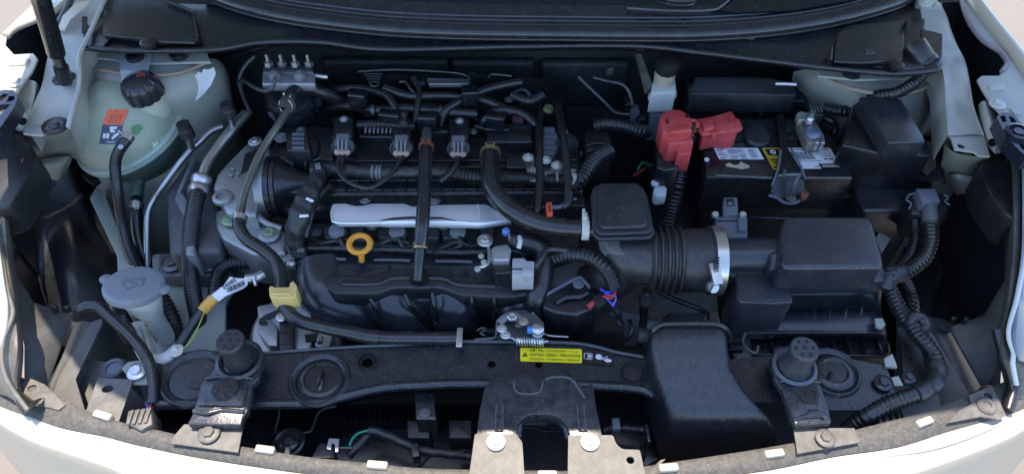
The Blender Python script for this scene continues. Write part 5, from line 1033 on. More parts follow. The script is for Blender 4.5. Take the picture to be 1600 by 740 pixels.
for i in range(8): mk('flange_rib', box(P(1205+i*24, 544, -.050), (.0025, .022, .012)), blk, ab2)
mk('flange_rim', tube([(1172, 553, -.05), (1260, 555, -.05), (1350, 555, -.05), (1380, 556, -.05), (1388, 548, -.05), (1386, 536, -.05)], .0025), blk, ab2)
lowb = thing('filter_box_base', 'black lower tray with ribbed rim left of the filter box and behind the duct', 'tray', P(1150, 510, -.08))
mk('tray_body', prism(rnd([(1136, 490), (1168, 480), (1176, 560), (1150, 570), (1140, 540)], 5), -.03, -.12), blk, lowb, bev=.004)
for i in range(5): mk('tray_rib', box(P(1148, 500+i*12, -.027), (.022, .0025, .008)), blk, lowb)
mk('latch_wire', tube([(1165, 520, .0), (1160, 532, .0), (1168, 545, .0), (1182, 551, .0), (1184, 540, .0)], .0018), aluD, lowb)
sd_ = thing('air_intake_duct', 'smooth black air intake duct widening towards the grille', 'air duct', P(1110, 600, -.1))
mk('duct_shell', arch([(1020, 1134, 506, .050, .06, .014), (1018, 1139, 514, .054, .08, .016), (1017, 1141, 535, .050, .09, .016), (1024, 1148, 575, .038, .1, .016), (1036, 1172, 610, .028, .1, .016), (1043, 1192, 632, .022, .1, .016), (1047, 1206, 648, .016, .1, .018), (1050, 1214, 660, .004, .1, .022), (1052, 1219, 672, -.014, .1, .022), (1054, 1222, 690, -.05, .1, .022), (1055, 1224, 718, -.11, .06, .02)], 6), M('duct_plastic', (.022, .023, .028), .42, bump=.7, bscale=1300, var=.2, dust=.16, vscale=30), sd_, ang=60)
mk('duct_lip', tube([(1017, 530, .03), (1020, 518, .048), (1032, 507, .057), (1060, 505, .058), (1100, 505, .058), (1120, 506, .057), (1135, 514, .050), (1140, 528, .03)], .0035), blkG, sd_)
mk('duct_collar', arch([(1038, 1112, 488, .035, .05, .014), (1030, 1120, 505, .045, .05, .014)]), blk, sd_)
mk('duct_tab', prism(rnd([(1108, 488), (1122, 488), (1126, 503), (1110, 504)], 2), .045, .02), blk, sd_, bev=.002)
# ================================================================== battery and electrics
btt = thing('battery', 'black car battery with white and gold labels and scraped beige patch', 'battery', P(1210, 280, -.12))
mk('battery_case', prism(rnd([(1094, 186), (1288, 186), (1333, 279), (1104, 277)], 3), .050, -.02, 1.0), blk, btt, bev=.003)
mk('case_step', prism(rnd([(1100, 270), (1330, 270), (1338, 300), (1334, 308), (1110, 306), (1104, 300)], 3), .002, -.12, 1.0), blk, btt, bev=.003)
mk('case_highlight', tube([(1118, 274, .053), (1205, 278, .053)], .0022), greyB, btt); mk('case_highlight', tube([(1256, 278, .053), (1330, 278, .053)], .0022), greyB, btt)  # paler tubes stand in for highlights along the case rims
mk('case_highlight', tube([(1112, 296, .004), (1202, 300, .004)], .0018), greyB, btt); mk('case_highlight', tube([(1262, 300, .004), (1328, 297, .004)], .0018), greyB, btt)
for i in range(3): mk('vent_cap', lathe([(.014, 0), (.014, .002), (.011, .003), (0, .003)], P(1150+i*42, 212, .0505), n=20), blk, btt)
zl = .0512
q1 = [(1124, 249), (1194, 249), (1184, 231), (1115, 231)]; q2 = [(1208, 265), (1240, 265), (1222, 231), (1190, 231)]; q3 = [(1249, 264), (1316, 263), (1297, 231), (1222, 231)]
mk('info_label', cellgrid(q1, zl, 1, 1), lblW, btt); mk('gold_label', cellgrid(q2, zl, 1, 1), gold, btt); w_ = mk('white_label', cellgrid(q3, zl, 1, 1), lblW, btt)
random.seed(4)
decal('fine_print', [rc(x, y, x+random.uniform(.1, .22), y+.05) for y in [.06+.11*i for i in range(8)] for x in (.04, .28, .5, .74) if random.random() < .85], q1, zl+.0006, M('grey_print', (.12, .13, .15), .5), btt)
decal('gold_print', [rc(.15, .66, .75, .95)], q2, zl+.0006, prtK, btt)
decal('gold_mark', [[(.45+.14*math.cos(a), .81+.10*math.sin(a)) for a in [i*math.pi/5 for i in range(10)]]], q2, zl+.0010, lblW, btt)
decal('gold_mark_centre', [[(.45+.06*math.cos(a), .81+.045*math.sin(a)) for a in [i*math.pi/5 for i in range(10)]]], q2, zl+.0013, prtK, btt)
decal('gold_lines', [rc(.12, .44, .8, .49), rc(.2, .34, .8, .38), rc(.25, .26, .7, .30), rc(.1, .10, .9, .16)], q2, zl+.0006, prtK, btt)
decal('barcode', [rc(.10+i*.031, .45, .10+i*.031+(.010 if i % 3 else .021), .80) for i in range(15)], q3, zl+.0006, prtK, btt)
decal('label_lines', [rc(.02, .91, .95, .945), rc(.56, .80, .70, .82), rc(.55, .72, .95, .74), rc(.70, .60, .92, .62), rc(.72, .44, .80, .49), rc(.83, .44, .93, .49), rc(.26, .36, .64, .38), rc(.12, .36, .22, .38), rc(.40, .09, .50, .12)], q3, zl+.0006, prtK, btt)
decal('black_band', [rc(.52, .0, 1.0, .24)], q3, zl+.0006, prtK, btt)
text('band_lettering', 'Vaillante', [(1290, 262), (1314, 262), (1311, 257), (1287, 257)], zl+.001, M('faded_letters', (.45, .40, .30), .5), btt, .02) if False else decal('band_marks', [rc(.58+i*.036, .06+.02*(i % 2), .605+i*.036, .18) for i in range(11)], q3, zl+.001, M('faded_letters', (.45, .40, .30), .5), btt)
sq = [(1133, 257), (1140, 254), (1148, 258), (1154, 257), (1158, 252), (1162, 255), (1170, 258), (1172, 261), (1166, 263), (1158, 264), (1150, 262), (1142, 261), (1136, 260)]
mk('scraped_patch', plate(sq, zl+.0004, .0006), beige, btt)
mk('case_pip', lathe([(.004, 0), (.004, .002), (0, .003)], P(1104, 250, .051), n=12), lblW, btt)
bh2 = thing('battery_clamp', 'black steel battery hold-down with hooked rod and rusty corner', 'bracket', P(1232, 290, 0))
mk('clamp_strap', plate([(1213, 178, .058), (1225, 178, .058), (1231, 232, .058), (1254, 268, .058), (1258, 298, .035), (1248, 314, .03), (1235, 317, .03), (1216, 310, .03), (1204, 300, .035), (1214, 272, .058), (1219, 232, .058)], .06, .003), M('strap_black', (.010, .010, .012), .55), bh2, ang=40)
mk('strap_edge', tube([(1201, 305, .036), (1214, 309, .036), (1224, 316, .036), (1238, 318, .036), (1250, 313, .036), (1262, 303, .036)], .0024), conD, bh2)
mk('strap_edge', tube([(1236, 232, .0635), (1252, 262, .0635), (1258, 280, .060)], .0018), conD, bh2); mk('strap_edge', tube([(1220, 235, .0635), (1216, 262, .0635), (1206, 290, .055)], .0018), conD, bh2)
mk('hook_rod', tube([(1247, 274, .068), (1243, 285, .062), (1238, 302, .045)], .0036), aluD, bh2); mk('hook_bar', tube([(1216, 275, .068), (1232, 273, .070), (1250, 273, .069)], .0024), M('teal_grey_zinc', (.14, .18, .17), .45, .7), bh2); mk('hook_bar', tube([(1226, 266, .07), (1225, 276, .07)], .0024), M('teal_grey_zinc', (.14, .18, .17)), bh2)
bolt(bh2, 1236, 308, .042, .006, aluD); mk('rusty_corner', prism(rnd([(1250, 298), (1261, 297), (1263, 307), (1254, 311)], 2), .044, .036), rst, bh2, bev=.001)
bty = thing('battery_tray', 'black battery tray skirt under the front of the battery', 'tray', P(1220, 340, -.12))
mk('tray', prism(rnd([(1090, 262), (1100, 262), (1340, 270), (1352, 335), (1340, 345), (1180, 340), (1104, 330)], 6), -.045, -.3), blk, bty, bev=.005)
mk('tray_seam', tube([(1200, 322, -.03), (1280, 322, -.03), (1330, 315, -.03)], .002), blk, bty)
mk('tray_wall', prism([(1040, 250), (1092, 240), (1110, 400), (1060, 400)], -.10, -.35), blkM, bty, bev=.01)
rc_ = thing('positive_terminal_cover', 'two-piece red plastic cover over the battery positive terminal', 'terminal cover', P(1080, 220, .04))
mk('left_half', prism([(1030, 188), (1034, 178), (1049, 170), (1066, 172), (1079, 182), (1082, 192), (1078, 206), (1048, 210), (1036, 206)], .104, .060, 1.0), red, rc_, bev=.0022)
mk('left_ridge', prism([(1056, 196), (1076, 194), (1082, 203), (1046, 206)], .111, .10), red, rc_, bev=.0015)
mk('left_step', prism([(1040, 205), (1048, 201), (1083, 203), (1085, 211), (1082, 222), (1046, 224), (1038, 214)], .092, .050, 1.0), red, rc_, bev=.002)
mk('step_lip', prism([(1042, 222), (1084, 220), (1083, 225), (1044, 227)], .086, .078, 1.0), red, rc_, bev=.001)
mk('lower_flap', prism([(1058, 226), (1083, 226), (1080, 240), (1058, 241)], .078, .040, .98), red, rc_, bev=.0018)
mk('cover_slot', prism(rnd([(1040, 186), (1043, 185), (1045, 192), (1042, 193)], 1), .1052, .103), prtK, rc_)
for x, y in ((1074, 180), (1084, 214)): mk('side_notch', prism([(x-2, y-2), (x+3, y-2), (x+3, y+3), (x-2, y+3)], .1055 if y < 200 else .0935, .09), prtK, rc_)
mk('right_half', prism([(1088, 186), (1112, 182), (1143, 173), (1150, 184), (1156, 186), (1161, 200), (1156, 203), (1098, 210), (1092, 204)], .092, .086), red, rc_, bev=.0015)
mk('right_skirt', prism([(1096, 198), (1148, 190), (1154, 202), (1148, 206), (1136, 208), (1122, 205), (1099, 210)], .086, .052), red, rc_, bev=.0015)
mk('right_ridge', prism([(1096, 189), (1113, 185), (1117, 199), (1101, 203)], .0975, .09), red, rc_, bev=.0015)
mk('latch_tab', prism([(1112, 203), (1120, 202), (1121, 208), (1113, 209)], .094, .08), red, rc_, bev=.001)
mk('moulded_mark', tube([(1137, 186, .0925), (1139, 191, .0925), (1145, 190, .0925)], .001), M('deep_red', (.2, .02, .02), .5), rc_)
mk('hinge_pin', tube([(1080, 188, .1), (1088, 190, .1), (1090, 198, .1)], .003), red, rc_); mk('hinge_pin', tube([(1082, 196, .095), (1086, 205, .095)], .0035), M('brown_metal', (.2, .12, .08), .4, .6), rc_)
fb = thing('fusible_link_box', 'black fuse holder hanging below the red terminal cover with ribbed conduit', 'fuse holder', P(1040, 250, .0))
mk('holder', prism([(1024, 215), (1036, 205), (1050, 228), (1062, 262), (1040, 266), (1026, 262)], .055, -.03), blk, fb, bev=.003)
mk('conduit', tube([(1062, 262, .02), (1058, 290, .0), (1046, 330, -.05), (1036, 370, -.1)], .016, 'corr', pitch=.007), rub, fb)
ng = thing('negative_terminal', 'corroded negative battery terminal with pale clamp and round sensor', 'battery terminal', P(1268, 205, .05))
mk('clamp_body', prism(rnd([(1246, 184), (1262, 180), (1276, 192), (1288, 210), (1290, 222), (1262, 224), (1254, 205)], 3), .072, .052), M('pale_lead', (.22, .205, .17), .5, .4, bump=.8, var=.3, dust=.3), ng, bev=.002)
mk('post', lathe([(.0075, 0), (.0075, .016), (.006, .018), (.0045, .018), (.0045, .028), (0, .028)], P(1262, 196, .072), (0, 0, 1), 16), zinc, ng)
mk('nut', lathe([(.010, 0), (.010, .007), (0, .007)], P(1262, 196, .073), (0, 0, 1), 6), aluD, ng)
mk('sensor_disc', lathe([(.013, 0), (.013, .005), (.010, .007), (0, .007)], P(1269, 210, .072), (0, -.15, 1), 24), M('blue_grey_metal', (.20, .24, .34), .35, .6), ng)
mk('cable_lug', prism(rnd([(1244, 178), (1250, 174), (1266, 176), (1264, 186), (1248, 188)], 2), .082, .07), M('tin_lug', (.5, .48, .42), .4, .7, bump=.5), ng, bev=.001)
for x in (1276, 1285): mk('clamp_finger', prism([(x-3, 214), (x+3, 214), (x+5, 223), (x-2, 223)], .076, .06), zinc, ng, bev=.001)
nc = thing('terminal_wiring', 'black plug with white ribs and cable loop behind the negative terminal', 'wiring', P(1280, 175, .04))
mk('plug', prism(rnd([(1264, 162), (1284, 162), (1287, 180), (1266, 180)], 2), .085, .04), blkM, nc, bev=.002)
for i in range(4): mk('plug_rib', box(P(1268+i*5, 170, .086), (.0012, .014, .002)), conG, nc)
mk('conduit', tube([(1286, 168, .07), (1300, 172, .07), (1318, 174, .07), (1340, 172, .06)], .0095, 'corr', pitch=.005), rub, nc)
mk('cable_loop', tube([(1286, 184, .05), (1300, 190, .05), (1305, 200, .04), (1300, 212, .03), (1284, 216, .03)], .0065), rub, nc)
mk('hex_frame', tube([(1286, 180, .055), (1302, 186, .055), (1304, 196, .055), (1290, 204, .055)], .0025), blk, nc)
mk('white_tie', tube([(1212, 131, .12), (1226, 131, .12), (1244, 132, .12)], .0022), lblW, nc)
lb = thing('long_cover', 'long low black plastic cover behind the battery', 'cover', P(1160, 145, .03))
mk('cover_top', prism(rnd([(1086, 120), (1200, 121), (1236, 128), (1246, 148), (1080, 146)], 4), .088, .05), blkT, lb, bev=.005)
mk('cover_body', prism(rnd([(1070, 124), (1250, 126), (1262, 158), (1075, 156)], 4), .058, -.02), blk, lb, bev=.004)
mk('cover_rib', prism([(1185, 158), (1190, 158), (1190, 180), (1186, 180)], .050, .0), blk, lb)
bp3 = thing('battery_back_panel', 'dull black panel with hose stubs between the long cover and the battery', 'panel', P(1180, 190, .0))
mk('panel', prism([(1160, 160), (1262, 162), (1272, 190), (1150, 190)], .02, -.08), blkM, bp3, bev=.004)
mk('round_stub', lathe([(.022, -.02), (.022, .0), (.018, .004), (0, .004)], P(1183, 212, .055), (0, -.2, 1), 24), blkM, bp3)
# brake reservoir
br2 = thing('brake_reservoir', 'white brake fluid reservoir with black cap, dusty beige neck', 'brake reservoir', P(1038, 150, .03))
BC = P(1043, 101, .125)
mk('reservoir_cap', lathe([(.0185, -.010), (.020, -.009), (.0205, .004), (.019, .010), (.010, .012), (.0, .012)], BC, (0, -.25, 1), 30, lambda a: 1+.02*math.cos(a*12)), blkM, br2)
mk('neck', lathe([(.0175, 0), (.0172, -.02), (.0155, -.034)], BC-Vector((0, -.002, .008)), (0, -.15, 1), 26), M('dusty_beige', (.42, .36, .26), .6, dust=.3, bump=.3), br2)
mk('reservoir_body', prism(rnd([(1022, 122), (1054, 119), (1057, 144), (1016, 146)], 3), .085, .045), trn, br2, bev=.003)
mk('body_seam', prism(rnd([(1013, 143), (1058, 141), (1058, 149), (1013, 152)], 2), .066, .058), trn, br2, bev=.0015)
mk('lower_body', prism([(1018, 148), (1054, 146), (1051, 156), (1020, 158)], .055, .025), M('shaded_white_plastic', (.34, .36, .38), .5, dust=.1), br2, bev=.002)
mk('master_cylinder', prism([(1014, 158), (1050, 156), (1048, 178), (1016, 180)], .03, -.03), conD, br2, bev=.004)
mk('dusty_stay', plate([(993, 84, .1), (1002, 84, .1), (1020, 135, .08), (1008, 145, .07)], .09, .004), M('brown_dust', (.07, .06, .05), .7, dust=.4), br2)
for i in range(3): mk('valve', prism(rnd([(975+i*10, 150+i*12), (988+i*10, 150+i*12), (990+i*10, 162+i*12), (976+i*10, 164+i*12)], 2), .04-.01*i, .0), [blk, conD, blk][i], br2, bev=.002)
# relay box
rx = thing('relay_box', 'tall glossy black relay box with folded lid beside the battery', 'relay box', P(1390, 230, -.02))
mk('lid', prism([(1344, 151), (1400, 150), (1410, 158), (1443, 212), (1446, 222), (1388, 223)], .125, .095, 1.0), M('lid_sheen_black', (.040, .042, .047), .45, dust=.1), rx, bev=.0018)  # lid base colour lightened to carry the sheen on top
mk('box_body', prism([(1332, 164), (1344, 156), (1402, 155), (1412, 163), (1452, 226), (1458, 238), (1452, 243), (1380, 240), (1316, 226)], .094, -.10, 1.0), blkG, rx, bev=.003)
mk('front_line', tube([(1384, 236, .085), (1389, 243, .080), (1400, 244, .080), (1430, 244, .080)], .0014), conD, rx)
mk('base_plate', plate([(1412, 276, .045), (1414, 272, .045), (1450, 274, .045), (1460, 262, .05), (1478, 281, .045), (1474, 284, .045)], .045, .004), blk, rx)
mk('lower_case', prism(rnd([(1330, 262), (1440, 262), (1460, 285), (1440, 330), (1350, 330), (1335, 300)], 6), .02, -.12), blk, rx, bev=.005)
mk('latch_mark', tube([(1380, 286, .024), (1398, 287, .024), (1398, 282, .024), (1384, 280, .024)], .0012), conG, rx)
mk('side_clip', tube([(1327, 218, .09), (1327, 227, .088)], .0016), conG, rx)
mk('back_strap', tube([(1448, 216, .06), (1460, 214, .06), (1467, 222, .055), (1469, 262, .04), (1472, 285, .03)], .008, flat=.5), blk, rx)
rp = thing('relay_box_plug', 'grey faced plug and clips where the corrugated harness leaves the relay box', 'connector', P(1450, 315, .03))
mk('plug_face', prism([(1432, 294), (1462, 294), (1470, 314), (1442, 317)], .062, .02), conD, rp, bev=.002)
mk('plug_body', prism([(1420, 300), (1478, 300), (1484, 330), (1470, 338), (1424, 332)], .045, -.01), blkM, rp, bev=.003)
for pts in ([(1420, 306, .05), (1416, 312, .05), (1424, 318, .05), (1420, 326, .05)], [(1474, 304, .05), (1482, 308, .05), (1476, 314, .05), (1484, 320, .05)], [(1428, 302, .052), (1420, 304, .052)]): mk('plug_clip', tube(pts, .0014, n=6), conG, rp)
# conduits right
cb_ = thing('scuttle_conduit', 'corrugated conduit curving from a black boot on the scuttle to the relay box', 'conduit', P(1420, 130, .1))
mk('rubber_boot', tube([(1428, 72, .18), (1436, 84, .175), (1445, 98, .165)], .0185, n=24), rub, cb_); mk('boot_lip', tube([(1444, 96, .166), (1448, 102, .163)], .0200, n=24), rub, cb_)
mk('conduit', tube([(1444, 98, .165), (1440, 116, .155), (1428, 130, .145), (1412, 140, .138), (1396, 146, .132), (1372, 150, .12), (1360, 156, .11)], .0098, 'corr', pitch=.0052, n=16), rub, cb_)
mh = thing('right_harness', 'thick corrugated harness snaking from the relay box down to the bumper', 'harness', P(1440, 500, .0))
mk('taped_top', tube([(1452, 316, .05), (1452, 330, .05), (1453, 352, .045)], .0150, n=18), M('grey_tape', (.10, .105, .11), .5, bump=.5, var=.2), mh)
mk('conduit_upper', tube([(1453, 350, .045), (1454, 372, .04), (1446, 398, .03), (1428, 416, .025), (1402, 430, .02), (1390, 432, .018)], .0165, 'corr', pitch=.0062, n=18), rub, mh)
mk('conduit_upper', tube([(1430, 345, .03), (1431, 370, .02), (1424, 396, .015), (1408, 416, .01), (1394, 428, .01)], .0120, 'corr', pitch=.0055, n=16), rub, mh)
mk('taped_joint', tube([(1410, 428, .03), (1396, 428, .032), (1386, 436, .028), (1384, 448, .02)], .019, 'wrap', n=16), tape, mh)
for p in ((1392, 420), (1388, 428)): mk('cable_tie', tube([(p[0]-8, p[1], .055), (p[0], p[1]-2, .058), (p[0]+9, p[1]+2, .053)], .0018), blkG, mh)
mk('conduit_middle', tube([(1386, 440, .02), (1396, 465, .015), (1408, 488, .012), (1420, 504, .012), (1432, 510, .014)], .0150, 'corr', pitch=.006, n=18), rub, mh)
mk('conduit_branch', tube([(1410, 432, .01), (1420, 450, -.01), (1426, 475, -.03), (1424, 495, -.05)], .0130, 'corr', pitch=.006, n=16), rub, mh)
mk('taped_knuckle', tube([(1420, 508, .014), (1428, 496, .02), (1440, 497, .02), (1446, 510, .018), (1438, 520, .016)], .0120, 'wrap', n=14), tape, mh)
mk('taped_branch', tube([(1445, 508, .005), (1460, 504, .0), (1480, 512, -.01)], .012, 'wrap', n=12), tape, mh)
mk('conduit_lower', tube([(1424, 506, .014), (1434, 522, .014), (1448, 538, .014), (1460, 556, .012), (1466, 576, .010)], .0155, 'corr', pitch=.006, n=18), rub, mh)
mk('taped_bend', tube([(1464, 570, .010), (1466, 584, .010), (1460, 598, .010), (1444, 610, .012), (1430, 616, .013)], .0165, 'wrap', n=16), tape, mh)
mk('conduit_end', tube([(1434, 614, .013), (1410, 622, .012), (1384, 632, .008), (1356, 648, .0), (1334, 662, -.02), (1320, 672, -.03)], .0150, 'corr', pitch=.0062, n=18), rub, mh)
hb4 = thing('harness_bracket', 'dark bracket leaf behind the bend of the right corrugated harness', 'bracket', P(1420, 540, -.05))
mk('leaf', plate(rnd([(1402, 512), (1414, 510), (1436, 522), (1448, 600), (1412, 600), (1410, 560)], 3), -.012, .004, holes=[(1422, 560, 4)]), blkM, hb4)
mk('frame_dark', plate([(1448, 520, -.03), (1455, 515, -.03), (1490, 600, -.04), (1470, 612, -.04)], -.03, .004), blk, hb4)
cpl = thing('front_connector', 'ribbed black connector under the right corrugated harness', 'connector', P(1395, 665, -.03))
mk('shell', prism(rnd([(1368, 650), (1404, 644), (1418, 668), (1374, 682)], 3), -.002, -.04), blk, cpl, bev=.003)
for i in range(4): mk('shell_rib', box(P(1376+i*10, 664-i*2, .0), (.003, .026, .005), -5), blk, cpl, bev=.0008)
for i, (pts, z, lb_) in enumerate((([(1367, 497), (1379, 497), (1384, 507), (1377, 513), (1369, 509)], .0, 'small white-green plastic clip right of the filter box'), ([(1382, 560), (1394, 552), (1400, 566), (1402, 574), (1384, 572)], .004, 'larger cream clip by the right front panel corner'), ([(1393, 589), (1404, 587), (1412, 602), (1398, 602)], .004, 'small cream patch between the panel bolt and dark bracket'))):
    tag(mk('plastic_clip', prism(pts, z, z-.004), M('pale_clip', (.30, .32, .26), .45)), lb_, 'clip')
tbk = thing('tray_connector', 'slate black connector bracket with two pale bolts in front of the battery', 'bracket', P(1145, 350, .0))
mk('upper_latch', prism(rnd([(1131, 308), (1152, 308), (1154, 336), (1130, 336)], 2), .060, .02), conD, tbk, bev=.002)
mk('latch_window', box(P(1141, 316, .061), (.010, .012, .003)), prtK, tbk); mk('latch_glint', box(P(1141, 318, .0628), (.007, .006, .001), 25), conG, tbk)
mk('bracket_body', prism(rnd([(1118, 338), (1168, 338), (1168, 371), (1120, 371)], 2), .056, .0), conD, tbk, bev=.002)
mk('body_step', prism([(1153, 340), (1166, 340), (1166, 360), (1154, 360)], .061, .05), conD, tbk, bev=.001)
mk('body_groove', box(P(1136, 345, .0565), (.030, .0016, .001)), prtK, tbk)
for x in (1117, 1160): mk('bolt', lathe([(.005, 0), (.005, .004), (.0045, .005), (0, .005)], P(x, 337, .062), (0, -.1, 1), 14), M('pale_bolt', (.5, .55, .48), .35, .6), tbk)
mk('strut_left', prism([(1128, 318), (1132, 318), (1132, 338), (1128, 338)], .05, .0), blk, tbk)
rb_ = thing('lower_rod', 'pale flat strut glimpsed below the right corner of the filter box lid', 'bracket', P(1378, 375, -.02))
mk('strut', plate([(1368, 372, -.03), (1382, 352, -.03), (1398, 362, -.04), (1378, 395, -.05)], -.03, .005), M('strut_grey', (.22, .23, .24), .45), rb_)
gb_ = thing('gear_linkage', 'dark gearbox brackets and a rubber grommet in the gap below the intake hose', 'bracket', P(1000, 480, -.1))
mk('linkage_arm', tube([(1010, 452, -.02), (1008, 470, -.04), (1004, 500, -.07), (1002, 540, -.10)], .007), blkM, gb_)
mk('linkage_eye', lathe([(.010, -.006), (.012, 0), (.010, .008), (.004, .008), (0, .004)], P(1010, 468, -.02), n=18), aluD, gb_)
mk('gear_bracket', plate([(972, 488, -.05), (1000, 490, -.05), (996, 540, -.08), (976, 542, -.08)], -.06, .005), blkM, gb_)
mk('cable', tube([(1030, 456, .0), (1060, 470, -.01), (1092, 482, -.02), (1120, 500, -.04)], .0035), rub, gb_)
mk('cable', tube([(984, 500, -.03), (988, 515, -.03), (982, 528, -.04), (970, 530, -.05)], .003), rub, gb_)
random.seed(21)
for i in range(6): mk('gear_boss', lathe([(.012, 0), (.012, .006), (.007, .009), (0, .009)], P(960+i*14, 495+random.randint(-20, 30), -.08), (random.uniform(-.3, .3), -.4, 1), 12), aluD, gb_)
# ================================================================== radiator support panel and front pieces
cs = thing('radiator_support', 'black painted radiator support panel spanning the front of the bay', 'front panel', P(800, 580, -.05))
top_edge = [(232, 566), (300, 552), (345, 546), (402, 552), (480, 546), (560, 541), (640, 537), (690, 532.5), (735, 533), (800, 533), (880, 535), (930, 541), (960, 549), (1005, 557), (1130, 562), (1190, 556), (1290, 553), (1384, 571)]
bot_edge = [(1396, 600), (1402, 640), (1300, 640), (1250, 628), (1130, 628), (1022, 620), (1008, 608), (930, 601), (757, 598), (700, 598), (660, 600), (600, 604), (545, 616), (498, 627), (400, 629), (230, 629)]
mk('panel_top', plate(top_edge+bot_edge, 0, .003, holes=[(574, 566, 9), (768, 568.5, 6.5), (842, 569, 6)]), M('support_black', (.021, .023, .029), .38, bump=.6, bscale=600, var=.25, dust=.16, vscale=16), cs)
lip = [(230, 631), (400, 631), (498, 629), (520, 624), (545, 617), (600, 605), (660, 601), (700, 599), (757, 599), (930, 602), (1008, 609), (1022, 622)]
mk('panel_lip', tube([(x, y, -.004) for x, y in lip], .0065), M('support_black', (.021, .023, .029)), cs)
fw_ = [[(x, y+1, -.008) for x, y in lip], [(x, y+6, -.04) for x, y in lip], [(x, y+10, -.09) for x, y in lip], [(x, y+10, -.16) for x, y in lip]]
mk('panel_front', grid(fw_), steelB, cs, solid=.002)
mk('panel_back_lip', tube([(560, 541, .002), (640, 537, .003), (690, 532.5, .003), (735, 533, .003), (880, 535, .003), (930, 541, .003), (960, 549, .003), (1005, 557, .002)], .0024), M('edge_grey', (.06, .065, .07), .4), cs)  # rear lip in a lighter grey than the panel
mk('panel_back_lip', tube([(402, 552, .002), (480, 546, .002), (560, 541, .002)], .0022), M('edge_grey', (.06, .065, .07)), cs)
def dish(x, y, ro, name='pressed_ring'):
    mk(name, lathe([(ro*1.10, 0), (ro*1.04, .0035), (ro*.97, .0035), (ro*.90, .0005), (ro*.84, -.0), (ro*.80, .002), (ro*.76, .0)], P(x, y, .0005), n=44), M('support_black', (.021, .023, .029)), cs)
dish(499, 592, .037); dish(302, 590, .040); dish(1300, 581, .034); dish(988, 583, .016); dish(574, 566, .0125)
cpn = mk('access_cap', lathe([(.0275, 0), (.0275, .002), (.024, .004), (.0215, .0038), (.0205, .002), (0, .002)], P(502, 592, .001), n=40), blk, cs)
mk('cap_tab', box(P(501, 589, .008), (.0028, .022, .012), -6), blk, cpn, bev=.001); mk('cap_groove', box(P(501, 601, .0035), (.003, .014, .001)), conG, cpn)
cp2 = mk('access_cap', lathe([(.027, 0), (.027, .003), (.023, .006), (.018, .006), (.016, .004), (0, .004)], P(1302, 582, .001), n=40), blk, cs)
mk('cap_tab', plate([(1297, 578, .025), (1303, 585, .012), (1296, 592, .008), (1292, 586, .012)], .015, .003), blk, cp2)
mk('keyhole_slot', plate(rnd([(289, 599), (296, 599), (300, 593), (312, 593), (320, 598), (312, 606), (300, 607), (290, 603)], 2), .0012, .001), prtK, cs)
for x, y, r in ((213, 579, .0095), (1381, 597, .0088), (1421, 589, .0068)): bolt(cs, x, y, .006, r, zinc if x < 300 else M('panel_bolt', (.05, .052, .06), .35, .4, dust=.1), washer=True)
mk('left_ear', plate([(190, 575, .002), (200, 565, .002), (236, 560, .0), (240, 600, .0), (208, 600, .0)], 0, .003), body, cs)
# yellow caution label
lb2 = thing('caution_label', 'yellow multilingual CAUTION label on the black front panel', 'label', P(862, 555, .001))
ql = [(813, 563.5), (909.5, 566.5), (909, 545), (813, 542.5)]
mk('yellow_sheet', plate(rnd([ql[0], ql[1], ql[2], ql[3]], 2), .0020, .0010), lblY, lb2)
mk('black_sheet', plate([(910, 566.5), (957, 570.5), (959, 550.5), (910, 545)], .0018, .0008), prtK, lb2)
def lbq(u0, v0, u1, v1, q=ql):
    f = lambda u, v: ((q[0][0]*(1-u)+q[1][0]*u)*(1-v)+(q[3][0]*(1-u)+q[2][0]*u)*v, (q[0][1]*(1-u)+q[1][1]*u)*(1-v)+(q[3][1]*(1-u)+q[2][1]*u)*v)
    return [f(u0, v0), f(u1, v0), f(u1, v1), f(u0, v1)]
inkY = M('label_ink', (.05, .045, .01), .5)
text('text_line', 'CAUTION / DIKKAT / PRECAUCION', lbq(.15, .40, .97, .62), .0026, inkY, lb2, .012)
text('text_line', '\u6ce8\u610f / \uc8fc\u758f / \u041e\u0421\u0422\u041e\u0420\u041e\u0416\u041d\u041e', lbq(.15, .72, .75, .92), .0026, inkY, lb2, .008)
decal('text_line', [rc(i*.09, .2, i*.09+.06, .8) for i in range(11)], lbq(.78, .76, .96, .84), .0026, inkY, lb2)
text('text_line', 'ATEN\u00c7\u00c3O / ATTENTION / VORSICHT', lbq(.15, .08, .97, .30), .0026, inkY, lb2, .008)
decal('warning_triangle', [[(0, 0), (1, 0), (.5, 1)]], lbq(.03, .36, .12, .70), .0026, inkY, lb2)
decal('exclamation', [rc(.46, .3, .54, .75), rc(.46, .12, .54, .22)], lbq(.03, .36, .12, .70), .0030, lblY, lb2)
qi = [(910, 566.5), (957, 570.5), (959, 550.5), (910, 545)]
bq = lbq(.05, .30, .32, .78, qi)
decal('book_icon', [rc(0, 0, .46, .10), rc(.54, 0, 1, .10), rc(0, 0, .07, .95), rc(.93, 0, 1, .95), rc(0, .86, .46, .95), rc(.54, .86, 1, .95), rc(.46, .05, .54, .9), rc(.6, .3, .85, .7)], bq, .0026, prtW, lb2)
fq = lbq(.42, .18, .95, .82, qi)
decal('fan_icon', [[(.22+.22*math.cos(a), .6+.34*math.sin(a)) for a in [i*.785 for i in range(8)]], ln(.4, .3, .75, .75, .07), ln(.3, .75, .7, .25, .07), [(.55, .2), (.75, .05), (1, .15), (1, .4), (.75, .5), (.6, .4)]], fq, .0026, prtW, lb2)
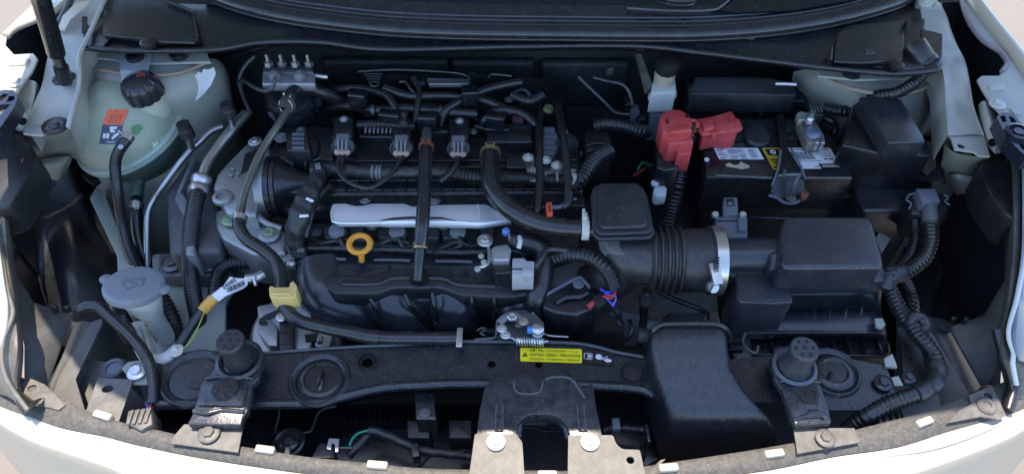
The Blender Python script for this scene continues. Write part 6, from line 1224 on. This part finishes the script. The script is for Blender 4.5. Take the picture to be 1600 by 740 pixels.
# bonnet stopper brackets
def stopper(x, y, lab, mirror, dusty):
    s = -1 if mirror else 1
    t = thing('bonnet_stopper', lab, 'rubber stopper', P(x, y, .03), 'rubber bonnet stoppers')
    b = P(x, y, .035); n = 30
    mk('stopper_body', lathe([(.0185, 0), (.0195, .004), (.0165, .012), (.0158, .036), (.0174, .038), (.0174, .044), (.016, .046), (0, .046)], b, (0, 0, 1), 34, lambda a: 1+.015*math.cos(a*10)), dusty, t)
    for i in range(7):
        a = i*math.pi/3; r = .0105 if i < 6 else 0
        mk('moulded_dimple', lathe([(.0024, 0), (.0022, .001), (0, .0012)], b+Vector((r*math.cos(a), r*math.sin(a), .0458)), (0, 0, 1), 10), blk, t)
dr = M('dusty_rubber', (.05, .055, .065), .6, dust=.3, bump=.4)
stopper(375, 562, 'left round black rubber stopper with ring of dimples on its bracket', False, M('dark_rubber_stop', (.026, .028, .034), .55, dust=.15, bump=.4))
stopper(1241, 574, 'right round grey rubber stopper with ring of dimples on its bracket', True, dr)
bs = M('bracket_steel', (.028, .030, .036), .42, bump=.35, bscale=300, var=.3, dust=.35, vscale=35)
lbk = thing('stopper_bracket', 'left black steel bracket with embossed circle, foot bolted at the bumper strip', 'bracket', P(345, 610, .01))
mk('bracket_plate', plate(rnd([(344, 562), (352, 545), (400, 545), (414, 552), (404, 590), (394, 600), (388, 640), (380, 650), (376, 664), (292, 662), (300, 648), (314, 598), (322, 592)], 4), .03, .012), bs, lbk, bev=.003)
mk('stopper_ring', lathe([(.030, 0), (.030, .003), (.026, .005), (.023, .003), (.021, .0)], P(375, 563, .031), n=32), bs, lbk)
mk('cross_crease', tube([(322, 591, .031), (340, 588, .032), (356, 590, .031), (380, 589, .032), (398, 592, .031)], .0026), bs, lbk)
mk('raised_panel', prism(rnd([(318, 597), (388, 597), (380, 634), (306, 632)], 5), .034, .028), bs, lbk, bev=.002)
mk('embossed_circle', lathe([(.0165, 0), (.0165, .0012), (.0135, .0012), (.013, .0), (.005, .0), (.0045, .001), (0, .001)], P(352, 607, .0342), n=28), steelB, lbk)
for x, y in ((337, 610), (363, 618), (350, 618)): mk('weld_pip', lathe([(.0035, 0), (.003, .0012), (0, .0015)], P(x, y, .034), n=10), bs, lbk)
mk('lower_crease', tube([(303, 641, .031), (325, 645, .033), (345, 640, .031), (382, 643, .031)], .003), bs, lbk)
mk('foot_plate', plate([(288, 662), (380, 664), (372, 706), (268, 692), (272, 680)], .016, .003), greyB, lbk)
bolt(lbk, 326, 675, .021, .0098, greyB)
rbk = thing('stopper_bracket', 'right black steel bracket with embossed circle, foot bolted at the bumper strip', 'bracket', P(1270, 610, .01))
mk('bracket_plate', plate(rnd([(1204, 560), (1212, 540), (1262, 536), (1272, 560), (1280, 592), (1296, 636), (1300, 660), (1244, 664), (1236, 655), (1222, 610), (1210, 590)], 4), .03, .012), bs, rbk, bev=.003)
mk('stopper_ring', lathe([(.028, 0), (.028, .003), (.024, .005), (.022, .003), (.020, .0)], P(1241, 574, .031), n=32), M('ring_edge', (.07, .078, .095), .4), rbk)
mk('cross_crease', tube([(1216, 596, .031), (1240, 594, .032), (1256, 595, .031), (1282, 596, .031)], .0024), bs, rbk)
mk('stopper_tab', prism([(1248, 585), (1256, 583), (1260, 592), (1251, 594)], .034, .03), M('ring_edge', (.14, .155, .19)), rbk, bev=.001)
mk('raised_panel', prism(rnd([(1220, 601), (1280, 601), (1292, 650), (1238, 652)], 5), .034, .028), bs, rbk, bev=.002)
mk('embossed_circle', lathe([(.012, 0), (.012, .0012), (.0095, .0012), (.009, .0), (.004, .0), (.0035, .001), (0, .001)], P(1262, 617, .0342), n=28), steelB, rbk)
for x, y in ((1248, 628), (1276, 630), (1266, 642)): mk('weld_pip', lathe([(.0035, 0), (.003, .0012), (0, .0015)], P(x, y, .034), n=10), bs, rbk)
mk('lower_crease', tube([(1238, 655, .031), (1260, 648, .032), (1275, 642, .034), (1290, 652, .032)], .0028), bs, rbk)
mk('foot_plate', plate([(1240, 668), (1335, 668), (1344, 690), (1246, 708)], .016, .003), greyB, rbk)
bolt(rbk, 1290, 683, .021, .0088, greyB)
# centre latch support
cl_ = thing('latch_support', 'black arched steel support in the centre with two grey feet bolted to the front', 'bracket', P(840, 640, .0))
arch_o = rnd([(757, 606), (768, 590), (835, 588), (852, 592), (862, 588), (896, 589), (912, 606), (926, 598), (932, 640), (942, 684), (892, 684), (886, 664), (874, 652), (862, 647), (828, 647), (816, 653), (808, 664), (806, 684), (744, 684), (750, 640)], [8, 8, 4, 4, 4, 10, 4, 2, 5, 2, 2, 5, 8, 6, 6, 8, 5, 2, 2, 5])
mk('support_plate', prism(arch_o, .028, .008, 1.0), bs, cl_, bev=.004, seg=3)
mk('inner_arch_wall', tube([(808, 684, .012), (810, 662, .014), (818, 651, .014), (830, 646, .014), (860, 646, .014), (873, 652, .014), (884, 664, .014), (890, 684, .012)], .006), bs, cl_)
mk('pressed_step', tube([(803, 595, .0285), (804, 606, .0285), (812, 614, .0285), (838, 614, .0285), (846, 607, .0285), (848, 596, .0285)], .0016), M('edge_grey', (.06, .065, .07)), cl_)  # pressed edges lighter than the plate
mk('pressed_step', tube([(852, 594, .0285), (860, 589, .0285), (890, 590, .0285), (904, 606, .0285), (914, 622, .0285)], .0018), M('edge_grey', (.06, .065, .07)), cl_)
mk('pressed_groove', tube([(781, 632, .028), (780, 652, .028), (780, 674, .028)], .0055, flat=.5), bs, cl_); mk('pressed_groove', tube([(907, 632, .028), (909, 652, .028), (911, 674, .028)], .0055, flat=.5), bs, cl_)
mk('foot_plate', plate(rnd([(742, 677), (806, 677), (816, 690), (820, 750), (732, 750)], 3), .030, .003), greyB, cl_)
mk('foot_plate', plate(rnd([(888, 679), (958, 679), (962, 692), (972, 701), (1000, 702), (1010, 750), (887, 750)], [2, 4, 5, 5, 4, 2, 2]), .030, .003, holes=[(985, 718, 6.2)]), greyB, cl_)
pw = M('painted_washer', (.46, .45, .38), .5)
for x in (775, 922): bolt(cl_, x, 689, .034, .0082, pw, wmat=pw)
# bonnet latch
la_ = thing('bonnet_latch', 'bonnet latch mechanism with coil spring behind the front panel centre', 'latch', P(812, 520, -.02))
mk('latch_plate', plate([(775, 500, .01), (800, 488, .012), (836, 490, .012), (846, 500, .008), (846, 530, .0), (775, 530, .0)], .01, .004), blkM, la_)
mk('latch_claw', tube([(780, 504, .02), (792, 494, .024), (806, 493, .024), (812, 500, .024)], .0055, flat=.5), conG, la_)
bolt(la_, 800, 496, .030, .009, zinc, washer=False); bolt(la_, 784, 512, .022, .005, zinc); bolt(la_, 818, 501, .026, .005, M('tan_metal', (.35, .28, .22), .4, .6)); bolt(la_, 790, 522, .02, .005, zinc)
mk('latch_pawl', prism(rnd([(808, 498), (824, 498), (824, 504), (812, 510), (804, 508)], 2), .024, .018), aluD, la_, bev=.001)
mk('blue_bush', tube([(824, 515, .022), (834, 515, .022)], .0052), M('blue_plastic', (.04, .20, .55), .4), la_)
mk('pivot_stack', lathe([(.007, 0), (.008, .002), (.008, .006), (.006, .007), (.008, .009), (.008, .016), (.005, .018), (0, .018)], P(840, 522, .012), (0, -.1, 1), 16), zinc, la_)
pts = []
for i in range(11*10+1):
    a = i/10*2*math.pi; c = P(806+(44*i/110), 532+i*.02, .012); pts.append(tuple(c+Vector((0, math.cos(a)*.0055, math.sin(a)*.0055))))
mk('coil_spring', tube(pts, .0012, world=True, n=6, ds=.0025), zinc, la_)
mk('spring_hook', tube([(806, 532, .014), (800, 527, .014), (793, 528, .014), (790, 520, .014)], .0013), zinc, la_); mk('spring_hook', tube([(850, 534, .014), (856, 532, .014)], .0013), zinc, la_)
mk('cable_bracket', tube([(742, 530, .004), (768, 528, .006), (775, 524, .006), (777, 500, .012)], .0018), aluD, la_)
mk('small_coil', tube([(745, 517, .0), (752, 512, .0), (760, 514, .0), (750, 520, .0), (758, 524, .0)], .0014), aluD, la_)
# low front pieces between panel and bumper
lf = thing('radiator_shroud', 'dark radiator top shroud and grille backing below the front panel', 'shroud', P(700, 700, -.2))
mk('shroud_top', plate([(250, 640), (1010, 640), (1040, 740), (1000, 760), (300, 720), (240, 680)], -.15, .006), blk, lf)
mk('shroud_step', prism(rnd([(560, 668), (740, 668), (745, 740), (540, 740), (500, 700)], 6), -.105, -.15), M('shroud_plastic', (.024, .026, .031), .45, dust=.12), lf, bev=.004)
mk('shroud_seam', tube([(672, 700, -.104), (670, 712, -.104), (655, 728, -.104), (640, 744, -.104)], .002), prtK, lf)
mk('clip_tower', prism(rnd([(648, 612), (678, 612), (680, 640), (682, 655), (650, 655)], 2), -.02, -.1), steelB, lf, bev=.002); bolt(lf, 664, 643, -.018, .0055, aluD)
for x in (650, 715): mk('clip_block', prism(rnd([(x-14, 655), (x+22, 655), (x+22, 684), (x-14, 684)], 3), -.055, -.11), blkM, lf, bev=.003)
for pts in ([(420, 633, -.01), (434, 634, -.03), (436, 650, -.05), (430, 672, -.07), (434, 675, -.07), (480, 675, -.07), (488, 668, -.07), (500, 642, -.03), (524, 634, -.015)],): mk('pressed_outline', tube(pts, .0014), M('edge_grey', (.06, .065, .07)), lf)
bolt(lf, 452, 690, -.05, .0085, M('panel_bolt', (.05, .052, .06), .35, .4)); mk('stud', tube([(450, 698, -.045), (449, 708, -.05)], .0035), conG, lf); mk('bolt_ring', lathe([(.020, 0), (.021, .003), (.018, .005), (.015, .002)], P(452, 691, -.058), n=26), blk, lf)
mk('left_lower_plate', plate([(380, 640), (430, 640), (425, 700), (380, 690)], -.09, .004), blk, lf)
mk('bar_lower', prism(rnd([(720, 700), (745, 700), (745, 750), (722, 750)], 2), -.08, -.14), steelB, lf, bev=.002)
mk('grille_opening', prism([(812, 655), (884, 655), (888, 760), (808, 760)], -.10, -.15), blkM, lf)
for i in range(12): mk('grille_slat', box(P(816+i*3.4, 659, -.05), (.002, .008, .003)), conG, lf)
mk('grille_cross', tube([(812, 668, -.05), (840, 668, -.05), (846, 673, -.05), (884, 673, -.05)], .0015), blk, lf)
mk('right_shroud', prism([(925, 615), (1012, 622), (1040, 710), (1010, 730), (945, 690)], -.10, -.16), blk, lf, bev=.003)
mk('slat_bar', prism([(1008, 661), (1013, 661), (1017, 690), (1012, 690)], -.02, -.08), steelB, lf, bev=.001)
mk('diagonal_stay', plate([(1032, 718, .0), (1040, 716, .0), (1014, 744, .0), (1006, 744, .0)], .0, .003), greyB, lf)
fwh = thing('front_harness', 'taped front harness with a green wire lying below the front panel', 'harness', P(640, 700, -.08))
mk('taped_run', tube([(576, 672, -.045), (592, 675, -.045), (610, 682, -.045), (634, 693, -.05), (660, 703, -.05), (690, 707, -.05), (732, 712, -.055), (745, 720, -.06)], .0090, 'wrap', n=12), tape, fwh)
mk('green_wire', tube([(546, 696, -.045), (550, 686, -.042), (560, 676, -.04), (576, 672, -.04)], .0028), wireG, fwh)
mk('taped_branch', tube([(580, 674, -.05), (570, 684, -.05), (556, 700, -.05), (545, 712, -.055)], .0085, 'wrap', n=12), tape, fwh)
mk('steel_tag', plate(rnd([(514, 684), (530, 685), (528, 705), (524, 705), (523, 692), (518, 692), (517, 702), (510, 700)], 1), -.035, .002), M('steel_tag', (.35, .38, .42), .35, .8), fwh)
mk('plug_cluster', prism(rnd([(500, 690), (520, 694), (524, 715), (486, 715)], 4), -.055, -.09), tape, fwh, bev=.004); mk('pipe_bit', tube([(524, 699, -.04), (550, 699, -.04)], .0022), conD, fwh)
mk('harness_clip', prism(rnd([(642, 692), (654, 690), (656, 712), (644, 714)], 2), -.038, -.06), blk, fwh, bev=.001)
fh2 = thing('front_hose', 'small corrugated hose under the panel right of the centre support', 'hose', P(975, 665, -.06))
mk('hose', tube([(942, 672, -.05), (958, 669, -.05), (980, 669, -.05), (1012, 672, -.05)], .0080, 'corr', pitch=.005), rub, fh2)
mk('hose_clip', box(P(962, 665, -.04), (.010, .016, .014)), conD, fh2, bev=.001)
ll2 = thing('left_lower_bracket', 'dark bracket and bolt between the washer neck and the front panel', 'bracket', P(200, 580, -.05))
mk('bracket', plate([(150, 575, -.04), (196, 560, -.03), (200, 600, -.04), (240, 640, -.06), (230, 690, -.08), (150, 640, -.06)], -.05, .004), blkM, ll2)
mk('bracket_ring', lathe([(.014, 0), (.015, .002), (.013, .004), (.010, .002)], P(178, 575, -.02), n=22), conD, ll2)
# ================================================================== small things that crowd the bay
RS[0] = 1.0
# radiator core seen dimly below the panel
rd = thing('radiator_core', 'dark finned radiator core low behind the bumper, below the front panel', 'radiator', P(640, 690, -.3))
mk('core_block', box(P(640, 668, -.20)+Vector((.05, 0, 0)), (.86, .028, .10)), M('radiator_fin', (.05, .052, .055), .5, .6, dust=.2), rd)
fins = [box(P(640, 668, -.20)+Vector((-.36+i*.0085, -.002, .001)), (.0022, .030, .106)) for i in range(98)]
fo_ = mk('fin_rows', join(*fins), M('radiator_fin', (.05, .052, .055)), rd); fo_['kind'] = 'stuff'
# extra fasteners
for x, y, z in ((452, 402, .0), (470, 440, -.02), (842, 452, -.02), (850, 432, -.03)): bolt(im, x, y, z+.01, .0065, M('dark_zinc', (.30, .31, .32)))
for x, y, z in ((905, 240, .0), (470, 202, .04), (740, 204, .04), (880, 205, .04)): bolt(vc, x, y, z, .006, M('dark_zinc', (.30, .31, .32)))
bolt(hp_, 495, 362, .006, .006, aluD)
# wiring along the front edge of the head and in the gap beside the gearbox
ew = thing('injector_wiring', 'thin black injector wiring draped along the head below the silver strip', 'wiring', P(620, 385, .02))
for pts in ([(480, 372, .01), (500, 380, .016), (526, 376, .018), (548, 388, .012), (590, 382, .014), (612, 374, .018), (640, 380, .016)], [(640, 384, .014), (680, 390, .014), (712, 378, .018), (736, 384, .014), (760, 380, .012)], [(790, 396, .03), (802, 392, .04), (816, 396, .045), (818, 404, .05)]):
    mk('lead', tube(pts, .0026, n=8), rub, ew)
for x, y in ((590, 382), (676, 389), (736, 384)): mk('cable_tie', box(P(x, y, .019), (.003, .010, .004), 15), blkG, ew)
lw = thing('sensor_wiring', 'tangle of thin black wires and small plugs at the left end of the manifold', 'wiring', P(458, 400, .0))
for pts in ([(452, 372, .02), (448, 384, .02), (454, 396, .01), (462, 410, .0)], [(466, 372, .02), (470, 386, .02), (460, 400, .01), (456, 416, .0)], [(446, 388, .01), (458, 392, .012), (470, 398, .008)]):
    mk('lead', tube(pts, .0030, n=8), tape, lw)
mk('plug', prism(rnd([(460, 384), (478, 384), (480, 400), (462, 402)], 2), .018, -.02), blkM, lw, bev=.0015)
mk('plug_latch', box(P(470, 391, .019), (.010, .006, .003)), conG, lw)
mk('plug', prism(rnd([(448, 408), (462, 408), (463, 420), (449, 421)], 2), .008, -.02), blkM, lw, bev=.0015)
mk('lead_end', lathe([(.006, 0), (.006, .006), (.003, .008), (0, .008)], P(456, 414, .010), n=12), zinc, lw)
# printed codes on hoses
for o_, (x, y, z), s_ in ((a2, (303, 350, .036), 'code'),):
    for i in range(6): mk('printed_mark', box(P(304-i*.9, 330+i*9, .0335-.004*i), (.0018, .0045, .0008)), M('faded_print', (.22, .22, .24), .5), o_)
# dried leaves and grit on the scuttle and front panel
random.seed(31)
for i, (x, y, z, lb_) in enumerate(((1170, 60, .176, 'dry brown leaf fragment on the scuttle by the bonnet seal, right of centre'), (985, 63, .176, 'dry brown leaf fragment on the scuttle near the brake reservoir'))):
    c = P(x, y, z); a = random.random()*6
    V = [c+Vector((.011*math.cos(a+t)*(1+.3*math.sin(3*t)), .004*math.sin(a+t), .001+.001*math.sin(2*t))) for t in [k*.785 for k in range(8)]]
    tag(mk('leaf_fragment', (V, [tuple(range(8))]), M('dry_leaf', (.14, .10, .06), .8), solid=.0006), lb_, 'leaf')

# dark plumbing filling the space behind the engine: each run its own thing
RH = 'dark hoses in the shadow behind the ignition coils'
def rear_run(lab, pts, r, plugs=(), clips=(), mode='smooth'):
    c = pts[len(pts)//2]; t = thing('shadow_hose', lab, 'hose', P(c[0], c[1], c[2]-r), RH)
    mk('hose', tube(pts, r, mode, pitch=.005), rub, t)
    for x, y, z, sx, sy in plugs: mk('plug', box(P(x, y, z), (sx, sy, .03), random.uniform(-15, 15)), blkG, t, bev=.003)
    for x, y in clips: mk('hose_clip', lathe([(.009, -.003), (.0105, -.003), (.0105, .003), (.009, .003)], P(x, y, .066), (1, 0, .1), 16), dm, t)
rear_run('longest dark hose running level just behind the three ignition coils', [(505, 172, .03), (540, 165, .06), (590, 172, .065), (640, 170, .065), (700, 175, .065), (745, 178, .06)], .0085, [(668, 190, .075, .03, .02)], [(584, 172), (690, 174)])
rear_run('dark hose sloping right between the polished panel and the third coil', [(600, 138, .08), (640, 150, .075), (700, 150, .075), (760, 158, .07), (800, 178, .06)], .0075, [(735, 150, .085, .028, .022)], [(655, 150)])
rear_run('dark hose arching down to the left of the second ignition coil', [(520, 140, .07), (555, 138, .08), (600, 148, .08), (618, 170, .07), (622, 196, .05)], .0065, [(560, 155, .085, .03, .02)])
rear_run('dark hose rising right from the straight hose towards the bulkhead', [(690, 196, .05), (694, 176, .07), (712, 162, .075), (760, 140, .08), (815, 128, .085)], .007)
rear_run('short dark hose hooped behind the top of the curved hose', [(750, 200, .04), (762, 184, .06), (780, 172, .065), (815, 178, .06), (838, 196, .05)], .008, [(775, 190, .07, .03, .02)])
rear_run('thin upright dark hose beside the left end of the polished panel', [(645, 122, .09), (655, 140, .085), (652, 165, .075), (648, 192, .06)], .005)
rear_run('dark corrugated sleeve between the first and second ignition coils', [(560, 196, .058), (600, 194, .062), (650, 197, .062)], .0085, [(610, 186, .07, .035, .018)], mode='corr')
rear_run('short corrugated sleeve below the yellow-green plug', [(800, 150, .07), (826, 158, .07), (846, 150, .065)], .0085, mode='corr')
